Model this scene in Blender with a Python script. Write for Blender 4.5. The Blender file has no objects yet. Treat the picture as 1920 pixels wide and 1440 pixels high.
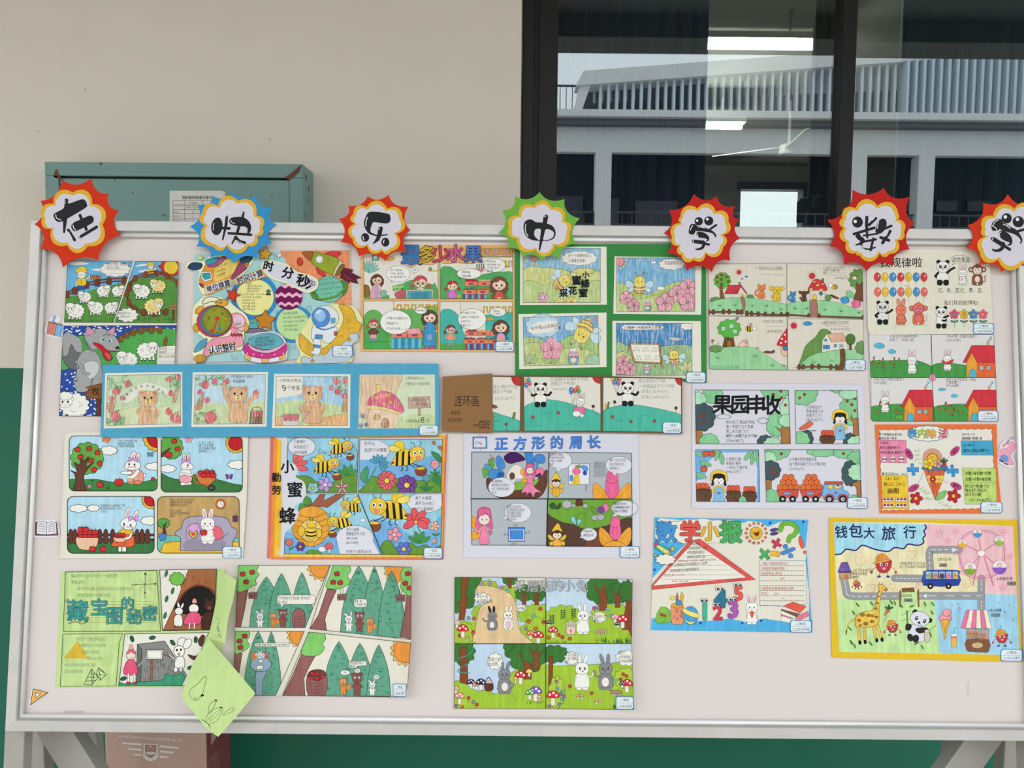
import bpy, bmesh, math, random
import numpy as np
from mathutils import Matrix, Vector
random.seed(7)
SC = bpy.context.scene
COL = SC.collection

# ------------------------------------------------------------------ camera, sky, exposure
FPX = 1400.0                                   # focal length in pixels of the 1920 x 1440 frame
CAM = Vector((0.0, -1.85, 1.45))
PITCH, ROLL = math.radians(-3.6), math.radians(0.55)
FWD = Vector((0, math.cos(PITCH), math.sin(PITCH)))
UP0 = Vector((0, -math.sin(PITCH), math.cos(PITCH)))
RIGHT = Vector((1, 0, 0)) * math.cos(ROLL) + UP0 * math.sin(ROLL)
UPV = UP0 * math.cos(ROLL) - Vector((1, 0, 0)) * math.sin(ROLL)
cd = bpy.data.cameras.new('camera')
cd.sensor_fit = 'HORIZONTAL'; cd.sensor_width = 36.0; cd.lens = 36.0 * FPX / 1920.0
cd.clip_start = 0.02; cd.clip_end = 500
cam = bpy.data.objects.new('camera', cd); COL.objects.link(cam)
m3 = Matrix((RIGHT, UPV, -FWD)).transposed()
cam.matrix_world = Matrix.Translation(CAM) @ m3.to_4x4()
SC.camera = cam

w = bpy.data.worlds.new('overcast_sky'); SC.world = w; w.use_nodes = True
bg = w.node_tree.nodes['Background']
bg.inputs[0].default_value = (0.92, 0.965, 1.0, 1); bg.inputs[1].default_value = 3.0
vs = SC.view_settings
vs.view_transform = 'Standard'; vs.look = 'None'; vs.exposure = 0.0; vs.gamma = 1.0; vs.use_curve_mapping = False
SC.cycles.max_bounces = 10; SC.cycles.diffuse_bounces = 5; SC.cycles.transparent_max_bounces = 16
SC.cycles.caustics_reflective = False; SC.cycles.caustics_refractive = False

# ------------------------------------------------------------------ colour and materials
PAL = dict(k='17171a', w='f2efec', cr='ece6d8', r='d4332c', o='f0862c', y='f2cf3c', g='5fae4a', dg='2f7a38', lg='a9dca0', b='4aa3d8',
           db='2a4f9c', sky='b5dff0', p='f29ab0', hp='ea4f94', pu='7a4aa0', br='7a4630', lb='b98a55', gy='9a9a9c', sk='f6d9c4', tl='3db39c')
def lin1(c):
    return c / 12.92 if c <= 0.04045 else ((c + 0.055) / 1.055) ** 2.4
_lc = {}
def lin(c):
    if c in _lc: return _lc[c]
    h = PAL.get(c, c)
    if len(h) == 3: h = ''.join(ch * 2 for ch in h)
    v = tuple(min(0.9, lin1(int(h[i:i + 2], 16) / 255.0)) for i in (0, 2, 4))
    _lc[c] = v
    return v
MATS = {}
def base_mat(name):
    m = bpy.data.materials.new(name); m.use_nodes = True
    nt = m.node_tree
    return m, nt, nt.nodes['Principled BSDF']
def mat(name, col, rough=0.6, metal=0.0, spec=0.5, var=0.06, scale=30.0, stretch=(1, 1, 1), bump=0.0, spots=None, emit=None):
    """plain surface: colour, slight procedural mottling, optional bump and dark specks"""
    if name in MATS: return MATS[name]
    m, nt, bs = base_mat(name)
    N = nt.nodes.new; K = nt.links.new
    c = lin(col)
    bs.inputs['Roughness'].default_value = rough; bs.inputs['Metallic'].default_value = metal
    bs.inputs['Specular IOR Level'].default_value = spec
    tc = N('ShaderNodeTexCoord'); mp = N('ShaderNodeMapping'); mp.inputs['Scale'].default_value = stretch
    K(tc.outputs['Object'], mp.inputs['Vector'])
    nz = N('ShaderNodeTexNoise'); nz.inputs['Scale'].default_value = scale; nz.inputs['Detail'].default_value = 4
    K(mp.outputs[0], nz.inputs['Vector'])
    mx = N('ShaderNodeMix'); mx.data_type = 'RGBA'
    mx.inputs['A'].default_value = (*[v * (1 - var) for v in c], 1); mx.inputs['B'].default_value = (*[min(0.95, v * (1 + var)) for v in c], 1)
    K(nz.outputs['Fac'], mx.inputs['Factor'])
    out = mx.outputs['Result']
    if spots:
        sc_, thr, sc = spots
        n2 = N('ShaderNodeTexNoise'); n2.inputs['Scale'].default_value = sc_; n2.inputs['Detail'].default_value = 2
        K(tc.outputs['Object'], n2.inputs['Vector'])
        rp = N('ShaderNodeMapRange'); rp.inputs['From Min'].default_value = thr; rp.inputs['From Max'].default_value = thr + 0.03
        K(n2.outputs['Fac'], rp.inputs['Value'])
        m2 = N('ShaderNodeMix'); m2.data_type = 'RGBA'; m2.inputs['B'].default_value = (*lin(sc), 1)
        K(rp.outputs[0], m2.inputs['Factor']); K(out, m2.inputs['A']); out = m2.outputs['Result']
    K(out, bs.inputs['Base Color'])
    if bump:
        bp = N('ShaderNodeBump'); bp.inputs['Strength'].default_value = bump; bp.inputs['Distance'].default_value = 0.002
        K(nz.outputs['Fac'], bp.inputs['Height']); K(bp.outputs[0], bs.inputs['Normal'])
    if emit:
        bs.inputs['Emission Color'].default_value = (*c, 1); bs.inputs['Emission Strength'].default_value = emit
    MATS[name] = m
    return m
def print_mat(name, pencil=0.0, streak=0.10, rough=0.75, ang=0.6, spec=0.2):
    """ink on paper: the pieces' own colours with pen streaks; pencil lets the paper grain show through coloured areas"""
    m, nt, bs = base_mat(name)
    N = nt.nodes.new; K = nt.links.new
    bs.inputs['Roughness'].default_value = rough; bs.inputs['Specular IOR Level'].default_value = spec
    at = N('ShaderNodeAttribute'); at.attribute_name = 'ink'
    tc = N('ShaderNodeTexCoord'); mp = N('ShaderNodeMapping')
    mp.inputs['Rotation'].default_value = (0, 0, ang); mp.inputs['Scale'].default_value = (1, 0.12, 1)
    K(tc.outputs['Object'], mp.inputs['Vector'])
    nz = N('ShaderNodeTexNoise'); nz.inputs['Scale'].default_value = 520 if pencil else 150; nz.inputs['Detail'].default_value = 3
    K(mp.outputs[0], nz.inputs['Vector'])
    n2 = N('ShaderNodeTexNoise'); n2.inputs['Scale'].default_value = 45; K(tc.outputs['Object'], n2.inputs['Vector'])
    hs = N('ShaderNodeSeparateColor'); hs.mode = 'HSV'; K(at.outputs['Color'], hs.inputs[0])
    mr = N('ShaderNodeMapRange'); mr.inputs['From Min'].default_value = 0.34; mr.inputs['From Max'].default_value = 0.66
    mr.inputs['To Min'].default_value = 1 - streak * 1.6; mr.inputs['To Max'].default_value = 1 + streak
    ad = N('ShaderNodeMath'); ad.operation = 'MULTIPLY_ADD'; ad.inputs[1].default_value = 0.6
    m4 = N('ShaderNodeMath'); m4.operation = 'MULTIPLY'; m4.inputs[1].default_value = 0.4; K(n2.outputs['Fac'], m4.inputs[0])
    K(nz.outputs['Fac'], ad.inputs[0]); K(m4.outputs[0], ad.inputs[2]); K(ad.outputs[0], mr.inputs['Value'])
    # only coloured areas carry streaks: weight by saturation
    mx = N('ShaderNodeMix'); mx.inputs['A'].default_value = 1.0
    sat = N('ShaderNodeMapRange'); sat.inputs['From Min'].default_value = 0.12; sat.inputs['From Max'].default_value = 0.5; K(hs.outputs[1], sat.inputs['Value'])
    K(sat.outputs[0], mx.inputs['Factor']); K(mr.outputs[0], mx.inputs['B'])
    sv = N('ShaderNodeVectorMath'); sv.operation = 'SCALE'; K(at.outputs['Color'], sv.inputs[0]); K(mx.outputs['Result'], sv.inputs['Scale'])
    out = sv.outputs[0]
    if pencil:
        pm = N('ShaderNodeMapRange'); pm.inputs['From Min'].default_value = 0.5; pm.inputs['From Max'].default_value = 0.64
        pm.inputs['To Max'].default_value = pencil; K(nz.outputs['Fac'], pm.inputs['Value'])
        pp = N('ShaderNodeMath'); pp.operation = 'MULTIPLY'; K(pm.outputs[0], pp.inputs[0]); K(sat.outputs[0], pp.inputs[1])
        m5 = N('ShaderNodeMix'); m5.data_type = 'RGBA'; m5.inputs['B'].default_value = (*lin('ebe6da'), 1)
        K(pp.outputs[0], m5.inputs['Factor']); K(out, m5.inputs['A']); out = m5.outputs['Result']
    K(out, bs.inputs['Base Color'])
    MATS[name] = m
    return m
print_mat('marker_on_paper'); print_mat('pencil_on_paper', pencil=0.45, streak=0.12); print_mat('coloured_card', streak=0.03, rough=0.9, spec=0.1); print_mat('printed_card', streak=0.0, rough=0.5)

# ------------------------------------------------------------------ planes and pixel rays
class Plane:
    """a plane that things hang on: origin, right, up, normal (towards the viewer)"""
    def __init__(s, o, up, n):
        s.o = Vector(o); s.n = Vector(n).normalized(); s.u = Vector(up).normalized(); s.r = s.u.cross(s.n).normalized()
        s.M = Matrix((s.r, s.u, s.n)).transposed().to_4x4(); s.M.translation = s.o
    def at(s, px, py, h):
        """arrays of photo pixels and heights over the plane -> plane coordinates"""
        px = np.asarray(px, float); py = np.asarray(py, float); h = np.asarray(h, float)
        a = (px - 960) / FPX; b = (720 - py) / FPX
        d = np.outer(np.ones_like(a), np.array(FWD)) + np.outer(a, np.array(RIGHT)) + np.outer(b, np.array(UPV))
        n = np.array(s.n); rel = np.array(s.o - CAM)
        t = (rel @ n + h) / (d @ n)
        q = d * t[:, None] - rel
        return q @ np.array(s.r), q @ np.array(s.u), h
    def world(s, px, py, h=0.0):
        a, b, c = s.at([px], [py], [h])
        return s.M @ Vector((a[0], b[0], c[0]))
LEAN = math.radians(7.2)
BOARD = Plane(CAM + FWD * 1.30, (0, math.sin(LEAN), math.cos(LEAN)), (0, -math.cos(LEAN), math.sin(LEAN)))
def vplane(y):
    return Plane((0, y, 1.45), (0, 0, 1), (0, -1, 0))
WALL = vplane(0.0)

# ------------------------------------------------------------------ scene objects
def tag(o, label=None, cat=None, group=None, kind=None):
    if label: o['label'] = label
    if cat: o['category'] = cat
    if group: o['group'] = group
    if kind: o['kind'] = kind
    return o
def empty(name, label=None, cat=None, group=None, kind=None, M=None):
    o = bpy.data.objects.new(name, None); COL.objects.link(o); o.empty_display_size = 0.05
    if M is not None: o.matrix_world = M
    return tag(o, label, cat, group, kind)
def mesh_obj(name, V, F, m, parent=None, smooth=False):
    me = bpy.data.meshes.new(name); me.from_pydata([tuple(v) for v in V], [], F); me.update()
    if smooth:
        me.polygons.foreach_set('use_smooth', [True] * len(me.polygons))
    if m: me.materials.append(m if not isinstance(m, str) else MATS[m])
    o = bpy.data.objects.new(name, me); COL.objects.link(o); o.parent = parent
    return o
class MB:
    """collects boxes and prisms (world or parent coordinates) into one mesh"""
    def __init__(s): s.V = []; s.F = []
    def add(s, V, F):
        k = len(s.V); s.V += [tuple(v) for v in V]; s.F += [tuple(i + k for i in f) for f in F]; return s
    def box(s, x0, x1, y0, y1, z0, z1, M=None):
        V = [Vector((x, y, z)) for z in (z0, z1) for y in (y0, y1) for x in (x0, x1)]
        if M: V = [M @ v for v in V]
        return s.add(V, [(0, 2, 3, 1), (4, 5, 7, 6), (0, 1, 5, 4), (2, 6, 7, 3), (0, 4, 6, 2), (1, 3, 7, 5)])
    def prism(s, pts, f0, f1):
        """pts 2-D outline; f0, f1 map an outline point to the two ends"""
        n = len(pts); V = [f0(*p) for p in pts] + [f1(*p) for p in pts]
        return s.add(V, [tuple(range(n))[::-1], tuple(range(n, 2 * n))] + [(i, (i + 1) % n, n + (i + 1) % n, n + i) for i in range(n)])
    def tube(s, a, b, r, n=10):
        a = Vector(a); b = Vector(b); d = (b - a).normalized()
        u = d.orthogonal().normalized(); v = d.cross(u)
        pts = [(r * math.cos(2 * math.pi * i / n), r * math.sin(2 * math.pi * i / n)) for i in range(n)]
        return s.prism(pts, lambda x, y: a + u * x + v * y, lambda x, y: b + u * x + v * y)
    def bar(s, a, b, w, t, up):
        """rectangular bar from a to b, width w along the side direction, thickness t along up"""
        a = Vector(a); b = Vector(b); d = (b - a).normalized(); sd = d.cross(Vector(up)).normalized(); uu = sd.cross(d)
        pts = [(-w / 2, -t / 2), (w / 2, -t / 2), (w / 2, t / 2), (-w / 2, t / 2)]
        return s.prism(pts, lambda x, y: a + sd * x + uu * y, lambda x, y: b + sd * x + uu * y)
    def build(s, name, m, parent=None, bevel=0.0, smooth=False):
        o = mesh_obj(name, s.V, s.F, m, parent, smooth)
        bm = bmesh.new(); bm.from_mesh(o.data); bmesh.ops.recalc_face_normals(bm, faces=bm.faces); bm.to_mesh(o.data); bm.free()
        if bevel:
            md = o.modifiers.new('soft_edges', 'BEVEL'); md.width = bevel; md.segments = 2; md.limit_method = 'ANGLE'
        return o

# ------------------------------------------------------------------ drawing on a plane
EPS = 0.03                                     # mm between two layers of ink or paint
def pts_of(p):
    if isinstance(p, str):
        a = [float(x) for x in p.split()]
        return list(zip(a[0::2], a[1::2]))
    return list(p)
def catmull(p, closed, n=5):
    N = len(p); out = []
    if N < 3: return p
    for i in range(N if closed else N - 1):
        if closed: p0, p1, p2, p3 = p[i - 1], p[i], p[(i + 1) % N], p[(i + 2) % N]
        else: p0, p1, p2, p3 = p[max(i - 1, 0)], p[i], p[i + 1], p[min(i + 2, N - 1)]
        for k in range(n):
            t = k / n; t2 = t * t; t3 = t2 * t
            out.append(tuple(0.5 * (2 * p1[j] + (p2[j] - p0[j]) * t + (2 * p0[j] - 5 * p1[j] + 4 * p2[j] - p3[j]) * t2 + (3 * p1[j] - p0[j] - 3 * p2[j] + p3[j]) * t3) for j in (0, 1)))
    if not closed: out.append(p[-1])
    return out
def clip_poly(p, clip):
    """Sutherland-Hodgman against a convex outline"""
    n = len(clip)
    for i in range(n):
        (ax, ay), (bx, by) = clip[i], clip[(i + 1) % n]
        ex, ey = bx - ax, by - ay
        q = []; L_ = len(p)
        if L_ < 3: return []
        sd = [ex * (y - ay) - ey * (x - ax) for x, y in p]
        if min(sd) >= 0: continue
        for j in range(L_):
            s0, s1 = sd[j - 1], sd[j]
            if (s0 < 0) != (s1 < 0):
                t = s0 / (s0 - s1); (x0, y0), (x1, y1) = p[j - 1], p[j]
                q.append((x0 + (x1 - x0) * t, y0 + (y1 - y0) * t))
            if s1 >= 0: q.append(p[j])
        p = q
    return p if len(p) > 2 else []
def strip(p, w, closed=False, caps=True):
    """quads along a line with mitred corners; w a width or (start, end)"""
    q = [p[0]]
    for a in p[1:]:
        if abs(a[0] - q[-1][0]) + abs(a[1] - q[-1][1]) > 1e-3: q.append(a)
    if closed and len(q) > 2 and abs(q[0][0] - q[-1][0]) + abs(q[0][1] - q[-1][1]) < 1e-3: q.pop()
    n = len(q)
    if n < 2: return []
    A = []; B = []
    for i in range(n):
        a = q[i - 1] if (closed or i > 0) else None
        b = q[(i + 1) % n] if (closed or i < n - 1) else None
        d = []
        for s_, e_ in ((a, q[i]), (q[i], b)):
            if s_ is not None and e_ is not None:
                dx, dy = e_[0] - s_[0], e_[1] - s_[1]; l = math.hypot(dx, dy) or 1e-6; d.append((dx / l, dy / l))
        if len(d) == 2:
            nx, ny = -(d[0][1] + d[1][1]), d[0][0] + d[1][0]; l = math.hypot(nx, ny)
            if l < 0.35: nx, ny = -d[0][1], d[0][0]; m = 1.0
            else:
                nx /= l; ny /= l; m = 1.0 / max(0.5, nx * -d[0][1] + ny * d[0][0])
        else:
            nx, ny = -d[0][1], d[0][0]; m = 1.0
        ww = (w if not isinstance(w, tuple) else w[0] + (w[1] - w[0]) * i / (n - 1)) * 0.5 * m
        A.append((q[i][0] + nx * ww, q[i][1] + ny * ww)); B.append((q[i][0] - nx * ww, q[i][1] - ny * ww))
    out = [[A[i], A[(i + 1) % n], B[(i + 1) % n], B[i]] for i in range(n if closed else n - 1)]
    if caps and not closed:
        for i, j in ((0, 1), (n - 1, n - 2)):
            r = math.dist(A[i], B[i]) / 2
            if r < 1.2: continue
            dx, dy = q[i][0] - q[j][0], q[i][1] - q[j][1]; an = math.atan2(dy, dx)
            out.append([(q[i][0] + r * math.cos(an + t), q[i][1] + r * math.sin(an + t)) for t in [math.pi * (k / 6 - 0.5) for k in range(7)]])
    return out
_gl = {}
def glyphs(txt):
    """flat mesh of a line of writing, 1 em high: (points, faces, x0, x1, y0, y1)"""
    key = txt
    if key not in _gl:
        c = bpy.data.curves.new('writing', 'FONT'); c.body = txt; c.resolution_u = 2; pass
        o = bpy.data.objects.new('writing', c); COL.objects.link(o)
        dg = bpy.context.evaluated_depsgraph_get(); me = o.evaluated_get(dg).to_mesh()
        v = np.zeros(len(me.vertices) * 3, np.float32); me.vertices.foreach_get('co', v); v = v.reshape(-1, 3)[:, :2]
        f = [tuple(p.vertices) for p in me.polygons]
        o.evaluated_get(dg).to_mesh_clear(); bpy.data.objects.remove(o); bpy.data.curves.remove(c)
        _gl[key] = (v, f, *(([0, 1, 0, 1]) if not len(v) else (v[:, 0].min(), v[:, 0].max(), v[:, 1].min(), v[:, 1].max())))
    return _gl[key]

class Draw:
    """a flat thing made of paper: sheets with thickness and the ink on them, drawn in the pixels of an enlarged view (x0, y0, scale)"""
    def __init__(s, name, label, cat, view, h=1.0, group=None, plane=None, ink='marker_on_paper', ow=2.5, bend=None, kind=None):
        global D
        s.name, s.label, s.cat, s.group, s.kind = name, label, cat, group, kind
        s.x0, s.y0, s.sc = view; s.h = h; s.plane = plane or BOARD; s.ink = ink; s.ow = ow; s.bend = bend
        s.parts = []; s.cur = None; s.top = None; s.clip = None; s.tf = None
        s.bx = np.zeros((6000, 4)); s.lz = np.zeros(6000); s.nb = 0
        D = s
    def part(s, name, label=None, sub=False, ink=None):
        p = dict(name=name, label=label, parent=s.top if sub else None, V=[], F=[], C=[], ink=ink or s.ink, P=s.plane, h=s.h, bend=s.bend)
        s.parts.append(p); s.cur = p
        if not sub: s.top = p
        return p
    def back(s): s.cur = s.top
    def tr(s, p):
        if s.tf is None: return p
        ox, oy, sx, sy, c, n = s.tf
        return [(ox + x * sx * c - y * sy * n, oy + x * sx * n + y * sy * c) for x, y in p]
    def level(s, x0, y0, x1, y1, add):
        b = s.bx[:s.nb]; m = (b[:, 0] < x1) & (b[:, 2] > x0) & (b[:, 1] < y1) & (b[:, 3] > y0)
        z = (s.lz[:s.nb][m].max() if m.any() else 0.0) + add
        s.bx[s.nb] = (x0, y0, x1, y1); s.lz[s.nb] = z; s.nb += 1
        return z
    def put(s, polys, col, raw=False, thick=0.0):
        if not raw: polys = [s.tr(p) for p in polys]
        if s.clip and not thick: polys = [c for c in (clip_poly(p, s.clip) for p in polys) if c]
        if not polys: return
        xs = [x for p in polys for x, _ in p]; ys = [y for p in polys for _, y in p]
        z = s.level(min(xs), min(ys), max(xs), max(ys), EPS + thick)
        q = s.cur; c = lin(col)
        for p in polys:
            k = len(q['V']); n = len(p)
            q['V'] += [(x, y, z) for x, y in p]; q['F'].append(tuple(range(k, k + n))); q['C'].append(c)
            if thick:
                q['V'] += [(x, y, z - thick) for x, y in p]; q['F'].append(tuple(range(k + n, k + 2 * n))[::-1]); q['C'].append(c)
                for i in range(n):
                    j = (i + 1) % n; q['F'].append((k + i, k + n + i, k + n + j, k + j)); q['C'].append(c)
    def done(s):
        xs = [v[0] for p in s.parts for v in p['V']]; ys = [v[1] for p in s.parts for v in p['V']]
        cx, cy = (min(xs) + max(xs)) / 2 / s.sc + s.x0, max(ys) / s.sc + s.y0
        root_plane = s.parts[0]['P']
        a0, b0, _ = root_plane.at([cx], [cy], [s.h / 1000]); off = Vector((a0[0], b0[0], s.h / 1000))
        if s.name:
            s.root = empty(s.name, s.label, s.cat, s.group, s.kind, root_plane.M @ Matrix.Translation(off))
        inv = s.root.matrix_world.inverted() if s.name else s.root.matrix_world.inverted()
        obj = {}
        for p in s.parts:
            if not p['V']: continue
            V = np.array(p['V'], float)
            bd = p['bend']
            me = bpy.data.meshes.new(p['name']); me.from_pydata(p['V'], [], p['F'])
            ca = me.color_attributes.new('ink', 'FLOAT_COLOR', 'CORNER')
            cols = np.repeat(np.array([(*c, 1.0) for c in p['C']], np.float32), [len(f) for f in p['F']], axis=0)
            ca.data.foreach_set('color', cols.ravel())
            if bd:
                dx, dy, prof = bd
                bm = bmesh.new(); bm.from_mesh(me)
                for t, _ in prof[1:-1]:
                    bmesh.ops.bisect_plane(bm, geom=bm.verts[:] + bm.edges[:] + bm.faces[:], dist=1e-4, plane_co=(dx * t, dy * t, 0), plane_no=(dx, dy, 0))
                bm.to_mesh(me); bm.free()
                V = np.zeros(len(me.vertices) * 3, np.float32); me.vertices.foreach_get('co', V); V = V.reshape(-1, 3).astype(float)
            H = V[:, 2] + p['h']
            if bd: H = H + np.interp(V[:, 0] * dx + V[:, 1] * dy, [t for t, _ in prof], [z for _, z in prof])
            a, b, h = p['P'].at(V[:, 0] / s.sc + s.x0, V[:, 1] / s.sc + s.y0, H / 1000)
            q = np.stack([a, b, h], 1)
            if p['P'] is root_plane and s.name: q = q - np.array(off)
            else:
                Mx = np.array(inv @ p['P'].M); q = q @ Mx[:3, :3].T + Mx[:3, 3]
            me.vertices.foreach_set('co', q.astype(np.float32).ravel()); me.update()
            me.materials.append(MATS[p['ink']])
            o = bpy.data.objects.new(p['name'], me); COL.objects.link(o); obj[id(p)] = o
            o.parent = obj[id(p['parent'])] if p['parent'] is not None and id(p['parent']) in obj else s.root
            if p['label']: o['label'] = p['label']
        return s.root

# short pen commands on the current drawing D
class at:
    """draw in local units: origin (x, y), scale s (negative sx mirrors), rotation in degrees"""
    def __init__(s, x, y, sx=1.0, sy=None, rot=0.0):
        a = math.radians(rot); s.n = (x, y, sx, abs(sx) if sy is None else sy, math.cos(a), math.sin(a))
    def __enter__(s): s.o = D.tf; D.tf = s.n
    def __exit__(s, *a): D.tf = s.o
def _line(p, wd, c, cl):
    D.put(strip(D.tr(p), wd, cl), c, raw=True)
def P(c, p, o=0, oc='k'):
    p = pts_of(p)
    if c: D.put([p], c)
    if o: _line(p, o if o is not True else D.ow, oc, True)
def S(c, p, o=True, oc='k', n=5): P(c, catmull(pts_of(p), True, n), o, oc)
def L(p, wd=None, c='k', cl=False): _line(pts_of(p), wd or D.ow, c, cl)
def C(p, wd=None, c='k', cl=False): _line(catmull(pts_of(p), cl), wd or D.ow, c, cl)
def ell(x, y, rx, ry=None, rot=0, n=20, a0=0, a1=360):
    ry = rx if ry is None else ry; a = math.radians(rot); ca, sa = math.cos(a), math.sin(a)
    full = a1 - a0 == 360
    ts = [math.radians(a0 + (a1 - a0) * i / n) for i in range(n + (0 if full else 1))]
    return [(x + rx * math.cos(t) * ca - ry * math.sin(t) * sa, y + rx * math.cos(t) * sa + ry * math.sin(t) * ca) for t in ts]
def E(c, x, y, rx, ry=None, o=True, rot=0, oc='k', n=20): P(c, ell(x, y, rx, ry, rot, n), o, oc)
def R(c, x0, y0, x1, y1, o=0, oc='k'): P(c, [(x0, y0), (x1, y0), (x1, y1), (x0, y1)], o, oc)
def rr(x0, y0, x1, y1, r):
    out = []
    for cx, cy, a in ((x1 - r, y0 + r, -90), (x1 - r, y1 - r, 0), (x0 + r, y1 - r, 90), (x0 + r, y0 + r, 180)):
        out += ell(cx, cy, r, r, n=4, a0=a, a1=a + 90)
    return out
def scal(x, y, rx, ry, n, amp=0.16, ph=0.0, rot=0, k=5):
    """bumpy closed outline"""
    a = math.radians(rot); ca, sa = math.cos(a), math.sin(a); out = []
    for i in range(n * k):
        t = 2 * math.pi * i / (n * k); f = 1 - amp + amp * abs(math.sin(n * (t + ph) / 2))
        u, v = rx * f * math.cos(t), ry * f * math.sin(t); out.append((x + u * ca - v * sa, y + u * sa + v * ca))
    return out
def CL(x0, y0, x1, y1, c='w', n=8, o=True, amp=0.2, ph=0.4, oc='k'): P(c, scal((x0 + x1) / 2, (y0 + y1) / 2, (x1 - x0) / 2, (y1 - y0) / 2, n, amp, ph), o, oc)
def T(t, x, y, h, c='k', wd=None, rot=0, fat=0.0, mid=False, wob=0.035):
    """a line of writing: left end (or middle) x, middle height y, letter height h, optional width wd; fat thickens, wob makes it uneven like handwriting"""
    v, f, a, b, lo, hi = glyphs(t)
    if not len(f): return
    k = h / 0.92; kx = k if not wd else wd / (b - a)
    sd = (len(t) * 7 + ord(t[0])) % 13
    u = (v[:, 0] - (a + b) / 2) * kx + (0 if mid else (b - a) / 2 * kx); z = -(v[:, 1] - 0.36) * k
    wob = 0 if D.ink == 'printed_card' else wob * (.45 if fat else 1)
    q = np.stack([u + wob * h * np.sin(z / h * 4 + u / h * 1.3 + sd), z + wob * h * 1.4 * np.sin(u / h * 2.1 + sd)], 1)
    r = math.radians(rot); cs, sn = math.cos(r), math.sin(r)
    d = fat * h
    for ox, oy in ([(0, 0)] if not fat else [(d, 0), (-d, 0), (0, d), (0, -d)] + ([(d * .7, d * .7), (-d * .7, d * .7), (d * .7, -d * .7), (-d * .7, -d * .7)] if fat > .03 else [])):
        p = D.tr([(x + ox + u * cs - w_ * sn, y + oy + u * sn + w_ * cs) for u, w_ in q])
        D.put([[p[i] for i in g] for g in f], c, raw=True)
def TL(lines, x, y, h, dy, c='k', rot=0, fat=0.0, mid=False, k=0.92):
    for i, t in enumerate(lines):
        x_ = x + 0.5 * h * k * (len(t) - len(t.lstrip())); t = t.strip()
        n = sum(0.92 if ord(ch) > 255 else 0.5 for ch in t)
        t and T(t, x_, y + i * dy, h, c, wd=n * h * k, rot=rot, fat=fat, mid=mid)
def part(name, label=None, **k): D.part(name, label, **k)
class sub:
    """ink of one drawn figure: a sub-part of the current panel"""
    def __init__(s, name, label=None, ink=None): s.a = (name, label, True, ink)
    def __enter__(s): D.part(*s.a)
    def __exit__(s, *a): D.back()
def sheet(c, p, th=0.4, name='paper_sheet', label=None, ink='coloured_card', sub=False, smooth=False):
    """a piece of paper or card with thickness"""
    D.clip = None; D.part(name, label, sub, ink)
    p = pts_of(p); D.put([catmull(p, True) if smooth else p], c, thick=th)
def panel(c, p, o=None, name='comic_panel', label=None, oc='k'):
    """one framed picture: its ground, and everything drawn next is kept inside it"""
    p = pts_of(p) if isinstance(p, (str, list)) else [(p[0], p[1]), (p[2], p[1]), (p[2], p[3]), (p[0], p[3])]
    ar = sum(p[i - 1][0] * p[i][1] - p[i][0] * p[i - 1][1] for i in range(len(p)))
    if ar < 0: p = p[::-1]
    D.clip = None; D.part(name, label)
    if c: P(c, p)
    D.clip = p; D.fr = (p, D.ow if o is None else o, oc)
def endp():
    D.clip = None
    if D.fr[1]: P(None, D.fr[0], D.fr[1], D.fr[2])
def award(x0, y0, x1, y1, a='一等奖', b='二(1)班', bend=None, edge='3f7fb5'):
    """the small blue edged prize label stuck on a corner; corners in the current view"""
    D.clip = None; D.part('award_label', 'small white prize label with blue edge', ink='printed_card')
    c = (x1 - x0) * 0.08; w_, h_ = x1 - x0, y1 - y0
    p = [(x0 + c, y0), (x1 - c, y0 + 0.02 * h_), (x1, y0 + c), (x1, y1 - c), (x1 - c, y1), (x0 + c, y1 - 0.02 * h_), (x0, y1 - c), (x0, y0 + c)]
    D.put([p], edge, thick=0.3)
    q = [(x0 + (x - x0) * 0.92 + 0.04 * w_, y0 + (y - y0) * 0.9 + 0.05 * h_) for x, y in p]
    D.put([q], 'e4ecee')
    L([(x0 + 0.07 * w_, y0 + 0.5 * h_), (x1 - 0.07 * w_, y0 + 0.52 * h_)], 0.012 * w_, '6f86a0')
    with sub('lettering', ink='printed_card'):
        T(a, (x0 + x1) / 2, y0 + 0.29 * h_, 0.23 * h_, '2c2c30', mid=True, wd=0.46 * w_)
        T(b, (x0 + x1) / 2, y0 + 0.74 * h_, 0.22 * h_, '34343a', mid=True, wd=0.78 * w_)

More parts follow.
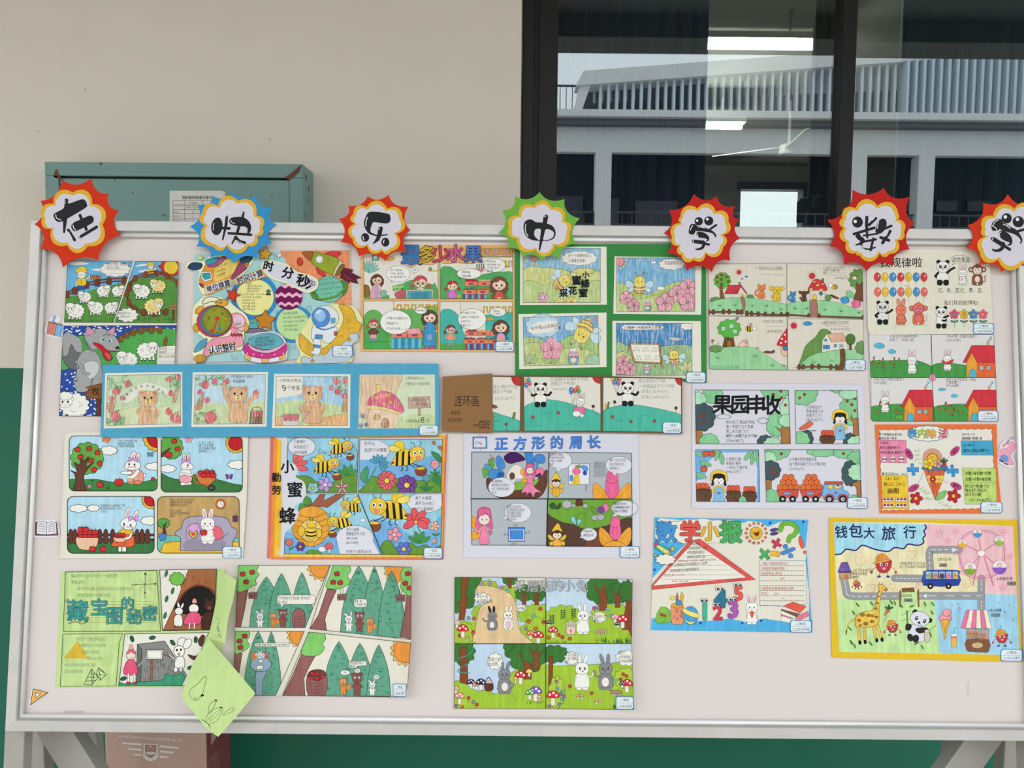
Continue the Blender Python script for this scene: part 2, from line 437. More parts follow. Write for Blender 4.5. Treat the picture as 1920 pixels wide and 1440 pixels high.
# ------------------------------------------------------------------ the room: corridor outside a classroom
def wx(px, py, y): v = vplane(y).world(px, py); return v.x
def wz(px, py, y): v = vplane(y).world(px, py); return v.z
DADO = wz(20, 690, 0.0)
def wall_mat():
    m, nt, bs = base_mat('wall_paint'); N = nt.nodes.new; K = nt.links.new
    bs.inputs['Roughness'].default_value = 0.7; bs.inputs['Specular IOR Level'].default_value = 0.3
    ge = N('ShaderNodeNewGeometry'); sp = N('ShaderNodeSeparateXYZ'); K(ge.outputs['Position'], sp.inputs[0])
    nz = N('ShaderNodeTexNoise'); nz.inputs['Scale'].default_value = 5; nz.inputs['Detail'].default_value = 6; K(ge.outputs['Position'], nz.inputs['Vector'])
    def two(a, b):
        x = N('ShaderNodeMix'); x.data_type = 'RGBA'; x.inputs['A'].default_value = (*lin(a), 1); x.inputs['B'].default_value = (*lin(b), 1)
        K(nz.outputs['Fac'], x.inputs['Factor']); return x.outputs['Result']
    up = two('e6dbcc', 'eee3d5'); lo = two('236a54', '2e7861')
    # small chips and specks
    n2 = N('ShaderNodeTexNoise'); n2.inputs['Scale'].default_value = 60; n2.inputs['Detail'].default_value = 1; K(ge.outputs['Position'], n2.inputs['Vector'])
    r2 = N('ShaderNodeMapRange'); r2.inputs['From Min'].default_value = 0.80; r2.inputs['From Max'].default_value = 0.82; K(n2.outputs['Fac'], r2.inputs['Value'])
    ls = N('ShaderNodeMath'); ls.operation = 'LESS_THAN'; ls.inputs[1].default_value = DADO; K(sp.outputs['Z'], ls.inputs[0])
    mx = N('ShaderNodeMix'); mx.data_type = 'RGBA'; K(ls.outputs[0], mx.inputs['Factor']); K(up, mx.inputs['A']); K(lo, mx.inputs['B'])
    m2 = N('ShaderNodeMix'); m2.data_type = 'RGBA'; K(r2.outputs[0], m2.inputs['Factor']); K(mx.outputs['Result'], m2.inputs['A']); m2.inputs['B'].default_value = (*lin('a59b90'), 1)
    K(m2.outputs['Result'], bs.inputs['Base Color'])
    ro = N('ShaderNodeMapRange'); ro.inputs['To Min'].default_value = 0.7; ro.inputs['To Max'].default_value = 0.3; K(ls.outputs[0], ro.inputs['Value']); K(ro.outputs[0], bs.inputs['Roughness'])
    bp = N('ShaderNodeBump'); bp.inputs['Strength'].default_value = 0.08; bp.inputs['Distance'].default_value = 0.003
    n3 = N('ShaderNodeTexNoise'); n3.inputs['Scale'].default_value = 140; K(ge.outputs['Position'], n3.inputs['Vector'])
    K(n3.outputs['Fac'], bp.inputs['Height']); K(bp.outputs[0], bs.inputs['Normal'])
    MATS['wall_paint'] = m
wall_mat()
mat('corridor_ceiling_paint', '7d7a75', 0.9); mat('floor_tiles', 'cfcbc2', 0.5, var=0.1, scale=8)
mat('parapet_paint', 'd9d3ca', 0.8)
WX0 = wx(977, 150, 0.0); WX1 = 3.4; WZ0 = wz(1300, 540, 0.0); WZ1 = 3.02
wb = MB()
for (x0, x1, z0, z1) in ((-14, WX0, 0, 3.3), (WX1, 14, 0, 3.3), (WX0, WX1, 0, WZ0), (WX0, WX1, WZ1, 3.3)):
    wb.box(x0, x1, 0.0, 0.2, z0, z1)
tag(wb.build('wall_back', 'wall_paint'), 'cream plaster wall with teal painted lower part', kind='structure')
tag(MB().box(-14, 14, -2.7, 0.0, -0.1, 0.0).build('floor', 'floor_tiles'), kind='structure')
cl = MB().box(-14, 14, -2.7, 0.0, 3.3, 3.42)
cl.box(-14, 14, -2.7, -2.45, 3.17, 3.3)
tag(cl.build('ceiling', 'corridor_ceiling_paint'), kind='structure')
tag(MB().box(-14, 14, -2.7, -2.58, 0.0, 0.16).build('wall_front', 'parapet_paint'), 'low kerb along the open side of the corridor', kind='structure')
mat('railing_paint', '8e9294', 0.5, 0.3)
crl = empty('corridor_railing', 'grey bar railing along the open side of the corridor, behind the viewer', 'railing', M=Matrix.Translation((0, -2.64, 0.16)))
MB().box(-14, 14, -0.03, 0.03, 0.94, 0.99).build('top_rail', 'railing_paint', crl, 0.004)
MB().box(-14, 14, -0.015, 0.015, 0.08, 0.11).build('bottom_rail', 'railing_paint', crl)
rbm = MB().box(-0.009, 0.009, -0.009, 0.009, 0.0, 0.94).build('baluster', 'railing_paint', crl)
for i in range(-46, 47):
    if i == 0: continue
    o = rbm.copy(); COL.objects.link(o); o.location.x = i * 0.3

# the window: black aluminium frame, two panes, dark classroom behind
mat('black_aluminium', '1c1a19', 0.45, 0.3, var=0.05); mat('navy_gasket', '0c1126', 0.5)
def glass_mat():
    m = bpy.data.materials.new('window_glass'); m.use_nodes = True; nt = m.node_tree; nt.nodes.clear()
    N = nt.nodes.new; K = nt.links.new
    out = N('ShaderNodeOutputMaterial'); mx = N('ShaderNodeMixShader'); tr = N('ShaderNodeBsdfTransparent'); gl = N('ShaderNodeBsdfGlossy')
    tr.inputs[0].default_value = (0.62, 0.66, 0.64, 1); gl.inputs['Roughness'].default_value = 0.0; gl.inputs[0].default_value = (0.9, 0.96, 1, 1)
    mx.inputs[0].default_value = 0.165; K(tr.outputs[0], mx.inputs[1]); K(gl.outputs[0], mx.inputs[2]); K(mx.outputs[0], out.inputs[0])
    MATS['window_glass'] = m
glass_mat()
win = empty('window_1', 'dark framed sliding classroom window above the board', kind='structure', M=Matrix.Translation((WX0, 0, WZ0)))
def wpart(name, m, x0, x1, y0, y1, z0, z1, bevel=0.002):
    return MB().box(x0 - WX0, x1 - WX0, y0, y1, z0 - WZ0, z1 - WZ0).build(name, m, win, bevel)
yF = 0.03
xa, xb, xc, xd = wx(979, 200, yF), wx(1000, 200, yF), wx(1010, 200, yF), wx(1045, 200, yF)
wpart('jamb', 'black_aluminium', WX0 + 0.004, xb, yF, 0.13, WZ0, WZ1)
wpart('gasket', 'navy_gasket', xb, xc, yF + 0.012, 0.12, WZ0, WZ1, 0)
wpart('sash_stile', 'black_aluminium', xc, xd, yF, 0.07, WZ0, WZ1)
m0, m1, m2_ = wx(1563, 200, yF), wx(1572, 200, yF), wx(1599, 200, yF)
wpart('sash_stile', 'black_aluminium', m0 + 0.004, m1, yF + 0.02, 0.07, WZ0, WZ1)
wpart('mullion', 'black_aluminium', m1, m2_, yF - 0.01, 0.09, WZ0, WZ1)
wpart('jamb', 'black_aluminium', WX1 - 0.08, WX1, yF, 0.13, WZ0, WZ1)
wpart('sill_rail', 'black_aluminium', WX0, WX1, yF, 0.13, WZ0, WZ0 + 0.06)
wpart('head_rail', 'black_aluminium', WX0, WX1, yF, 0.13, WZ1 - 0.06, WZ1)
wpart('glass_pane', 'window_glass', xd - 0.005, m1, 0.045, 0.051, WZ0 + 0.03, WZ1 - 0.03, 0)
wpart('glass_pane', 'window_glass', m1 + 0.01, WX1 - 0.07, 0.062, 0.068, WZ0 + 0.03, WZ1 - 0.03, 0)
# latch seen inside the near pane
lt = MB(); yl = 0.09
lx, lz = wx(1503, 390, yl), wz(1503, 390, yl)
lt.box(lx - 0.006 - WX0, lx + 0.008 - WX0, yl, yl + 0.02, lz - 0.036 - WZ0, lz + 0.02 - WZ0)
lt.box(lx - 0.002 - WX0, lx + 0.022 - WX0, yl, yl + 0.015, lz - 0.006 - WZ0, lz + 0.026 - WZ0)
lt.build('latch_handle', 'black_aluminium', win, 0.003)
mat('latch_metal', '8d8a80', 0.4, 0.5)
lx2, lz2 = wx(1534, 377, yl), wz(1534, 377, yl)
k_ = MB()
for (a, b, c, d) in ((-0.013, 0.011, 0.010, 0.015), (-0.013, 0.011, -0.015, -0.010), (-0.013, -0.007, -0.010, 0.010)):
    k_.box(lx2 + a - WX0, lx2 + b - WX0, yl, yl + 0.012, lz2 + c - WZ0, lz2 + d - WZ0)
k_.build('latch_plate', 'latch_metal', win, 0.001)

# classroom behind the glass
mat('classroom_wall', '77746a', 0.9); mat('classroom_ceiling', 'b5b0a2', 0.9); mat('classroom_floor', '5a5248', 0.7)
RX0, RX1, RY0, RY1, RZ = -3.0, 4.5, 0.2, 5.6, 3.15
fx0, fx1, fz0, fz1 = wx(1388, 390, RY1), wx(1509, 390, RY1), wz(1450, 470, RY1), wz(1450, 352, RY1)
fw = MB()
for (x0, x1, z0, z1) in ((RX0, fx0, 0, RZ), (fx1, RX1, 0, RZ), (fx0, fx1, 0, fz0), (fx0, fx1, fz1, RZ)):
    fw.box(x0, x1, RY1, RY1 + 0.2, z0, z1)
tag(fw.build('wall_classroom_far', 'classroom_wall'), kind='structure')
tag(MB().box(RX0, RX1, RY0, RY1, RZ, RZ + 0.1).build('ceiling_classroom', 'classroom_ceiling'), kind='structure')
tag(MB().box(RX0, RX1, RY0, RY1, -0.1, 0).build('floor_classroom', 'classroom_floor'), kind='structure')
tag(MB().box(RX0 - 0.1, RX0, RY0, RY1, 0, RZ).build('wall_classroom_left', 'classroom_wall'), kind='structure')
tag(MB().box(RX1, RX1 + 0.1, RY0, RY1, 0, RZ).build('wall_classroom_right', 'classroom_wall'), kind='structure')
mat('dark_window_frame', '202020', 0.5)
f2 = MB()
f2.box(fx0 - 0.04, fx1 + 0.04, RY1 - 0.03, RY1 + 0.02, fz1 - 0.02, fz1 + 0.05); f2.box(fx1 - 0.03, fx1 + 0.05, RY1 - 0.03, RY1 + 0.02, fz0, fz1)
tag(f2.build('window_2', 'dark_window_frame'), 'bright window in the far wall of the dark classroom', kind='structure')
mat('tube_glow', 'fdfff4', 0.4, emit=300.0); mat('lamp_housing', 'cfcfca', 0.5)
def tube_lamp(px0, px1, py, y, label):
    a = vplane(y).world(px0, py); b = vplane(y).world(px1, py)
    o = empty('ceiling_lamp', label, 'lamp', 'tube lamps inside the classroom', M=Matrix.Translation(((a.x + b.x) / 2, y, a.z)))
    hl = (b.x - a.x) / 2
    MB().box(-hl, hl, -0.014, 0.014, -0.014, 0.014).build('tube', 'tube_glow', o, 0.006)
    MB().box(-hl - 0.02, hl + 0.02, -0.05, 0.05, 0.025, 0.06).build('housing', 'lamp_housing', o, 0.004)
    rods = MB(); rods.box(-hl * 0.5 - 0.006, -hl * 0.5 + 0.006, -0.006, 0.006, 0.06, RZ - a.z); rods.build('rod', 'lamp_housing', o)
    rods = MB(); rods.box(hl * 0.5 - 0.006, hl * 0.5 + 0.006, -0.006, 0.006, 0.06, RZ - a.z); rods.build('rod', 'lamp_housing', o)
tube_lamp(1240, 1560, 85, 2.15, 'long glowing tube lamp seen through the window near the top')
tube_lamp(1240, 1391, 237, 3.55, 'shorter glowing tube lamp lower behind the window glass')
# ceiling fan
fy = 3.6; fc = vplane(fy).world(1480, 277)
fan = empty('ceiling_fan', 'grey three-bladed ceiling fan dimly seen through the window', 'fan', M=Matrix.Translation(fc))
mat('fan_paint', 'c4c1b8', 0.5)
hub = MB(); hub.prism(ell(0, 0, 0.07, n=16), lambda x, y: (x, y, -0.05), lambda x, y: (x, y, 0.02)); hub.build('motor', 'fan_paint', fan, 0.01)
MB().tube((0, 0, 0.02), (0, 0, RZ - fc.z), 0.012).build('rod', 'fan_paint', fan)
for i in range(3):
    a = math.radians(25 + 120 * i)
    Mr = Matrix.Rotation(a, 4, 'Z') @ Matrix.Rotation(math.radians(10), 4, 'X')
    MB().box(0.06, 0.55, -0.05, 0.05, -0.012, -0.006, Mr).build('blade', 'fan_paint', fan)
# curtains
mat('navy_curtain', '3a608c', 0.9, var=0.12, scale=12); mat('grey_curtain', '4b4a46', 0.9, var=0.1); mat('teal_curtain', '35708a', 0.9, var=0.12, scale=12)
def curtain(px0, px1, y, label, m, folds):
    x0, x1 = wx(px0, 150, y), wx(px1, 150, y); V = []; F = []; n = folds * 10
    for z in (WZ0 - 0.15, WZ1 + 0.02):
        for t in (0, 0.004):
            V += [(x0 + (x1 - x0) * i / n, y + t + 0.018 * math.sin(2 * math.pi * i / 10 + math.sin(i * 0.7)) + 0.006 * math.sin(i * 1.3), z) for i in range(n + 1)]
    k = n + 1
    for i in range(n):
        F += [(i, i + 1, 2 * k + i + 1, 2 * k + i), (k + i, 3 * k + i, 3 * k + i + 1, k + i + 1), (2 * k + i, 2 * k + i + 1, 3 * k + i + 1, 3 * k + i), (i, k + i, k + i + 1, i + 1)]
    cx = (x0 + x1) / 2; o = mesh_obj('curtain', [(a - cx, b - y, c - WZ0) for a, b, c in V], F, m, None, True)
    o.location = (cx, y, WZ0)
    tag(o, label, 'curtain', 'classroom curtains')
curtain(1035, 1326, 0.16, 'wide navy curtain gathered behind the pane beside the cream wall', 'navy_curtain', 9)
curtain(1527, 1562, 0.16, 'narrow grey curtain edge behind the glass beside the window mullion', 'grey_curtain', 2)
curtain(1690, 2150, 0.16, 'teal blue curtain hanging behind the pane beyond the window mullion', 'teal_curtain', 12)

# the school building across the courtyard: it stands behind the viewer and shows in the panes
FY = -23.0                                     # its front
def fxz(px, py):                               # where a feature reflected at this pixel stands on that front
    a = vplane(0.05 - FY + 0.05).world(px, py); return a.x, a.z
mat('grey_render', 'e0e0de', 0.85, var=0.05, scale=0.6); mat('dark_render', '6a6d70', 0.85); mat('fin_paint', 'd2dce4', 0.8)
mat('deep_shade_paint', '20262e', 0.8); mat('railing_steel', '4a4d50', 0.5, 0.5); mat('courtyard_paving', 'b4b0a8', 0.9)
tag(MB().box(-40, 40, FY - 15, -2.7, -0.3, -0.1).build('ground_courtyard', 'courtyard_paving'), kind='structure')
bx0, bx1 = fxz(930, 300)[0], 24.0
zslab0, zslab1 = fxz(1300, 240)[1], fxz(1300, 217)[1]
zband = fxz(1300, 287)[1]; zfloor = fxz(1300, 425)[1]
ob = empty('school_building', 'grey school building across the courtyard, reflected in the window', 'building', M=Matrix.Translation((0, FY, 0)))
def bp(name, m, x0, x1, y0, y1, z0, z1):       # y0, y1 measured back from the front
    return MB().box(x0, x1, -y1, -y0, z0, z1).build(name, m, ob)
xl = -30.0
bp('wall_band', 'grey_render', xl, bx1, 0, 0.3, zband, zslab0)
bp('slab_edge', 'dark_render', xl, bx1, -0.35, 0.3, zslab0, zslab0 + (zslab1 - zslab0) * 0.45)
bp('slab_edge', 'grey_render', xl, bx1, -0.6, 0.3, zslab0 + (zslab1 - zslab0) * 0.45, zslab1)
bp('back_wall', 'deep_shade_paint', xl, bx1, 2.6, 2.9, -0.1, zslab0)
bp('floor_slab', 'grey_render', xl, bx1, 0, 2.6, zfloor - 0.5, zfloor)
for a, b in ((1116, 1146), (1596, 1625), (1722, 1752), (1960, 1990), (880, 910)):
    bp('column', 'grey_render', fxz(a, 350)[0], fxz(b, 350)[0], 0, 0.5, -0.1, zband)
for i in range(4): bp('column', 'grey_render', xl + i * 5, xl + i * 5 + 0.55, 0, 0.5, -0.1, zband)
for z in (zfloor + 0.45, zfloor + 0.05):
    rl = MB().box(xl, bx1, -0.2, -0.15, z, z + 0.05); rl.build('rail', 'railing_steel', ob)
rb = MB()
for i in range(170): rb.box(xl + i * 0.32, xl + i * 0.32 + 0.03, -0.19, -0.16, zfloor, zfloor + 0.45)
tag(rb.build('railing_bars', 'railing_steel', ob), kind='stuff')
# doors and door windows in the shade
for a, b, c, d in ((1052, 1105, 340, 425), (1153, 1180, 345, 425), (1215, 1300, 350, 425), (1760, 1830, 350, 372), (1838, 1880, 350, 372), (1902, 1950, 350, 372)):
    (x0, z1), (x1, z0) = fxz(a, c), fxz(b, d)
    bp('door_window', 'railing_steel', x0, x1, 2.5, 2.62, z0, z1)
# lower floor
bp('wall_band', 'grey_render', xl, bx1, 0, 0.3, zfloor - 1.2, zfloor - 0.5)
# upper storey: slanting parapet over a row of upright fins
pa, pb_, pc = fxz(1092, 141), fxz(1092, 168), fxz(1560, 106)
sl = (pc[1] - pa[1]) / (pc[0] - pa[0]); xe = 24.0
up = MB(); up.prism([(pa[0], pa[1]), (xe, pa[1] + sl * (xe - pa[0])), (xe, pb_[1] + sl * (xe - pa[0])), (pb_[0] - 0.25, pb_[1])], lambda x, z: (x, 0.4, z), lambda x, z: (x, -0.4, z))
up.build('roof_parapet', 'grey_render', ob)
rf = MB(); rf.prism([(pa[0], pa[1] - 0.1), (xe, pa[1] - 0.1 + sl * (xe - pa[0])), (xe, pb_[1] + 0.2 + sl * (xe - pa[0])), (pb_[0], pb_[1] + 0.2)], lambda x, z: (x, -0.4, z), lambda x, z: (x, -9, z)); rf.build('roof', 'dark_render', ob)
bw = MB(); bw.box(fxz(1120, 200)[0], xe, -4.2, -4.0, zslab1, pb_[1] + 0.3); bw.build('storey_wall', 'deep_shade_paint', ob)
end = MB(); end.prism([(fxz(1076, 217)[0], zslab1), (pa[0] - 0.1, pb_[1] + 0.2), (pa[0] + 0.3, pb_[1] + 0.2), (fxz(1088, 217)[0], zslab1)], lambda x, z: (x, 0.3, z), lambda x, z: (x, -0.3, z)); end.build('gable_edge', 'grey_render', ob)
fin_me = None
for i in range(75):
    px = 1122 + i * 15.2; x = fxz(px, 200)[0]
    if x > xe - 0.5: break
    top = pb_[1] + sl * (x - pa[0]) + 0.05
    f = MB(); f.box(x, x + 0.085, 0.0, 0.2 if px < 1680 else 0.5, zslab1, top); 
    o = f.build('fin', 'fin_paint', ob)
for i in range(75):                            # short hangers between the fins
    px = 1115 + i * 15.2; x = fxz(px, 200)[0]
    if x > xe - 0.5: break
    top = pb_[1] + sl * (x - pa[0]) + 0.05
    MB().box(x, x + 0.08, -0.62, -0.5, top - (top - zslab1) * 0.38, top).build('hanger', 'grey_render', ob)
# terrace railing and roof wire
r0, r1 = fxz(1000, 160), fxz(1085, 160)
MB().box(r0[0] - 6, r1[0], -0.05, 0, r0[1] - 0.03, r0[1] + 0.03).build('rail', 'railing_steel', ob)
for i in range(40):
    x = r1[0] - i * 0.2; MB().box(x - 0.012, x + 0.012, -0.04, -0.01, zslab1, r0[1]).build('railing_bar', 'railing_steel', ob)
wr = MB(); wr.tube((pa[0] + 0.1, 0, pa[1] + 0.12), (xe, 0, pa[1] + 0.12 + sl * (xe - pa[0])), 0.012, 5); wr.build('roof_wire', 'railing_steel', ob)
for i in range(12):
    x = pa[0] + 0.1 + i * 1.2; MB().box(x - 0.012, x + 0.012, 0, 0.024, pa[1] + sl * (x - pa[0]) - 0.05, pa[1] + sl * (x - pa[0]) + 0.13).build('wire_post', 'railing_steel', ob)

# ------------------------------------------------------------------ fire cabinet on the wall
mat('cabinet_paint', '789a93', 0.55, var=0.06, scale=14, spots=(55, 0.71, '4c4a40')); mat('dark_gap', '141a1a', 0.8); mat('rust', '6a4a36', 0.9, var=0.3, scale=60)
yc = -0.09; cz1 = wz(83, 303, yc); cx0, cx1 = wx(83, 303, yc), wx(568, 308, yc); cz0 = cz1 - 0.85
cab = empty('fire_cabinet', 'blue green metal fire cabinet with rusty corners on the cream wall', 'cabinet', M=Matrix.Translation(((cx0 + cx1) / 2, 0, cz0)))
cm = (cx0 + cx1) / 2
fwd_ = 0.0315
MB().box(cx0 - cm, cx1 - cm, yc + 0.012, 0, 0, cz1 - cz0).build('body', 'cabinet_paint', cab, 0.002)
MB().box(cx0 - cm + 0.02, cx1 - cm - 0.02, yc + 0.011, yc + 0.0125, 0.02, cz1 - cz0 - 0.02).build('gap', 'dark_gap', cab)
MB().box(cx0 - cm, cx1 - cm, yc, yc + 0.0115, cz1 - cz0 - fwd_, cz1 - cz0).build('frame_rail', 'cabinet_paint', cab, 0.0015)
MB().box(cx0 - cm, cx1 - cm, yc, yc + 0.0115, 0, fwd_).build('frame_rail', 'cabinet_paint', cab, 0.0015)
MB().box(cx0 - cm, cx0 - cm + fwd_, yc, yc + 0.0115, fwd_ + 0.0006, cz1 - cz0 - fwd_ - 0.0006).build('frame_stile', 'cabinet_paint', cab, 0.0015)
MB().box(cx1 - cm - fwd_, cx1 - cm, yc, yc + 0.0115, fwd_ + 0.0006, cz1 - cz0 - fwd_ - 0.0006).build('frame_stile', 'cabinet_paint', cab, 0.0015)
MB().box(cx0 - cm + fwd_ + 0.001, cx1 - cm - fwd_ - 0.001, yc + 0.004, yc + 0.011, fwd_ + 0.004, cz1 - cz0 - fwd_ - 0.005).build('door', 'cabinet_paint', cab, 0.002)
def stain(pts, y):
    v = [vplane(y).world(*p) for p in pts]; c = Vector((cm, 0, cz0))
    return v, c
for pts in ([(104, 318), (108, 318), (112, 332), (118, 338), (108, 335), (100, 331)], [(533, 333), (548, 323), (560, 312), (566, 309), (562, 322), (551, 332), (544, 338)], [(100, 330), (106, 329), (109, 334), (102, 333)]):
    v, c = stain(pts, yc - 0.0004)
    MB().prism([(p.x - c.x, p.z - c.z) for p in v], lambda x, z: (x, yc - 0.0005, z), lambda x, z: (x, yc + 0.0005, z)).build('rust_stain', 'rust', cab)
for i in range(12):
    z = cz1 - cz0 - 0.01 - i * 0.03 - random.random() * 0.02; y = yc + 0.012 + random.random() * 0.06; r = 0.004 + random.random() * 0.006
    MB().box(cx1 - cm - 0.0002, cx1 - cm + 0.0006, y, y + r, z - r * 2, z).build('rust_stain', 'rust', cab)

# inspection record card on the cabinet door
CABP = vplane(yc + 0.004)
Draw('record_card', 'white fire equipment inspection record card with table on the cabinet door', 'card', (350, 350, 9.6), h=0.6, plane=CABP, ink='printed_card', ow=2)
D.x0, D.y0, D.sc = 0, 280, 3.097
sheet('ddd9cf', '985 245 1308 245 1308 480 985 480', 0.3, 'under_card')
sheet('e6e2d8', '985 240 1293 240 1293 470 988 470', 0.3, 'card_sheet')
part('table_print', ink='printed_card')
for y in (297, 349, 374, 404, 432): L([(1005, y), (1285, y)], 2.2)
L('1072 297 1072 450', 2.2); L('1005 297 1005 450', 2.2); L('1072 324 1285 324', 2.2); L('1128 324 1128 349', 2.2); L('1178 297 1178 324', 2.2)
with sub('lettering', ink='printed_card'):
    T('消防器材检查记录卡', 1055, 280, 20, fat=0.02, wd=178); T('检查日期', 1014, 325, 14, wd=50); T('检查情况', 1100, 312, 12, wd=50); T('正常(√)', 1078, 337, 11, wd=44); T('异常(×)', 1134, 337, 11, wd=44)
    T('2021.1', 1008, 363, 14, wd=36); T('2021.2', 1008, 389, 14, wd=46); T('2021.3', 1010, 415, 14, wd=44); T('√', 1115, 364, 16); T('√', 1115, 390, 14); T('√', 1115, 416, 14)
D.done()

# ------------------------------------------------------------------ fire extinguisher box under the board
mat('pink_foil', 'c9a898', 0.38, 0.25, var=0.12, scale=9); mat('wine_foil', '9a4a50', 0.4, 0.2, var=0.15)
ye = -0.26
ex0, ex1, ez1 = wx(196, 1400, ye), wx(386, 1400, ye), wz(300, 1310, ye)
exb = empty('fire_extinguisher_box', 'pinkish metal fire extinguisher box standing behind the board stand', 'box', M=Matrix.Translation(((ex0 + ex1) / 2, ye, 0)))
hw = (ex1 - ex0) / 2
MB().box(-hw, hw, 0, 0.14, 0.0, ez1).build('body', 'pink_foil', exb, 0.004)
MB().box(hw - 0.002, hw + 0.0012, 0.004, 0.136, 0.004, ez1 - 0.004).build('side_panel', 'wine_foil', exb)
Draw(None, None, None, (0, 1300, 3.84), h=0.3, plane=vplane(ye), ink='printed_card', ow=2); D.root = exb
part('lettering', 'pale lettering reading FIRE EXTINGUISHER BOX', ink='printed_card')
for i, (t, x, w_) in enumerate((('FIRE', 850, 84), ('EXTINGUISHER', 948, 282), ('BOX', 1240, 74))):
    T(t, x, 308 + (x - 850) * 0.058 + i * 2, 24, 'e2dfda', wd=w_, rot=3.4, fat=0.014)
part('emblem', 'pale winged shield emblem', ink='printed_card')
g_ = 'e2dfda'
for x0, y0, x1, y1, h in ((872, 352, 1018, 362, 13), (912, 393, 1018, 401, 13), (955, 434, 1018, 438, 12)):
    P(g_, [(x0, y0), (x1, y1), (x1, y1 + h), (x0 + 16, y0 + h)])
for x0, y0, x1, y1, h in ((1152, 374, 1295, 388, 12), (1152, 412, 1258, 420, 12), (1150, 450, 1216, 455, 12)):
    P(g_, [(x0, y0), (x1, y1), (x1 - 16, y1 + h), (x0, y0 + h)])
P(g_, '1036 362 1132 366 1132 420 1126 450 1106 468 1084 476 1060 466 1042 448 1036 420'); P('a87f72', '1043 369 1125 372 1125 420 1118 444 1102 460 1084 467 1064 458 1048 442 1043 418')
S(g_, '1028 408 1034 440 1056 466 1084 476 1112 468 1134 440 1140 412 1141 440 1130 468 1104 484 1078 485 1048 474 1030 450', o=0)
def star(x, y, r, r2=0.42, n=5, rot=-90): return [(x + (r if i % 2 == 0 else r * r2) * math.cos(math.radians(rot + 180 * i / n)), y + (r if i % 2 == 0 else r * r2) * math.sin(math.radians(rot + 180 * i / n))) for i in range(2 * n)]
P(g_, star(1084, 384, 10))
for x, y in ((1064, 390), (1104, 392), (1070, 402), (1099, 403)): P(g_, star(x, y, 4))
P(g_, '1052 424 1068 420 1078 430 1084 418 1092 430 1102 421 1118 428 1106 442 1092 436 1084 446 1074 436 1062 442')
D.done()
Draw(None, None, None, (0, 1300, 3.84), h=0, plane=vplane(ye), ink='printed_card'); D.root = exb
# printed gauge lines on the side panel, seen edge-on
sp_ = Plane((exb.location.x + hw + 0.0016, ye, 1.0), (0, 0, 1), (1, 0, 0))
part('side_print', ink='printed_card'); D.cur['P'] = sp_
P('c9a6a2', '1520 292 1552 292 1556 320 1518 378')
part('gauge_print', ink='printed_card'); D.cur['P'] = sp_
for k in range(6): L([(1528 + k * 9, 470 - k * 8), (1526 + k * 9, 538)], 2, 'b98a88')
for k in range(5): L([(1520, 470 + k * 16), (1575, 440 + k * 18)], 2, 'b98a88')
C('1500 538 1520 470 1572 415', 3, 'c9a6a2')
D.done()

# ------------------------------------------------------------------ the white board on its stand
def alu():
    m, nt, bs = base_mat('brushed_aluminium'); N = nt.nodes.new; K = nt.links.new
    bs.inputs['Metallic'].default_value = 0.3; bs.inputs['Roughness'].default_value = 0.5
    tc = N('ShaderNodeTexCoord'); nz = N('ShaderNodeTexNoise'); nz.inputs['Scale'].default_value = 25; nz.inputs['Detail'].default_value = 5; K(tc.outputs['Object'], nz.inputs['Vector'])
    mx = N('ShaderNodeMix'); mx.data_type = 'RGBA'; mx.inputs['A'].default_value = (*lin('c8c4bf'), 1); mx.inputs['B'].default_value = (*lin('dedad6'), 1)
    K(nz.outputs['Fac'], mx.inputs['Factor']); K(mx.outputs['Result'], bs.inputs['Base Color']); MATS['brushed_aluminium'] = m
alu()
mat('polished_bead', 'f6f4f2', 0.25, 0.15, var=0.02); mat('board_face', 'e0d5d0', 0.42, var=0.02, scale=6, spec=0.35); mat('stand_tube', 'b3ada5', 0.45, 0.3); mat('hardboard_back', '6b5f55', 0.9)
BO = [(57, 411), (1925, 430), (1963, 1390), (8, 1373)]      # outer corners of the frame in the photo: TL TR BR BL
oa, ob_, _ = BOARD.at([p[0] for p in BO], [p[1] for p in BO], [0.01] * 4)
bx0_, bx1_ = (oa[0] + oa[3]) / 2, (oa[1] + oa[2]) / 2; bz1_, bz0_ = (ob_[0] + ob_[1]) / 2, (ob_[2] + ob_[3]) / 2
brd = empty('white_board', 'large pinkish white display board in an aluminium frame covered with drawings', 'board', M=BOARD.M @ Matrix.Translation(((bx0_ + bx1_) / 2, bz0_, 0)))
hb, Hb = (bx1_ - bx0_) / 2, bz1_ - bz0_
FWI = 0.036                                    # frame width
MB().box(-hb + 0.01, hb - 0.01, 0.01, Hb - 0.01, -0.004, 0.0).build('board_face', 'board_face', brd)
MB().box(-hb + 0.012, hb - 0.012, 0.012, Hb - 0.012, -0.016, -0.0042).build('board_back', 'hardboard_back', brd)
prof = [(0.0, -0.018), (0.0, 0.008), (0.002, 0.0105), (0.0245, 0.0118), (0.0255, 0.0095), (0.0265, 0.0048), (0.0285, 0.0048), (0.0295, 0.0080), (0.0325, 0.0085), (0.0350, 0.0060), (0.036, 0.0005), (0.030, 0.0002), (0.030, -0.0165), (0.0, -0.018)][:-1]
prof = [(d * 0.76, h) for d, h in prof]
def rail(a, b, ia, ib):
    """mitred frame length from outer corner a to b; ia, ib inward corner directions"""
    V = [Vector((a[0] + ia[0] * d, a[1] + ia[1] * d, h)) for d, h in prof] + [Vector((b[0] + ib[0] * d, b[1] + ib[1] * d, h)) for d, h in prof]
    n = len(prof); m_ = MB()
    m_.add(V, [tuple(range(n)), tuple(range(n, 2 * n))[::-1]] + [(i, n + i, n + (i + 1) % n, (i + 1) % n) for i in range(n)])
    return m_.build('frame_rail', 'brushed_aluminium', brd)
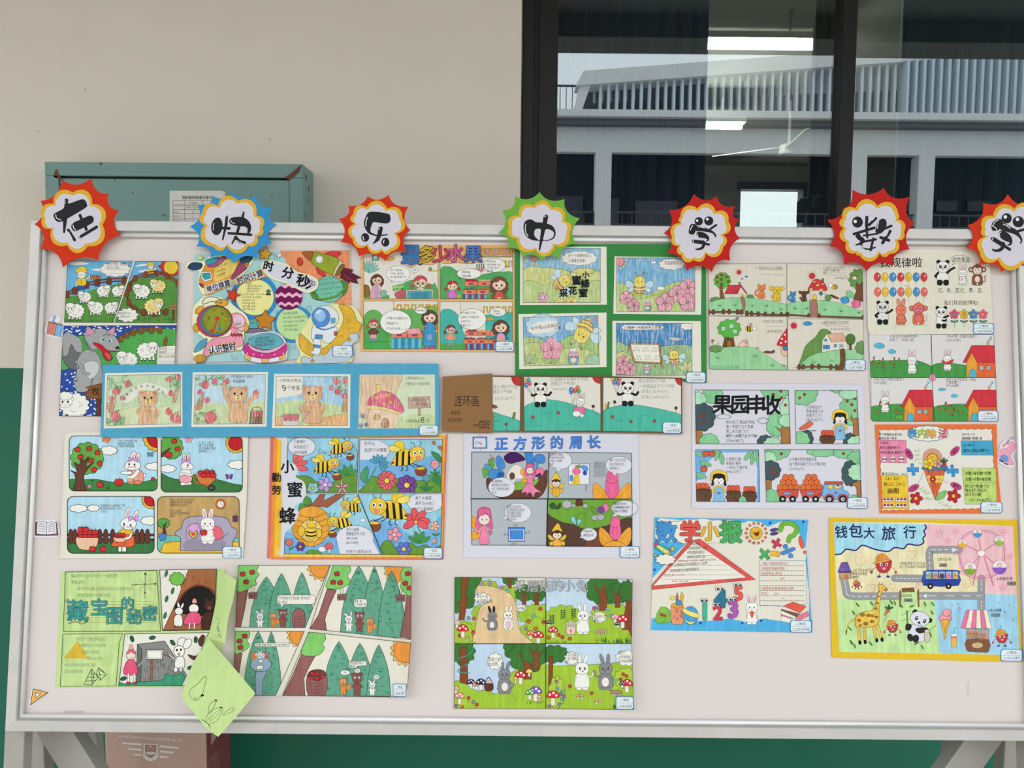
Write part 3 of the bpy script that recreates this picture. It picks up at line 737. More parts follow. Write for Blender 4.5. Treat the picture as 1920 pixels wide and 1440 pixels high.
rail((-hb, Hb), (hb, Hb), (1, -1), (-1, -1)); rail((-hb, 0), (hb, 0), (1, 1), (-1, 1)); rail((-hb, 0), (-hb, Hb), (1, 1), (1, -1)); rail((hb, 0), (hb, Hb), (-1, 1), (-1, -1))

for a, b in (((-1, 1), (1, 1)), ((-1, 0), (1, 0)), ((-1, 0), (-1, 1)), ((1, 0), (1, 1))):
    d_ = 0.0252; q = [(x * (hb - d_), d_ if y == 0 else Hb - d_, 0.0062) for x, y in (a, b)]
    MB().tube(q[0], q[1], 0.0034, 12).build('inner_bead', 'polished_bead', brd, smooth=True)  # whitened colour paints in the bright highlight along the frame's inner lip

std = empty('board_stand', 'grey metal tube stand carrying the display board, legs below its frame', 'stand', M=Matrix.Translation((0, -0.6, 0)))
def Bw(a, b, h=0.0): return BOARD.M @ Vector((a, b, h))
SI = Matrix.Translation((0, 0.6, 0))
for s_, pl, pr in ((-1, 12, 49), (1, 1917, 1960)):
    a_, b_, _ = BOARD.at([pl, pr], [1400, 1400], [-0.025] * 2)
    xm = (a_[0] + a_[1]) / 2; wd = a_[1] - a_[0]
    top = Bw(xm, bz1_ - 0.1, -0.031); mid = Bw(xm, bz0_, -0.031); n_ = (top - mid).normalized()
    foot = mid - n_ * (mid.z / n_.z)
    MB().bar(SI @ foot, SI @ top, wd, 0.025, BOARD.n).build('front_leg', 'stand_tube', std, 0.002)
    rt = Vector((xm + 0.0 * s_, foot.y + 0.38, 0.0)); hi = top + Vector((0, 0.03, -0.1))
    MB().bar(SI @ rt, SI @ hi, wd, 0.025, (0, 1, 0)).build('rear_leg', 'stand_tube', std, 0.002)
    MB().bar(SI @ (foot + Vector((0, 0, 0.08))), SI @ (rt + Vector((0, 0, 0.08))), 0.03, 0.03, (0, 0, 1)).build('foot_bar', 'stand_tube', std, 0.002)
    # diagonal brace sloping inwards behind the board, and the post beside the leg
    yb = mid.y + 0.06; q = [(118, 1376), (158, 1440)] if s_ < 0 else [(1828, 1391), (1793, 1440)]
    d0, d1 = (vplane(yb).world(*p) for p in q); dv = (d1 - d0) / (d0.z - d1.z); d1 = d0 + dv * (d0.z - 0.1); d0 = d0 - dv * 0.05
    MB().bar(SI @ d0, SI @ d1, 0.058, 0.03, (0, 1, 0)).build('diagonal_brace', 'stand_tube', std, 0.002)
    pa_, pb2 = [vplane(yb + 0.05).world(x, 1400) for x in ((50, 82) if s_ < 0 else (1884, 1916))]
    MB().box(pa_.x, pb2.x, yb + 0.65, yb + 0.68, 0.03, mid.z + 0.06).build('inner_post', 'stand_tube', std, 0.002)
xs_ = BOARD.at([30], [1400], [0])[0][0]
MB().bar(SI @ Vector((xs_, foot.y + 0.1, 0.1)), SI @ Vector((-xs_, foot.y + 0.1, 0.1)), 0.03, 0.03, (0, 1, 0)).build('cross_bar', 'stand_tube', std, 0.002)

# faint pencil scribbles left on the board face
Draw(None, None, None, (0, 0, 1.0), h=0.1, plane=BOARD, ink='printed_card', ow=1); D.root = brd
part('pencil_mark')
for i in range(9): C([(119 + i * 4.2, 1337), (121 + i * 4.2, 1334 - (i % 3)), (122.5 + i * 4.2, 1336)], 0.9, 'b3a9a8')
part('pencil_mark')
for i in range(4): C([(1812, 1282 + i * 7), (1817, 1280 + i * 7), (1813, 1286 + i * 7)], 0.8, 'b3a9a8')
D.done()

# ------------------------------------------------------------------ lettered paper badges along the top rail
def burst(tips, dep=0.72):
    """spiky outline whose sides curve inwards between the tips"""
    tips = pts_of(tips); cx = sum(p[0] for p in tips) / len(tips); cy = sum(p[1] for p in tips) / len(tips); out = []
    for i, (x, y) in enumerate(tips):
        x2, y2 = tips[(i + 1) % len(tips)]
        mx, my = (x + x2) / 2, (y + y2) / 2; qx, qy = cx + (mx - cx) * dep, cy + (my - cy) * dep
        for k in range(6):
            t = k / 6; out.append(((1 - t) ** 2 * x + 2 * t * (1 - t) * qx + t * t * x2, (1 - t) ** 2 * y + 2 * t * (1 - t) * qy + t * t * y2))
    return out
def lobes(dents, bul=0.36):
    """cloud outline: dents joined by outward arcs"""
    d = pts_of(dents); cx = sum(p[0] for p in d) / len(d); cy = sum(p[1] for p in d) / len(d); out = []
    for i, (x, y) in enumerate(d):
        x2, y2 = d[(i + 1) % len(d)]; l = math.hypot(x2 - x, y2 - y); nx, ny = (y2 - y) / l, -(x2 - x) / l
        if nx * ((x + x2) / 2 - cx) + ny * ((y + y2) / 2 - cy) < 0: nx, ny = -nx, -ny
        for k in range(8):
            t = k / 8; h = math.sin(math.pi * t) ** 0.7 * l * bul; out.append((x + (x2 - x) * t + nx * h, y + (y2 - y) * t + ny * h))
    return out
def badge(view, label, col, tips, dents, ink, h=13.0):
    Draw('letter_badge', label, 'badge', view, h=h, group='lettered badges along the top of the board', ink='printed_card')
    sheet(col, burst(tips), 0.8, 'burst_card', ink='coloured_card')
    g = lobes(dents); cx = sum(p[0] for p in g) / len(g); cy = sum(p[1] for p in g) / len(g)
    sheet('e8b53c', [(cx + (x - cx) * 1.0, cy + (y - cy) * 1.0) for x, y in g], 0.8, 'gold_cloud_card', ink='coloured_card')
    gi = lobes([(cx + (x - cx) * 0.88, cy + (y - cy) * 0.88) for x, y in pts_of(dents)], 0.34)
    part('white_cloud_print', ink='printed_card'); P('dcd6e0', gi)
    part('lettering', ink='printed_card'); ink(); D.done()
K_ = '1b1b1d'
def b1():
    S(K_, '480 380 505 340 545 355 553 412 740 350 800 370 825 430 800 480 545 632 440 685 370 680 325 610 340 560 475 480', o=0)
    P(K_, '465 660 530 640 496 850 480 860 466 848'); C('545 810 640 960', 44, K_); L('720 590 745 650', 46, K_)
    S(K_, '590 740 640 690 720 655 860 595 915 615 925 670 880 720 700 810 640 830 600 800', o=0); P(K_, '770 740 820 735 838 810 800 830'); L('720 915 970 765', 46, K_)
    for p in ('355 580 370 630 430 660', '495 365 490 415', '545 840 600 940', '615 735 625 780 655 812', '706 895 720 925'): C(p, 12, 'w')
badge((60, 330, 8.0), 'orange red spiky badge at the frame corner over the fire cabinet', 'd83c22',
      '455 58 888 30 1152 262 1303 525 1330 890 990 1265 465 1372 132 1095 38 722 128 375', '610 245 905 415 1060 730 835 1055 530 1040 290 790 150 640 320 415', b1)
def b2():
    S(K_, '440 720 470 620 530 562 600 568 640 640 640 760 590 850 520 872 460 820', o=0); P(K_, '725 508 745 540 735 690 662 960 640 972 635 955 680 700 695 560'); L('630 745 770 752', 50, K_)
    S(K_, '765 620 790 570 880 545 1000 545 1100 600 1155 690 1155 790 1120 840 1090 830 1095 760 1050 720 960 712 870 700 790 670', o=0)
    L('1020 470 1008 560', 48, K_); P(K_, '920 700 975 700 930 850 880 850'); L('755 838 1160 865', 46, K_); P(K_, '870 880 910 900 825 1038 800 1030')
    C('880 910 950 985 1040 1010', 60, K_); 
    for p in ('490 655 478 720 482 785', '790 600 810 640 860 665', '900 965 960 1005 1030 1032'): C(p, 11, 'w')
    E('w', 1000, 478, 13, o=0)
badge((350, 350, 9.6), 'bright blue spiky badge over the record card', '3e97cf',
      '845 98 1255 168 1550 385 1610 680 1530 1030 1275 1290 855 1385 430 1278 175 1082 58 722 195 325 462 165', '560 345 925 250 1255 520 1365 740 1270 890 1110 1070 720 1060 480 1080 325 690 280 480', b2)
def b3():
    S(K_, '590 490 640 440 760 432 1000 470 1045 520 1050 600 1000 655 900 655 725 635 680 720 665 780 680 840 740 885 700 885 620 840 560 750 538 650 560 560', o=0)
    C('680 850 780 890 900 885 990 872', (30, 22), K_); P(K_, '810 740 850 715 890 720 905 745 880 880 830 990 740 1045 700 1055 770 950 800 860')
    E(K_, 563, 928, 78, 84, 0); E(K_, 952, 1020, 78, 86, 0)
    for p in ('605 540 580 620 578 705', '830 745 826 775', '520 910 525 945 545 980', '930 980 918 1005 918 1035'): C(p, 17, 'w')
badge((630, 355, 10.287), 'medium orange red spiky badge hanging over the fruit shop comic', 'd83c22',
      '612 132 1015 105 1395 335 1430 785 1358 1210 965 1385 440 1288 92 1022 55 575 238 312', '590 345 990 375 1280 560 1160 850 1060 1200 890 1185 600 1085 320 960 360 665 330 480', b3)
def b4():
    S(K_, '510 740 540 650 620 608 700 630 740 660 860 668 960 690 1060 740 1110 850 1080 960 960 1010 860 1012 700 1000 590 950 530 860', o=0)
    S('dcd6e0', '735 795 835 800 815 985 750 955 710 890', o=0); S('dcd6e0', '920 805 1020 808 1078 860 1060 940 980 985 880 990', o=0)
    P(K_, '885 560 905 525 940 518 968 535 972 570 945 700 880 960 820 1190 800 1192 795 1170 840 790 868 660')
    E('w', 913, 553, 13, 16, 0); C('558 695 545 780 560 860 595 918', 15, 'w')
badge((930, 350, 9.93), 'lime green spiky badge in front of the black window frame', '76b548',
      '810 100 1275 232 1560 595 1490 1055 1190 1345 855 1385 490 1310 212 1150 52 855 115 440 350 180', '705 355 1040 390 1275 640 1370 850 1060 1090 1060 1190 730 1180 385 960 235 760 420 545', b4)
def b5():
    E(K_, 652, 557, 73, 0.0 or 73, 0); E(K_, 826, 550, 80, 80, 0); E('w', 624, 545, 21, 23, 0); E('w', 802, 520, 24, 23, 0)
    S(K_, '480 700 500 630 540 602 600 610 620 650 600 720 570 780 520 788 478 760', o=0)
    S(K_, '600 640 700 650 800 680 880 715 940 770 958 810 940 840 930 820 900 775 830 750 700 730 600 722', o=0); L('855 690 955 622', 38, K_)
    S(K_, '610 770 640 738 720 745 800 790 835 850 820 895 770 915 800 875 740 850 660 840 620 815', o=0)
    L('550 905 830 962', 40, K_); P(K_, '530 880 560 875 700 888 745 890 760 920 700 960 540 930')
    C('745 935 720 1010 660 1040 605 1045', (60, 26), K_)
    for p in ('548 630 515 680 503 715', '640 655 700 658 750 675', '628 775 630 800 640 825', '556 888 553 920'): C(p, 13, 'w')
badge((1240, 355, 9.29), 'red spiky badge below the navy curtain in the window', 'c62c28',
      '565 82 965 122 1290 292 1352 520 1372 852 1198 1242 880 1440 435 1415 108 1120 50 755 130 365', '630 330 950 390 1170 560 1060 790 1080 1000 770 1120 560 1230 350 1150 310 985 185 830 350 590 330 480', b5)
def b6():
    E(K_, 532, 605, 86, 90, 0); E('w', 495, 595, 27, 27, 0); P(K_, '655 515 685 500 705 520 700 720 705 860 690 870 670 850 650 650')
    L('715 650 825 545', 44, K_); L('475 795 800 695', 44, K_); L('630 820 850 790', 30, K_)
    S(K_, '830 690 860 600 920 550 980 570 995 640 970 720 900 785 840 785 815 750', o=0); L('960 710 1070 665', 40, K_)
    L('1050 750 930 935', 50, K_); L('900 850 1030 895', 48, K_)
    S(K_, '500 820 560 790 590 830 640 870 640 920 600 960 510 975 505 955 560 935 570 900 520 890', o=0)
    C('590 960 640 1020 720 1035 810 1005', 26, K_); L('785 865 740 1050', 38, K_); L('600 920 825 880', 36, K_)
    for p in ('800 540 770 570', '868 605 845 705', '1020 745 985 825', '505 850 520 880 545 895', '605 985 640 1015'): C(p, 12, 'w')
badge((1545, 345, 8.4706), 'big red spiky badge overlapping the thick window mullion', 'c62c28',
      '450 90 952 62 1362 205 1440 622 1360 1040 1085 1300 675 1385 315 1282 88 990 48 572 300 380', '500 385 850 345 1180 480 1145 565 1270 760 1165 890 1040 1110 885 1100 560 1130 510 1100 350 930 310 700 290 540', b6)
def b7():
    E(K_, 788, 490, 87, 87, 0); E(K_, 985, 548, 97, 95, 0); E('w', 765, 465, 29, 31, 0); E('w', 970, 505, 29, 31, 0)
    S(K_, '530 600 580 530 650 498 710 520 720 580 660 680 610 700 545 690', o=0); S(K_, '660 560 750 570 850 630 960 690 1040 810 1050 880 1020 920 1010 905 1020 850 940 770 800 720 660 660', o=0)
    L('950 715 1090 675', 44, K_); S(K_, '650 740 690 695 760 705 850 780 885 870 860 940 790 945 835 915 820 890 740 860 670 800', o=0)
    L('545 830 840 1015', 50, K_); P(K_, '540 805 580 808 700 880 750 890 760 920 740 970 690 960 530 860'); C('740 950 680 1020 600 1035 550 1015', (70, 26), K_)
    for p in ('560 600 600 540 650 515', '540 610 600 650 625 690', '730 590 790 615 845 660', '690 720 660 750 675 790', '555 820 545 855'): C(p, 13, 'w')
badge((1800, 355, 9.0), 'orange red spiky badge at the end of the rail above the side frame', 'd83c22',
      '388 228 805 80 1180 240 1500 300 1640 640 1620 1000 1400 1250 1180 1310 700 1400 320 1285 92 985 125 608', '555 450 920 325 1230 340 1460 620 1430 860 1300 1100 1060 1250 640 1185 330 1050 455 800 370 660', b7)

# ------------------------------------------------------------------ small drawn things used by several pictures
def apple(x,y,r,c='d8322e',o=True,leaf=None):
    S(c,[(x - r,y - r * .1),(x - r * .6,y - r * .8),(x,y - r * .62),(x + r * .6,y - r * .8),(x + r,y - r * .1),(x + r * .62,y + r * .75),(x,y + r * .68),(x - r * .62,y + r * .75)],o,n=3)
    L([(x,y - r * .6),(x + r * .25,y - r * 1.3)],D.ow,'3a2418')
    if leaf: E(leaf,x + r * .6,y - r * 1.1,r * .4,r * .2,o=0,rot=-20,n=8)
def petals(x,y,r,n,c,cc='f2d23c',o=True,rot=0,k=0.46,rc=0.3):
    for i in range(n):
        a = math.radians(rot + 360 * i / n);E(c,x + r * .6 * math.cos(a),y + r * .6 * math.sin(a),r * .46,r * k * .8,o=o,rot=math.degrees(a),n=12)
    E(cc,x,y,r * rc,o=o,n=10)
def bloom(x,y,r,c,cc='f2d23c',n=5,o=True,rot=0.3):
    P(c,scal(x,y,r,r,n,0.3,rot),o);E(cc,x,y,r * .28,o=o,n=8)
def tuft(x,y,s,c='2f6a34',n=4,wd=None):
    for i in range(n):
        t = (i / (n - 1) - .5) * 2;P(c,[(x + t * s * .3 - s * .1,y),(x + t * s,y - s * (1.1 - abs(t) * .4)),(x + t * s * .3 + s * .1,y)])
def blades(x0,x1,y,s,c,n,seed=1):
    rn = random.Random(seed)
    for i in range(n):
        x = rn.uniform(x0,x1);d = rn.uniform(-.4,.4) * s;h = s * rn.uniform(.6,1.2);yy = y + rn.uniform(-.3,.3) * s
        P(c,[(x - s * .1,yy),(x + d,yy - h),(x + s * .1,yy)])
def fence(pts,ph,pw,c,n,o=True,rails=((0.35,0.18),(0.7,0.18))):
    """posts along a line, two rails behind"""
    p = pts_of(pts);q = catmull(p,False,6)
    for f,t in rails: _line([(x,y - ph * f) for x,y in q],ph * t,c,False);C([(x,y - ph * f - ph * t / 2) for x,y in q],1.5);C([(x,y - ph * f + ph * t / 2) for x,y in q],1.5)
    ln = len(q) - 1
    for i in range(n):
        x,y = q[int(round(i * ln / (n - 1)))];P(c,[(x - pw / 2,y),(x - pw / 2,y - ph * .8),(x,y - ph),(x + pw / 2,y - ph * .8),(x + pw / 2,y)],o)
def crown(x,y,rx,ry,c,n=9,o=True,amp=.16,ph=.2): P(c,scal(x,y,rx,ry,n,amp,ph),o)
def bubble(x,y,rx,ry,tail=None,c='f3f0e8',o=True):
    if tail: P(c,[(x - rx * .25,y + ry * .6),tail,(x + rx * .1,y + ry * .7)] if tail[1] > y else [(x - rx * .2,y - ry * .6),tail,(x + rx * .2,y - ry * .6)],o)
    E(c,x,y,rx,ry,o,n=28)
    if tail: P(c,[(x - rx * .22,y + ry * .5),((x + tail[0]) / 2,(y + ry + tail[1]) / 2 - ry * .3),(x + rx * .08,y + ry * .6)] if tail[1] > y else [(x,y),(x + 1,y),(x,y + 1)])
def sheep(x,y,s,wool='f4f1e8',face='f7f3ea',flip=1,shade='c9c4b8',sit=False):
    with sub('sheep_print'),at(x,y,s * flip / 100,s / 100):
        for lx in (-30,-12,14,30): P(face,[(lx - 5,30),(lx + 5,30),(lx + 5,58),(lx - 6,58)],2);R('3a3632',lx - 6,53,lx + 5,59)
        P(wool,scal(5,5,52,42,12,.14),2.5);C('20 -5 32 4 20 12',6,shade);C('-10 20 0 28 12 24',6,shade)
        E(face,-48,-14,9,5,2,30);E(face,-4,-14,9,5,2,-30);E(face,-26,-6,24,21,2)
        P(wool,scal(-26,-26,27,15,9,.18),2.5)
        for ex in (-35,-17): E('k',ex,-6,3.2,4,0)
        E('f3a9a0',-42,3,4,3,0);E('f3a9a0',-11,3,4,3,0);C('-31 5 -26 8 -21 5',2)
def farmer(x,y,s):
    with sub('farmer_print'),at(x,y,s / 100):
        C('35 10 70 -5 72 -28',12,'k');C('35 10 68 -5 70 -26',8,'f7efe2');C('-35 12 -48 45 -38 62',10,'f7efe2')
        P('2f5fa8','-32 60 34 60 30 105 4 105 0 80 -6 105 -32 105',2.5);S('f0c83a','-38 8 0 0 38 8 36 62 -34 62',2.5);C('0 8 1 60',2)
        for yy in (20,34,48): L([(-8,yy),(8,yy)],2)
        E('f7efe2',0,-30,38,34,2.5);E(None,-15,-28,10,8,2);E(None,15,-28,10,8,2);C('-6 -12 0 -8 6 -12',2)
        S('f2cf3c','-52 -46 -40 -86 0 -104 40 -86 52 -46 0 -60',2.5);C('-42 -66 0 -78 42 -66',2)

# ------------------------------------------------------------------ the lost lamb comic: sheep, farmer and a grey wolf
Draw('comic_drawing','sheep comic with a big grey wolf and a starry blue ground below','drawing',(100,470,4.5),h=1.2,ow=2.5,group='drawings pinned on the board',bend=(1,0,[(50,3.5),(130,.3),(900,0.2),(1060,2.5)]))
sheet('ece7da','122 78 1055 90 1030 940 1000 1400 52 1396 80 640')
panel('6fb6dd','122 84 670 88 506 606 92 604',label='sheep in a meadow with a farmer behind a fence')
S('ece7da','140 110 200 90 300 108 240 120 170 122',0);S('ece7da','320 158 400 150 470 165 380 172',0);S('5a9440','80 400 200 380 330 330 460 300 640 290 640 620 60 620',0)
blades(100,540,600,26,'3f6e26',40,2);blades(110,560,440,22,'7cae4c',26,3)
fence('110 400 180 370 280 320 370 300 470 285 600 280',66,44,'7a3d2c',6)
R('b98a55',316,206,398,240,2.5);T('牧场',357,223,26,mid=True);L('338 240 338 290',5,'7a5a30')
farmer(238,232,95)
for a in ((262,385,105,1),(425,335,110,-1),(550,335,105,-1),(180,500,150,1),(355,475,125,1),(490,475,110,-1)): sheep(a[0],a[1],a[2],flip=a[3])
with sub('speech_cloud','white thought cloud with writing'):
    CL(392,92,655,222,'efebe0',11,amp=.15)
    for y in (128,160,192): L([(430,y + 2),(630,y)],1.6,'b06a5a')
    TL(['老爷爷有一群羊,','50只小羊。'],450,112,26,34,'333338')
endp()
panel('6fb6dd','690 90 1052 92 1040 612 518 606',label='sheep in a round pen with a red and yellow sun')
S('ece7da','690 130 760 110 800 124 720 132',0);S('ece7da','720 175 790 158 830 172 770 184',0);P('c23a34',star(990,140,110,.72,10,5),2);E('f0cf45',992,140,60,o=2)
S('5a9440','500 420 640 260 760 210 900 215 1070 260 1070 640 480 640',0);blades(600,1040,590,30,'3f6e26',50,4);blades(660,1000,380,22,'3f6e26',30,5)
farmer(822,160,62)
fence('640 330 690 260 780 225 870 215 960 240 1050 300',55,34,'8a4330',6);fence('640 340 620 400 650 490 730 540 830 560 950 545',58,34,'8a4330',7)
sheep(742,335,135);sheep(880,290,125,'f0dc8e',flip=1,shade='d8b95a');sheep(850,460,150,'f0dc8e',flip=-1,shade='d8b95a')
CL(528,482,720,606,'efebe0',10);TL(['一只迷','路回来的小羊,','小羊黄色小羊','2只'],545,500,20,28,'333338')
P('b98a55','975 455 1060 450 1060 498 980 500',2.5);T('牧场',1015,476,26,mid=True);R('7a4630',1004,498,1022,590,2);S('3d8a3c','970 575 1000 570 1012 600 985 605',2)
endp()
panel('2f4fa0','88 634 1040 630 1000 1398 50 1394 70 900',label='grey wolf with open red mouth before starry blue ground')
rn = random.Random(5)
with sub('white_dot_print'):
    for i in range(420):
        x,y = rn.uniform(60,1040),rn.uniform(636,1395)
        if 290 < y - 500 < 560 and x > 330: continue
        E('eef0f2',x,y,rn.uniform(8,13),rn.uniform(5,8),0,rn.uniform(-60,20),n=8)
S('56ab52','60 800 180 730 300 720 520 780 640 700 800 668 1060 690 1060 1000 420 1010 380 1010 330 900 200 960 60 1000',2.5)
fence('540 800 620 740 740 705 900 700',62,34,'8a5a2c',7);P('8a5a2c','925 800 930 745 958 722 965 760 955 800',2.5)
sheep(795,835,165,flip=-1);sheep(620,915,165,flip=1)
P('ece7da','880 810 1030 800 1028 960 872 960',2.5)
for y in (835,868,902,936): L([(885,y),(1025,y - 2)],1.6,'b06a5a')
TL(['老大灰','狼来吃','掉了几只小羊'],890,822,26,34,'333338')
with sub('wolf_print','grey wolf with open red mouth'):
    g,dk = 'a8a8a8','6f6f70'
    S(g,'78 750 105 690 150 700 220 740 242 800 235 900 200 1000 140 990 90 930',2.5);S(dk,'75 900 120 880 150 790 190 850 240 870 200 960 190 1005 130 985',2.5)
    S(g,'250 850 330 840 390 900 410 1000 420 1110 320 1140 330 1080 200 1100 190 1040 240 980 200 940',2.5);S(g,'200 1000 300 990 330 1060 310 1150 270 1190 200 1185 175 1110 205 1095',2.5)
    S('cfcfcf','260 960 330 930 385 960 370 1040 300 1080',2);C('195 935 240 980 260 1030 300 1040',24,'k');C('195 935 240 980 260 1030 300 1040',19,g)
    S(g,'265 720 330 670 420 660 500 700 560 790 540 850 470 850 500 900 470 930 430 910 380 830 320 840 290 790',2.5)
    S('c2242c','335 775 400 790 460 840 540 846 480 860 495 905 470 930 430 905 400 840 350 800',2.5);S('e05a5a','430 860 470 870 490 905 465 920',2)
    P(g,'260 730 285 630 360 690',2.5);P('f58ab0','285 712 298 650 340 695');P(g,'445 690 520 635 520 720',2.5);P('f58ab0','462 688 508 654 506 712')
    E('w',415,752,20,22,2);E('5ab8c4',418,752,12,14,2);E('k',420,752,5,7,0);E('w',478,758,20,18,2);E('5ab8c4',476,760,11,12,2);E('k',475,760,5,6,0)
    E('k',538,818,18,14,0);E('w',532,812,5,4,0);C('420 715 450 708 480 716',7,dk)
    for i in range(14): L([(250 + i * 6,730 + i * 7),(238 + i * 7,760 + i * 8)],3,dk)
P('8a5a2c','270 1150 420 1115 420 1250 270 1250 310 1230 240 1225 300 1200 240 1195 310 1180',2.5);T('牧',355,1190,62,fat=.01,mid=True);R('6a4026',362,1250,400,1398,2.5)
sheep(165,1290,250)
endp();D.done()

# ------------------------------------------------------------------ hours, minutes, seconds: a collage of cut-out pieces
Draw('paper_collage','space themed time collage with rocket, planets, alarm clock and astronaut','collage',(345,450,5.647),h=1.4,ow=4,group='drawings pinned on the board')
sheet('aed6d6','105 155 1010 115 1760 105 1770 690 1690 1250 480 1290 110 1300',.5,'backing_sheet')
part('orange_corner_print');P('f09a6a','1010 115 1755 108 1768 700 1650 700 1240 480');
for i in range(16): x,y = random.Random(i).uniform(1250,1720),random.Random(i + 50).uniform(150,640);C([(x,y),(x + 22,y - 12),(x + 44,y - 2)],4,'d4603a')
E('d4442e',1228,230,32,45,4,-10)
for x,y in ((500,1220),(1120,1110),(1290,690),(950,150),(650,1010),(970,740)):
    part('motion_line_print')
    for k in range(3): C([(x + k * 24,y),(x + k * 24 + 12,y + 25),(x + k * 24 + 8,y + 55)],4,'2a6a94')
def cut(c,p,th=.5,name='cutout',label=None,smooth=False,rim=None):
    """a piece of card cut out and glued on"""
    p = pts_of(p);p = catmull(p,True) if smooth else p
    sheet(c,p,th,name,label)
cut('3f8fc8',ell(745,600,250,245,n=36),.4,'blue_disc');cut('f0ea9c',ell(750,605,200,190,n=36),.3,'yellow_note_disc')
part('lettering')
TL(['加减法','小时计时法和分针法','从整时开始的走法','从整时开始计时'],660,462,22,27,'333');T('① 分+时=时刻   ② 时-时=经过',590,575,22,'444',wd=320);TL(['走1小格1秒 走1大格5秒','走1圈60秒=1分','开始+经过=结束','结束-经过=开始','结束-开始=经过'],620,606,22,32,'444')
C('700 460 685 475 695 490 685 500 700 520',3);C('700 670 685 690 695 705 685 720 700 740',3);P('2f8a80',star(893,545,26,.7,7),3);R('3a1c18',868,568,920,585)
cut('3f8fc8',ell(1160,890,210,200,n=36),.4,'blue_disc');cut('c4e4a0',ell(1152,885,172,168,n=36),.3,'green_note_disc')
part('lettering');TL(['时间单位换算','从大到小:比如秒分时','1时=60分,1分=60秒','1时60秒时间.'],1050,780,30,44,'555',rot=-3);T('时>分>秒',1065,950,34,'555',wd=140)
cut('f3b8cc',ell(1108,600,148,140,n=36),.5,'striped_planet')
for y in (520,620,715):
    k = [(970 + i * 14,y - 20 + 12 * math.sin(i * 1.1)) for i in range(21)];k2 = [(x,y + 45 + 12 * math.sin(i * 1.1)) for i,(x,_) in enumerate(k)]
    D.clip = ell(1108,600,146,138,n=28);P('7a1f58',k + k2[::-1]);D.clip = None
P(None,ell(1108,600,146,138,n=36),3)
# rocket
part('flame_print');P('6a2434','1680 290 1790 315 1770 345 1880 400 1820 410 1845 462 1760 440 1745 460 1700 425 1650 400',4);L('1700 330 1800 400',8,'4a1424');L('1690 370 1770 420',6,'8a4a50')
with at(0,0):
    part('rocket_print','green rocket with brown nose');S('dc3f3f','1480 150 1560 120 1650 128 1660 150 1600 190 1520 170',4);S('dc3f3f','1400 290 1470 310 1500 390 1440 370 1405 330',4)
    P('f2e9c0','1640 210 1690 250 1600 375 1560 360',3)
    for k in range(7): L([(1655 - k * 10,222 + k * 22),(1690 - k * 10,232 + k * 22)],3)
    S('8a6a34','1660 260 1700 275 1640 370 1600 365',4);S('9aa832','1365 128 1500 150 1640 205 1600 310 1560 365 1420 300 1335 215',4);S('a8622c','1255 135 1300 122 1368 128 1340 215 1290 185',4);E('f4f1e8',1432,205,42,44,4);E(None,1430,203,30,32,3)
part('ringed_planet_print','mint ringed planet');S('58903a','1340 560 1420 470 1690 430 1735 470 1700 580 1540 640 1390 630',4);E('7cc8a8',1540,520,150,142,4,8);
D.clip = ell(1540,520,148,140,n=28)
for k in range(5): C([(1390 + i * 24,420 + k * 52 + 14 * (i % 2) - i * 3) for i in range(13)],4,'2a6a84')
D.clip = None;C('1345 560 1380 615 1500 622 1640 575 1725 480',22,'k');C('1345 560 1380 612 1500 620 1640 573 1723 482',16,'6aa83c')
# title band
cut('f2ecc4','815 270 870 215 960 225 1100 260 1190 330 1330 370 1420 430 1400 520 1300 560 1180 510 1080 460 950 420 840 340',.5,'title_backing',smooth=True)
part('title_print');S('dcdae4','825 275 880 230 960 240 1090 275 1190 345 1320 385 1405 440 1380 505 1300 535 1190 495 1080 445 960 400 850 330',0)
T('时',895,280,105,fat=.035,mid=True,rot=12);T('分',1100,350,120,fat=.035,mid=True,rot=10);T('秒',1260,435,130,fat=.035,mid=True,rot=12);S('k','1285 505 1340 480 1345 495 1295 520',0)
for x,y in ((1340,450),(1370,460),(1320,435)): E(None,x,y,15,22,6)
# bus-like watch at the top
cut('f4efc2','20 290 60 230 190 225 300 160 480 140 700 165 740 200 660 330 520 430 400 470 220 580 150 470 160 330 60 320',.5,'ship_backing',smooth=True)
part('ship_print','orange space ship with watch strap');S('2a4468','40 285 90 238 190 250 180 300 120 318 60 310',4);S('f0a03c','165 440 200 320 260 230 420 180 600 190 560 330 420 420 240 500',4);S('eecf6a','330 300 420 220 560 200 540 330 400 420 320 430',0);S('3aa6b4','225 220 300 190 370 185 330 240 250 265',4);S('a85a80','250 265 330 240 390 180 450 178 380 260 280 290',4)
P('e9eee8','185 335 285 330 300 420 215 445 178 395',4);P('3aa6b4','200 352 275 348 282 405 222 420 192 385',4);S('2a5a74','590 210 640 175 725 170 700 230 620 250',4);P('a04a6a','580 250 690 235 660 310 520 420 490 410',4);E('e8a03c',662,265,24,26,4);E('c25a4a',662,265,10,10,3);S('8a3a5a','160 455 220 480 215 510 175 490',3)
TL(['时→分→秒','1时=60分','1分=60秒'],350,290,26,46,'555',rot=-22)
cut('f0a94c','205 480 490 395 515 480 230 590',.4,'heading_card');part('lettering');P('dcdae4','218 490 480 410 500 475 235 570');T('单位换算',365,490,74,fat=.02,mid=True,wd=260,rot=-16)
cut('f0a94c','530 425 820 305 870 390 550 480',.4,'heading_card');part('lettering');P('dcdae4','545 425 815 320 850 385 560 465');T('时间计算',700,395,74,fat=.02,mid=True,wd=285,rot=-19)
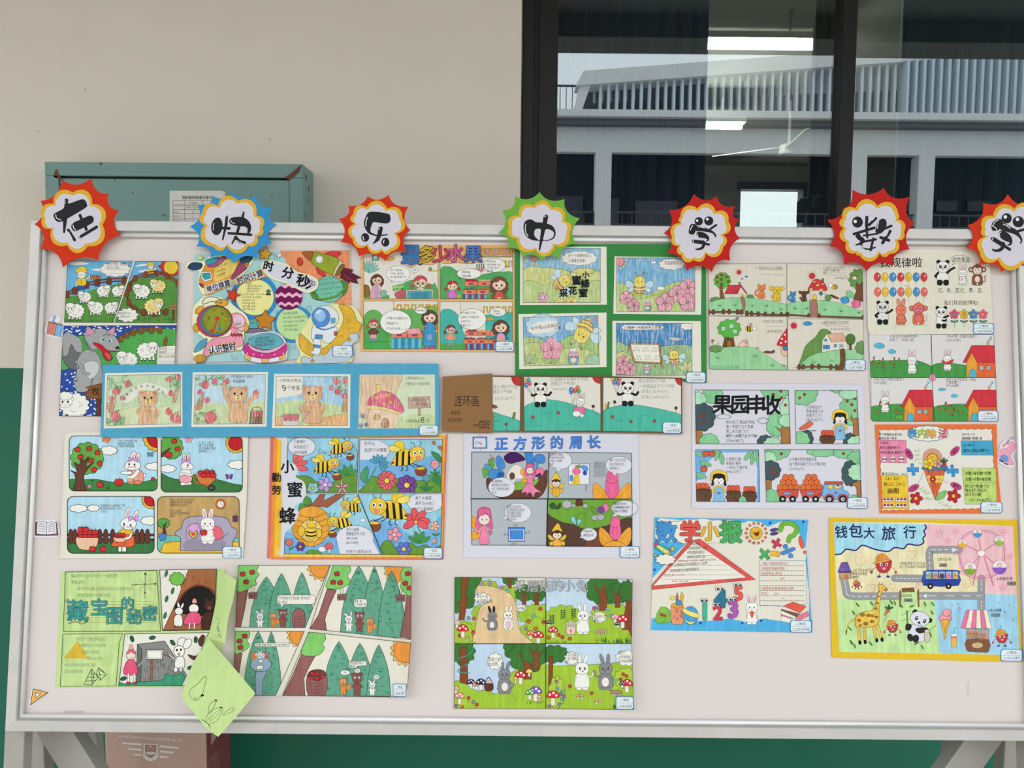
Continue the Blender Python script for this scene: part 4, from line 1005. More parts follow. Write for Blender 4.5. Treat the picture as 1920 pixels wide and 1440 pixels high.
# stars
for x,y,r,c,rot in ((515,580,88,'d2452c',-70),(858,150,85,'d8a232',-80)):
    cut(c,star(x,y,r,.45,5,rot),.5,'star_cutout');P(None,star(x,y,r * .96,.45,5,rot),4)
cut('c9842c',catmull(star(860,855,122,.55,5,-88),True,3),.5,'star_cutout');P(None,catmull(star(860,855,118,.55,5,-88),True,3),4)
part('ribbon_print');P('6aa884','690 840 770 835 770 880 690 885',3);P('5ab0c0','690 885 770 880 780 935 690 935',3);P('8a6a8a','660 940 800 940 900 960 660 985',3)
# clock
cut('f3eec4','90 800 110 700 180 620 230 590 360 600 470 650 560 720 660 800 690 900 640 970 620 1140 560 1170 240 1220 110 1310 105 1240 90 1170 210 1050 100 950',.5,'clock_backing',smooth=True)
part('alarm_clock_print','red alarm clock with green face on a pink horse');S('5aa4c0','100 1180 160 1090 240 1040 230 1120 150 1180',4);S('f2a0b4','470 820 560 770 640 820 660 900 620 970 560 960 620 1040 620 1110 550 1140 330 1190 220 1240 215 1150 300 1050 500 1000',4)
S('f2c8d8','520 830 570 790 630 830 640 930 590 950',0);E('w',560,885,14,22,3);E('w',590,880,14,22,3);E('k',562,888,6,10,0);E('k',590,884,6,10,0);S('e8b43c','640 880 680 900 680 950 640 970',3);C('510 920 560 935 650 900',8,'a8702c')
for k in range(8): E('c23a54',500 + k * 16,1000 + k % 2 * 10,9,16,2)
E('dca83c',165,740,58,34,4,-38);E('e0a83c',400,665,72,38,4,0);E('dca83c',135,930,38,48,4);E('c9983c',170,1255,66,42,4,-10);S(None,'200 680 230 610 350 610 400 670 300 650',8,'2a6a74')
E('d8405c',325,860,190,170,5,-8);E('3a8ac4',335,855,168,158,4,-8);E('94982e',345,850,158,148,4,-8)
for k in range(60):
    a = math.radians(k * 6);r1,r2 = 148,148 - (18 if k % 5 == 0 else 9);L([(345 + r1 * math.cos(a),850 + r1 * .94 * math.sin(a)),(345 + r2 * math.cos(a),850 + r2 * .94 * math.sin(a))],3)
for t,x,y in (('12',318,742),('9',220,895),('3',470,800),('6',355,975)): T(t,x,y,30,mid=True)
E(None,265,825,12,15,3);E('k',265,828,5,7,0);E(None,405,780,12,15,3);E('k',405,783,5,7,0);P('f0d23c','430 820 465 830 440 850',3)
L('355 840 310 960',14,'d8333a');P('d8333a','278 940 330 955 285 990');L('370 860 378 930',10,'2a8ab4');P('2a8ab4','358 925 400 935 375 970');S('d8333a','330 835 350 810 375 825 355 850',2)
cut('eeb06c','240 1125 550 1080 565 1165 270 1215',.4,'heading_card');part('lettering');P('dcdae4','252 1132 545 1092 555 1158 275 1205');T('认识整时',405,1148,84,fat=.02,mid=True,wd=290,rot=-10)
# drum bed
cut('e6e4ea','618 1200 640 1130 690 1050 760 990 870 970 980 980 1050 1030 1090 1110 1095 1200 1080 1260 1010 1280 880 1300 800 1300 700 1275',.5,'stool_backing',smooth=True)
part('stool_print','pink stool with teal cushion');P('e8bc6a','640 1195 715 1230 700 1278 645 1255',3);P('e8bc6a','815 1250 905 1250 890 1300 825 1300',3);P('e8bc6a','1005 1235 1080 1195 1070 1255 1010 1272',3)
S('d8358a','630 1150 680 1080 760 1130 860 1160 1000 1140 1070 1090 1088 1160 1040 1220 880 1255 720 1235 640 1190',4);S('f4c8dc','680 1100 760 1150 900 1165 1060 1090 1060 1110 960 1180 840 1195 720 1160',3)
for k in range(15): L([(700 + k * 24,1125 + 42 * math.sin(math.pi * k / 14)),(696 + k * 25,1150 + 42 * math.sin(math.pi * k / 14))],2.5)
S('6ab0bc','675 1085 730 1020 860 985 980 1000 1055 1075 1000 1130 880 1160 760 1140',4)
for x in (670,735,825,960,1050): P('w',star(x,1195 + 25 * math.sin((x - 640) / 140),12,.6,6),2)
TL(['认识整时的走','看分针,分针指的12','时针指几就是几时'],750,1045,30,36,'22403f',rot=-4)
# astronaut on a moon
cut('f0eaaa','1180 1060 1250 960 1330 820 1400 740 1530 690 1660 680 1800 710 1870 800 1890 880 1840 1000 1850 1060 1780 1120 1790 1240 1700 1310 1220 1310 1230 1200',.5,'moon_backing',smooth=True)
part('moon_print','yellow moon');S('e8b53c','1230 990 1300 1050 1420 1150 1540 1100 1640 960 1690 820 1640 690 1740 700 1800 760 1830 850 1880 890 1850 960 1760 1080 1660 1150 1500 1220 1340 1230 1240 1160 1215 1070',4);E(None,1750,860,16,20,3);C('1740 945 1770 930 1800 940',4,'b07a1c');C('1650 1020 1670 1010 1680 1025',4)
S('c4d2d8','1240 1290 1260 1230 1340 1250 1400 1200 1500 1210 1560 1140 1650 1150 1680 1090 1740 1050 1750 1000 1830 990 1840 1060 1780 1110 1800 1200 1760 1260 1690 1300 1300 1310',4);C('1400 1240 1450 1220 1500 1260',4,'7a98a8');P('e8a83c',star(1750,1055,24,.5,5),3);P('e8a83c',star(1360,1280,24,.5,5),3)
with sub('astronaut_print','white astronaut with blue visor'):
    S('e8eaec','1360 920 1400 900 1600 920 1620 1000 1560 1080 1500 1090 1440 1040 1380 1080 1350 1030',4);S('e8eaec','1370 1050 1440 1060 1450 1130 1430 1210 1360 1205 1335 1180 1375 1160',4);P('4a98c8','1375 1105 1445 1115 1440 1145 1372 1138',3);P('4a98c8','1390 1000 1470 1005 1465 1045 1385 1040',3);P('d84a4a','1590 970 1620 965 1615 1010 1588 1012',3)
    E('e4e8ea',1500,820,138,125,4);E('5a94d8',1450,820,98,102,4);E('9cc4ec',1440,800,60,65,0,-20);E('d8e8f4',1425,760,30,16,0,-40);P('5ab0cc','1560 830 1600 825 1600 880 1555 885',3);C('1395 920 1480 950 1590 920',14,'4a98c8')
award(1570,1115,1785,1240,'一等奖','二(1)班 刘嘉予');D.done()

# two round push pins holding the collage
for px_,py_,c,lb in ((377,484,'dcdf8e','pale yellow round push pin at the collage corner by the blue badge'),(524.5,479,'e6e0d4','white round push pin above the collage title')):
    a_,b_,_ = BOARD.at([px_],[py_],[.002]);pin = empty('push_pin',lb,'pin','push pins on the time collage',M=BOARD.M @ Matrix.Translation((a_[0],b_[0],.0022)))
    V = [(r * math.cos(t * math.pi / 6),r * math.sin(t * math.pi / 6),z) for r,z in ((.0034,0),(.0042,.0016),(.0041,.0032),(.0031,.0048),(.0012,.0056)) for t in range(12)]
    mesh_obj('pin_head',V,[(k * 12 + i,k * 12 + (i + 1) % 12,k * 12 + 12 + (i + 1) % 12,k * 12 + 12 + i) for k in range(4) for i in range(12)] + [tuple(range(48,60)),tuple(range(11,-1,-1))],mat('pin_plastic_' + c,c,.35),pin,True)
    mesh_obj('pin_point',[(-.0006,0,0),(.0006,0,0),(0,.0006,0),(0,0,-.002)],[(0,1,3),(1,2,3),(2,0,3)],mat('pin_steel','b0b0b0',.3,.9),pin)

# ------------------------------------------------------------------ fruit shop comic
def girl(x,y,s,hair='d8505c',face='f3d3b8',top='e070c8',skirt=None,apron=None,long_=False,flip=1,legs=True,glasses=True,star_=True,name='girl_print'):
    """round faced child: head centre at (0,0), body below"""
    with sub(name),at(x,y,s * flip / 100,s / 100):
        if long_: P(hair,scal(0,14,66,66,11,.1),2.5)
        else:
            for k in (-1,1): S(hair,[(k * 48,6),(k * 70,10),(k * 74,40),(k * 56,44),(k * 50,26)],2.5,n=3);E('f0cf45',k * 50,8,7,o=2,n=8)
        if top:
            S(top,'-26 44 0 38 26 44 40 80 34 112 -34 112 -40 80',2.5);C('-32 60 -52 84 -34 100',15,'k');C('-32 60 -52 84 -34 100',11,top);C('32 60 52 82 48 100',15,'k');C('32 60 52 82 48 100',11,top);E(face,48,104,8,o=2,n=8)
        if skirt:
            P(skirt,'-30 108 30 108 42 150 -42 150',2.5)
            for k in (-20,-7,7,20): L([(k * .8,112),(k * 1.3,148)],1.5)
            if legs:
                for k in (-14,14): R(face,k - 5,150,k + 5,172,2);E('6fb0d8',k,174,13,7,2)
        if apron: S(apron,'-24 56 24 56 36 140 30 190 -30 190 -36 140',2.5);R('f0d060',-14,86,14,116,2);L('-12 100 12 100',3);C('-24 56 -20 40',4);C('24 56 20 40',4)
        E(face,0,0,46,40,2.5);S(hair,'-48 0 -44 -34 0 -56 44 -34 48 0 36 -18 6 -30 -10 -16 -36 -14',2.5);C('-30 -30 -6 -42 4 -30',2,'8a2a34');C('10 -44 30 -34 38 -16',2,'8a2a34')
        for ex in (-18,18):
            if glasses: E(None,ex,4,13,11,2,n=12)
            E('k',ex,5,7,9,0,n=10);E('w',ex + 2,2,2.4,3,0,n=6)
        E('c23a3a',0,25,6,4,1.5,n=8);E('f3b0a0',-30,18,6,4,0,n=8);E('f3b0a0',30,18,6,4,0,n=8)
        if star_: P('f6e6a8',star(0,-54,10),2)
def crates(x,y,w_,rows,fr,c='f08a68'):
    """stepped fruit crates; fr gives fruit colours"""
    i = 0
    for r,n in enumerate(rows):
        for k in range(n):
            xx,yy = x + k * w_ + r * w_ * .12,y - r * w_ * .62;rn = random.Random(i + int(x));f = fr[i % len(fr)];i += 1
            for q in range(9): E(f,xx + w_ * (.12 + .095 * q),yy - w_ * .34 - rn.uniform(0,.1) * w_,w_ * .085,o=1.5,n=8)
            P(c,[(xx,yy - w_ * .3),(xx + w_ * .96,yy - w_ * .32),(xx + w_ * .96,yy),(xx,yy + w_ * .02)],2);R('a03a84',xx + w_ * .3,yy - w_ * .22,xx + w_ * .62,yy - w_ * .1,1.5)
def stripes(x0,x1,y0,y1,cols,n,o=1.5):
    for i in range(n): R(cols[i % len(cols)],x0 + (x1 - x0) * i / n,y0,x0 + (x1 - x0) * (i + 1) / n,y1,o)
def zigrail(x0,x1,y,s,n,c='e8b43c'):
    st = (x1 - x0) / n;p = []
    for i in range(n): p += [(x0 + i * st,y),(x0 + i * st + st * .5,y),(x0 + i * st + st * .5,y - s),(x0 + i * st + st,y - s),(x0 + i * st + st,y)]
    L(p,16,'k');L(p,11,c)
Draw('comic_drawing','fruit shop comic of four panels with an orange border and colourful title','drawing',(660,440,6.0),h=1.2,ow=3,group='drawings pinned on the board')
sheet('efb878','100 115 1820 115 1835 1320 95 1315')
panel('e9e4d6',(132,190,968,720),label='mother and daughter at a table talking');R('6fb3a0',225,225,300,290,3);R('dfeee6',240,235,285,275,2);S('f0c060','395 280 440 245 480 265 440 295',3)
S('5aae66','560 720 580 560 640 520 720 510 900 560 930 545 968 640 968 720',2.5);R('5aae66',132,680,420,720)
for k in range(9): a = -150 + k * 16;E('8ccfbe',190 + 60 * math.cos(math.radians(a)),440 + 90 * math.sin(math.radians(a)),70,10,2,a)
S('8a6a3a','132 570 190 580 200 680 140 690',2.5);
girl(282,510,120,'6a4436',long_=True,top=None,star_=False);S('f0a8b8','240 570 320 570 330 720 205 720',2.5);R('9cc0d8',268,575,290,720,2);C('310 575 350 640',14,'f3d3b8');S('8ab8a0','310 650 350 625 388 640 370 700 330 695',2.5)
S('c8646a','480 660 580 620 600 700 510 718',2.5);P('8cc46a','455 580 575 550 590 600 465 640',2.5);C('460 600 500 585 530 600 580 575',5,'e8f0c0');C('465 620 505 608 540 615 580 595',5,'3a7a3a')
girl(770,540,150,top='f3d3b8');P('e9d9b0','608 622 915 615 908 720 610 720',2.5);P('5aa8b8','622 634 902 628 897 720 622 720',2);P('3f94b4','672 660 855 655 850 720 675 720',2)
bubble(520,440,135,90,(435,530));TL(['有4个苹果,再','3个装一盒,可以','装几盒?还剩几个?'],430,400,26,38);bubble(708,398,36,30,(690,440));T('喂!',708,398,24,mid=True);R('e8cf6a',860,400,968,414,2);E('5aae66',880,385,18,22,2);R('e8785a',865,390,895,408,2)
endp()
panel('e9e4d6',(992,240,1805,722),label='girl and shop keeper beside fruit crates');S('5aae66','992 722 992 400 1100 360 1200 420 1330 470 1560 430 1700 420 1805 440 1805 722',2.5);stripes(1400,1500,330,380,('3f9c78','e9e4d6'),8)
stripes(1248,1510,672,722,('3a5aa8','6fc0d8','c25a5a'),11);crates(1250,668,150,(2,2,1),('6a8a6a','a88a50','c23a3a','d8c890','b04a3a'))
for k in range(8): E('f08a7a',1380 + k * 13,390 + (k % 3) * 10,11,o=2,n=8)
zigrail(1540,1800,360,60,4)
girl(1130,580,118,'b83a44',top='e07ad0',glasses=False);S('a8b85a','1175 680 1230 675 1215 712 1185 712',2.5);girl(1655,560,165,'7a5440',top='8a7a3a',long_=True,glasses=False,star_=False,apron='d85a5a')
bubble(1318,440,138,58,(1200,500));TL(['就装3盒,','还剩2颗。'],1235,420,28,46);bubble(1605,345,120,78,(1760,350));TL(['有2颗苹果','哦,每4颗装一盒,','可以装几盒,还','剩几颗?'],1520,302,24,35)
endp()
panel('e9e4d6',(130,745,965,1285),label='girl in brown sweater asking at a fruit stall');E('6fb860',240,960,110,115,2.5);R('56ac58',130,1000,450,1285);S('6fb860','460 860 700 840 968 830 968 1285 440 1285 440 1000',2.5);L('140 1210 440 1200',3)
zigrail(470,960,835,45,6);L('468 750 470 850',8,'c88a3c');crates(450,1160,175,(2,1),('b8c86a','7a4a5a','a06a50'),'f08a68');P('f0a8b4','620 1060 760 1050 780 1110 620 1120',2);stripes(440,780,1165,1282,('6fc4cc','3f94c8'),9)
girl(240,1010,105,top='7a4440',skirt='f3b8c0');girl(875,930,150,'5a4a44',top='d8a85a',long_=True,glasses=False,star_=False,apron='4a9ad0');S('4a9ad0','830 1010 920 1010 945 1230 880 1255 805 1240',2.5);R('8aa8c8',835,1120,910,1185,2);E('e85aa8',840,1275,32,14,2);E('e85aa8',905,1272,32,14,2)
bubble(492,985,175,135,(420,1120));TL(['1个橘10元,橘是多少?','余数是多少?','1个4万元余......上'],385,940,30,58);bubble(775,855,65,38,(830,885));T('很大橘头',775,853,24,mid=True,wd=100)
endp()
panel('e9e4d6',(992,752,1805,1292),label='girl and seller beside stacked fruit boxes');S('4fb8ac','992 1290 992 900 1070 835 1160 870 1220 960 1240 1060 1300 1290',2.5);P('4fb8ac','1500 900 1805 870 1805 1200 1500 1200',0);R('56ac58',992,1230,1290,1292);zigrail(1450,1800,870,55,5);L('1220 760 1222 860',5,'a88a50')
crates(1258,1225,140,(3,3,1),('a0526a','9a7a5a','a06a50','d8524a','f0c04a','b0705a','f0c04a'));stripes(1275,1620,1225,1292,('b8485a','6fc0d8','3a5aa8'),14)
girl(1110,1070,105,'8a4a54',top='f3a888',skirt='6fc0c0');girl(1675,1040,150,'6a4a3c',top='4a94c8',long_=True,glasses=False,star_=False,apron='f0a8b8')
for k in range(9): E('f0c04a',1520 + (k % 5) * 17,955 - (k // 5) * 18,12,o=2,n=8)
bubble(1350,950,158,118,(1225,1055));TL(['20个橘子,平均','分给6个小朋友,每','人有几个?','还剩几个?'],1220,880,30,47);bubble(1640,872,88,48,(1640,925));TL(['你需要多','少个橘子?'],1585,862,24,30)
endp()
part('title_print');P('efb878','560 120 1460 118 1470 320 1400 310 1330 325 1180 315 1050 325 960 305 900 340 740 330 660 370 600 340 590 270 560 210');C('560 205 590 270 605 340 660 368 740 330 900 340 960 305 1050 325 1180 315 1330 325 1400 310 1470 320',3)
for t,x,y,h,c,c2 in (('最',670,235,220,'3f7fb0','6a3f8a'),('多',845,225,200,'d8b038','k'),('少',995,220,190,'c8525a','6a2a3a'),('水',1165,215,190,'d8609a','6a2a4a'),('果',1365,225,190,'4a7ab8','4a2a6a')):
    T(t,x,y,h,c2,fat=.055,mid=True);T(t,x,y,h,c,fat=.022,mid=True)
P('d8b850','1462 155 1800 155 1800 245 1462 245',3);T('谢谢红果',1632,200,72,'k',fat=.05,mid=True,wd=305);T('谢谢红果',1632,200,72,'f0a8a0',fat=.015,mid=True,wd=300)
award(1612,1198,1825,1318,'一等奖','一(1)班 冯钦麟');D.done()

# ------------------------------------------------------------------ little bees gathering honey, four pictures on a green card
def bee(x,y,s,rot=0,flip=1,wing='cfe6ee',body='f2dc6a',band='a8705a',face=True):
    """bee seen from the front, head at the top"""
    with sub('bee_print'),at(x,y,s * flip / 100,s / 100,rot):
        for k in (-1,1):
            S(wing,[(k * 34,-4),(k * 78,-34),(k * 102,-18),(k * 92,16),(k * 52,18)],2.5);S(wing,[(k * 34,12),(k * 70,20),(k * 84,42),(k * 60,50),(k * 36,30)],2.5)
            L([(k * 38,0),(k * 92,-8)],1.5,'6a98a8');L([(k * 40,4),(k * 84,12)],1.5,'6a98a8');L([(k * 40,-4),(k * 76,-28)],1.5,'6a98a8')
        S(body,'-38 10 38 10 42 34 20 62 0 78 -20 62 -42 34',2.5)
        for yy,w_ in ((14,40),(36,40),(54,26)): C([(-w_,yy),(0,yy + 8),(w_,yy)],11,band)
        S(body,'-40 -20 -32 -54 0 -66 32 -54 40 -20 34 8 0 14 -34 8',2.5)
        for k in (-1,1): C([(k * 14,-60),(k * 16,-78),(k * 30,-88)],6,band);E(band,k * 31,-89,6,o=1.5,n=8)
        if face:
            E('k',-14,-26,4,5,0,n=8);E('k',14,-26,4,5,0,n=8);C('-5 -14 0 -10 5 -14',2.5);E('f0b090',-25,-12,5,3,0,n=8);E('f0b090',25,-12,5,3,0,n=8)
def pinkflower(x,y,r):
    petals(x,y,r,5,'f0a0b8','e87a94',rot=-90,k=.62,rc=.14)
    for i in range(5): a = math.radians(-90 + 72 * i);E('f4ecb0',x + r * .5 * math.cos(a),y + r * .5 * math.sin(a),r * .13,r * .08,1.5,math.degrees(a),n=8)
def leafs(x,y,s,c='a8cc80',n=3):
    for i in range(n):
        a = math.radians(-150 + 120 * i / max(1,n - 1));S(c,[(x,y),(x + s * .5 * math.cos(a) - s * .2 * math.sin(a),y + s * .5 * math.sin(a) + s * .2 * math.cos(a)),(x + s * math.cos(a),y + s * math.sin(a)),(x + s * .5 * math.cos(a) + s * .2 * math.sin(a),y + s * .5 * math.sin(a) - s * .2 * math.cos(a))],2.5,n=3)
        L([(x,y),(x + s * .8 * math.cos(a),y + s * .8 * math.sin(a))],1.5)
def honeyjar(x,y,s):
    with at(x,y,s / 100): S('6aa8d0','-48 0 48 0 50 60 40 80 -40 80 -50 60',2.5);S('f0d8b8','-28 16 28 16 26 60 -26 60',2);S('f0a0b0','-56 -10 -40 -40 40 -40 56 -10 40 4 20 -4 0 6 -20 -4 -40 4',2.5);R('f0c0c8',-36,-62,36,-40,2.5);C('-38 -44 0 -38 38 -44',6,'5a8ac0');S('f4efe6','-34 -84 34 -84 36 -62 -36 -62',2.5)
Draw('mounted_comic','four pencil pictures of little bees mounted on a green card','drawing',(955,440,4.966),h=1.4,ink='pencil_on_paper',ow=2.5,group='drawings pinned on the board')
sheet('3f8c48','55 130 1480 75 1835 345 1840 1375 960 1385 55 1310 50 1000',.6,'green_card')
D.parts[0]['V'] = [];D.parts[0]['F'] = [];D.parts[0]['C'] = [];D.nb = 0
D.put([[(52,86),(1830,88),(1838,1378),(958,1330),(55,1318)]],'3f8c48',thick=.6)
sheet('ece8d8','100 112 905 112 908 652 100 655',.4,'picture_sheet');panel('8fc0dc',(128,128,848,632),label='bee beside black lettering on a green hill')
S('d4d88a','128 330 300 305 480 320 600 350 850 350 850 640 120 640',2.5);S('c0d488','128 450 220 430 330 480 400 440 560 470 850 430 850 640 120 640',2.5);E('c88a8a',230,215,42,40,2.5)
for x,y in ((165,245),(208,272),(260,272),(160,210)): E('f0e080',x,y,10,12,2)
CL(478,150,825,290,'efebe0',11,amp=.14);TL(['在一个晴朗的早上,','小蜜蜂去采蜜'],550,195,30,48,'444');CL(580,308,810,370,'dcd880',9)
bee(490,445,130,58);petals(312,585,48,6,'f0a8c0','f8e0e8');petals(470,640,45,7,'f0d870','e87aa0');petals(580,640,60,8,'f0d870','e8608a')
for t,x,y,h in (('小',712,375,62),('蜜',625,425,82),('蜂',705,455,82),('采',505,545,76),('花',590,520,76),('蜜',688,542,80)): T(t,x,y,h,'k',fat=.045,mid=True)
endp()
sheet('ece8d8','980 202 1790 212 1785 745 968 738',.4,'picture_sheet');panel('7fb8dc',(1000,216,1728,716),label='bee over pink flowers and a honey jar')
S('b8cc78','1000 460 1120 480 1260 560 1400 500 1560 440 1728 450 1728 720 1000 720',2.5);S('c4d484','1000 560 1200 600 1400 560 1728 620 1728 720 1000 720',2);E('ee8a98',1030,250,42,42,2.5)
for x,y in ((1092,232),(1085,270),(1065,298),(1035,312)): E('f4e890',x,y,10,12,2)
CL(1315,245,1372,272,'w',6);CL(1385,222,1640,330,'efebe0',9,amp=.14);T('花园里有多少',1445,265,32,'444',wd=160);CL(1370,480,1450,520,'w',6)
bee(1212,470,128)
for x,y,r in ((1090,590,62),(1160,660,56),(1668,490,80),(1560,555,78),(1448,632,82),(1660,630,78)): leafs(x - 20,y + 40,r * .9);pinkflower(x,y,r)
honeyjar(1287,660,60);endp()
sheet('ece8d8','85 740 905 725 905 1232 92 1252',.4,'picture_sheet');panel('7fb4dc','128 772 825 752 838 1208 138 1222',label='big bee upside down above a pink flower and a jar')
S('a8c878','128 980 250 960 420 1020 560 940 760 940 838 1020 838 1230 128 1230',2.5);S('c4d080','138 1030 300 1010 520 1060 640 1040 838 1130 838 1230 128 1230',2);leafs(190,1200,100,'b0cc88',5);leafs(385,1200,100,'b0cc88',2);CL(705,1110,870,1250,'a8ccA8'.lower(),8);R('f0a0b0',782,766,822,800,2);T('3',802,783,26,mid=True)
D.clip = None;bee(690,900,175,205);L('395 1110 390 1200',5,'6a9a5a');pinkflower(393,1062,100);honeyjar(597,1135,88)
CL(150,735,478,960,'bcdcec',11,amp=.13);S('efebe0','185 880 250 820 420 800 460 850 400 900 260 920 190 910',0);T('每朵花',200,876,32,'555',rot=-12);T('可以采集5滴',282,872,32,'555',rot=-12);T('花蜜',418,872,30,'555',rot=-8)
endp()
sheet('ece8d8','960 802 1782 805 1788 1345 958 1318',.4,'picture_sheet');panel('4a8fc4',(995,826,1702,1308),label='small bee teaching at an easel with rows of drops')
S('9cc088','995 1010 1120 1040 1300 1050 1702 1040 1702 1320 995 1320',2.5);S('d4d888','995 1110 1060 1090 1100 1120 1150 1150 995 1180',2);CL(1590,815,1720,890,'efebe0',7);S('efebe0','1055 850 1120 838 1400 848 1435 866 1380 884 1080 884',2.5);T('小蜜蜂一天能采多少花蜜',1070,864,26,wd=345,fat=.012);S('efebe0','1480 965 1550 958 1620 972 1550 988',2);T('5×6=30(滴)',1490,973,20,wd=120)
L('1125 1010 1085 1150',14,'a87848');P('b07a50','1110 1005 1400 1008 1425 1205 1158 1195',2.5);P('f2eedc','1130 1022 1388 1025 1408 1190 1170 1178',2);L('1405 1190 1440 1245',14,'a87848');L('1360 1200 1352 1240',12,'a87848');L('1160 1190 1165 1240',12,'a87848')
for gx,gy in ((1185,1065),(1270,1068),(1355,1070),(1200,1148),(1285,1148),(1378,1148)):
    for dx,dy in ((-12,-14),(12,-14),(-24,12),(0,12),(24,12)): E('f8f4e8',gx + dx,gy + dy,6,8,2,n=8)
bee(1535,1145,105,-4);honeyjar(1282,1258,52);leafs(1660,1270,100,'e0e0a0',4)
for x,y,r in ((1060,1180,54),(1030,1252,54),(1122,1255,56)): pinkflower(x,y,r)
endp();award(1645,1278,1830,1380,'一等奖','一(4)班 陈君钰');D.done()

# ------------------------------------------------------------------ animals and houses, four quarters of a cream sheet
def cat(x,y,s,c,dog=False,flip=1):
    with sub('dog_print' if dog else 'cat_print'),at(x,y,s * flip / 100,s / 100):
        if not dog: C('-30 60 -62 40 -60 4 -44 0',20,'k');C('-30 60 -62 40 -60 4 -44 0',15,c)
        else: C('-30 58 -52 40 -48 26',14,'k');C('-30 58 -52 40 -48 26',10,c)
        S(c,'-22 10 22 10 34 50 30 78 -30 78 -34 50',3);L('-6 40 -6 78',2.5);L('8 40 8 78',2.5)
        if dog: S(c,'-34 -50 -64 -60 -70 -30 -50 -20 -34 -30',3);S(c,'34 -50 64 -60 70 -30 50 -20 34 -30',3);S(c,'-36 -40 0 -56 36 -40 32 0 0 14 -32 0',3);E('k',0,-16,7,6,0);C('0 -10 0 -2 8 0',2.5)
        else: P(c,'-38 -50 -36 -72 -14 -54 14 -54 36 -72 40 -50 36 -10 0 4 -36 -10',3);C('-10 -16 0 -10 10 -16',2.5);L('-44 -24 -22 -22',2);L('22 -22 46 -24',2)
        E('k',-14,-30,3.5,4,0);E('k',14,-30,3.5,4,0)
def wave_sun(x,y,r,c='d8404a',rays=14,o=3):
    for i in range(rays): a = math.radians(360 * i / rays + 8);L([(x + r * 1.25 * math.cos(a),y + r * 1.25 * math.sin(a)),(x + r * 1.6 * math.cos(a),y + r * 1.6 * math.sin(a))],o,c)
    E(c,x,y,r,o=1.5);C([(x - r * .3,y + r * .2),(x,y + r * .4),(x + r * .3,y + r * .2)],2)
def fencelet(pts,n,c='7a4a36'):
    q = catmull(pts_of(pts),False,6);_line(q,20,'k',False);_line(q,16,c,False)
    for i in range(n):
        x,y = q[int(round(i * (len(q) - 1) / (n - 1)))];S(c,[(x - 16,y + 20),(x - 16,y - 18),(x,y - 32),(x + 16,y - 18),(x + 16,y + 20),(x,y + 26)],2.5,n=3);E('5a2a1a',x,y - 8,4,o=0,n=6)
Draw('comic_drawing','cream sheet in quarters with cat, dog, mushroom house and cottages','drawing',(1310,460,5.7606),h=1.2,ow=3,group='drawings pinned on the board')
sheet('e4dccb','105 200 950 192 1770 205 1782 800 1790 1352 960 1345 120 1335 108 760')
H_ = '9fd8a0'
panel('e4dccb','108 202 950 194 952 765 108 760',2,label='apple tree, red roofed cottage, orange cat and yellow dog');crown(255,380,95,92,'62b84e',10)
for x,y in ((248,322),(198,348),(302,342),(242,370),(200,398),(320,392)): apple(x,y,15,'c23a2e')
S('86603a','232 415 262 412 258 480 280 580 235 585 228 500',3);CL(115,555,260,640,'6f9a58',8);CL(510,530,600,590,'6f9a58',7)
P('e4dccb','290 520 420 520 455 430 520 520 515 570 290 575',3);P('d8434a','320 428 460 430 420 525 280 522',3);P('d8434a','460 430 525 520 510 520 452 445',3)
for k in range(6): L([(342 + k * 22,430),(305 + k * 22,524)],2)
R('e8e4d8',330,535,375,560,2.5);S('f0cf4a','455 560 458 530 475 525 488 540 486 562',2.5);E('3f94c8',470,362,14,8,0);E('3f94c8',515,338,20,11,0);R('8a8a8a',428,398,455,425,2)
S(H_,'100 640 220 585 480 565 700 590 960 650 960 780 100 720',2.5);S('a8786a','455 565 490 565 505 650 470 770 430 770 470 680',2.5)
for x,y in ((228,660),(395,652),(580,660),(735,662),(890,700)): tuft(x,y,30,'2a6a5a',5)
P('e4dccb','108 740 500 745 955 775 955 790 108 790');fencelet('108 722 300 718 460 722',6);fencelet('520 735 720 748 955 752',7);wave_sun(435,290,26)
cat(680,490,105,'f08a4a');cat(845,510,115,'f2c63c',True,1);T('1. 原来有2只小动物。',620,245,30,'444',wd=290);L('665 262 910 262',2);L('665 315 925 318',2)
endp()
panel('e4dccb','955 194 1770 206 1780 798 955 770',2,label='mushroom house with many small animals');CL(1615,250,1830,480,'6a9a50',10);P('7a4e34','1700 400 1740 430 1760 400 1778 400 1778 610 1670 585 1705 480',3);S(H_,'950 650 1060 610 1260 590 1500 620 1680 680 1790 725 1790 810 950 800',2.5)
P('e4dccb','1205 480 1365 490 1362 595 1200 595',3);S('d83a44','1182 470 1230 390 1280 362 1350 400 1388 470 1370 492 1280 486 1200 488',3);
for x,y,r in ((1285,430,18),(1215,475,20),(1322,482,20),(1250,395,14),(1340,415,14)): E('f0d060',x,y,r,r * .7,2)
S('f2c63c','1228 595 1230 545 1250 528 1272 545 1272 595',3);E('3f94c8',1320,520,21,o=3);L('1300 520 1340 520',2.5);L('1320 500 1320 540',2.5);R('7a5a44',1332,358,1352,410,2);S('a8786a','1205 600 1275 600 1285 800 1215 795 1200 690',2.5);CL(1362,530,1435,605,'6a9a50',6)
cat(1018,550,78,'3f94c8');cat(1138,540,82,'6a4a34',True);wave_sun(1225,330,34,rays=12)
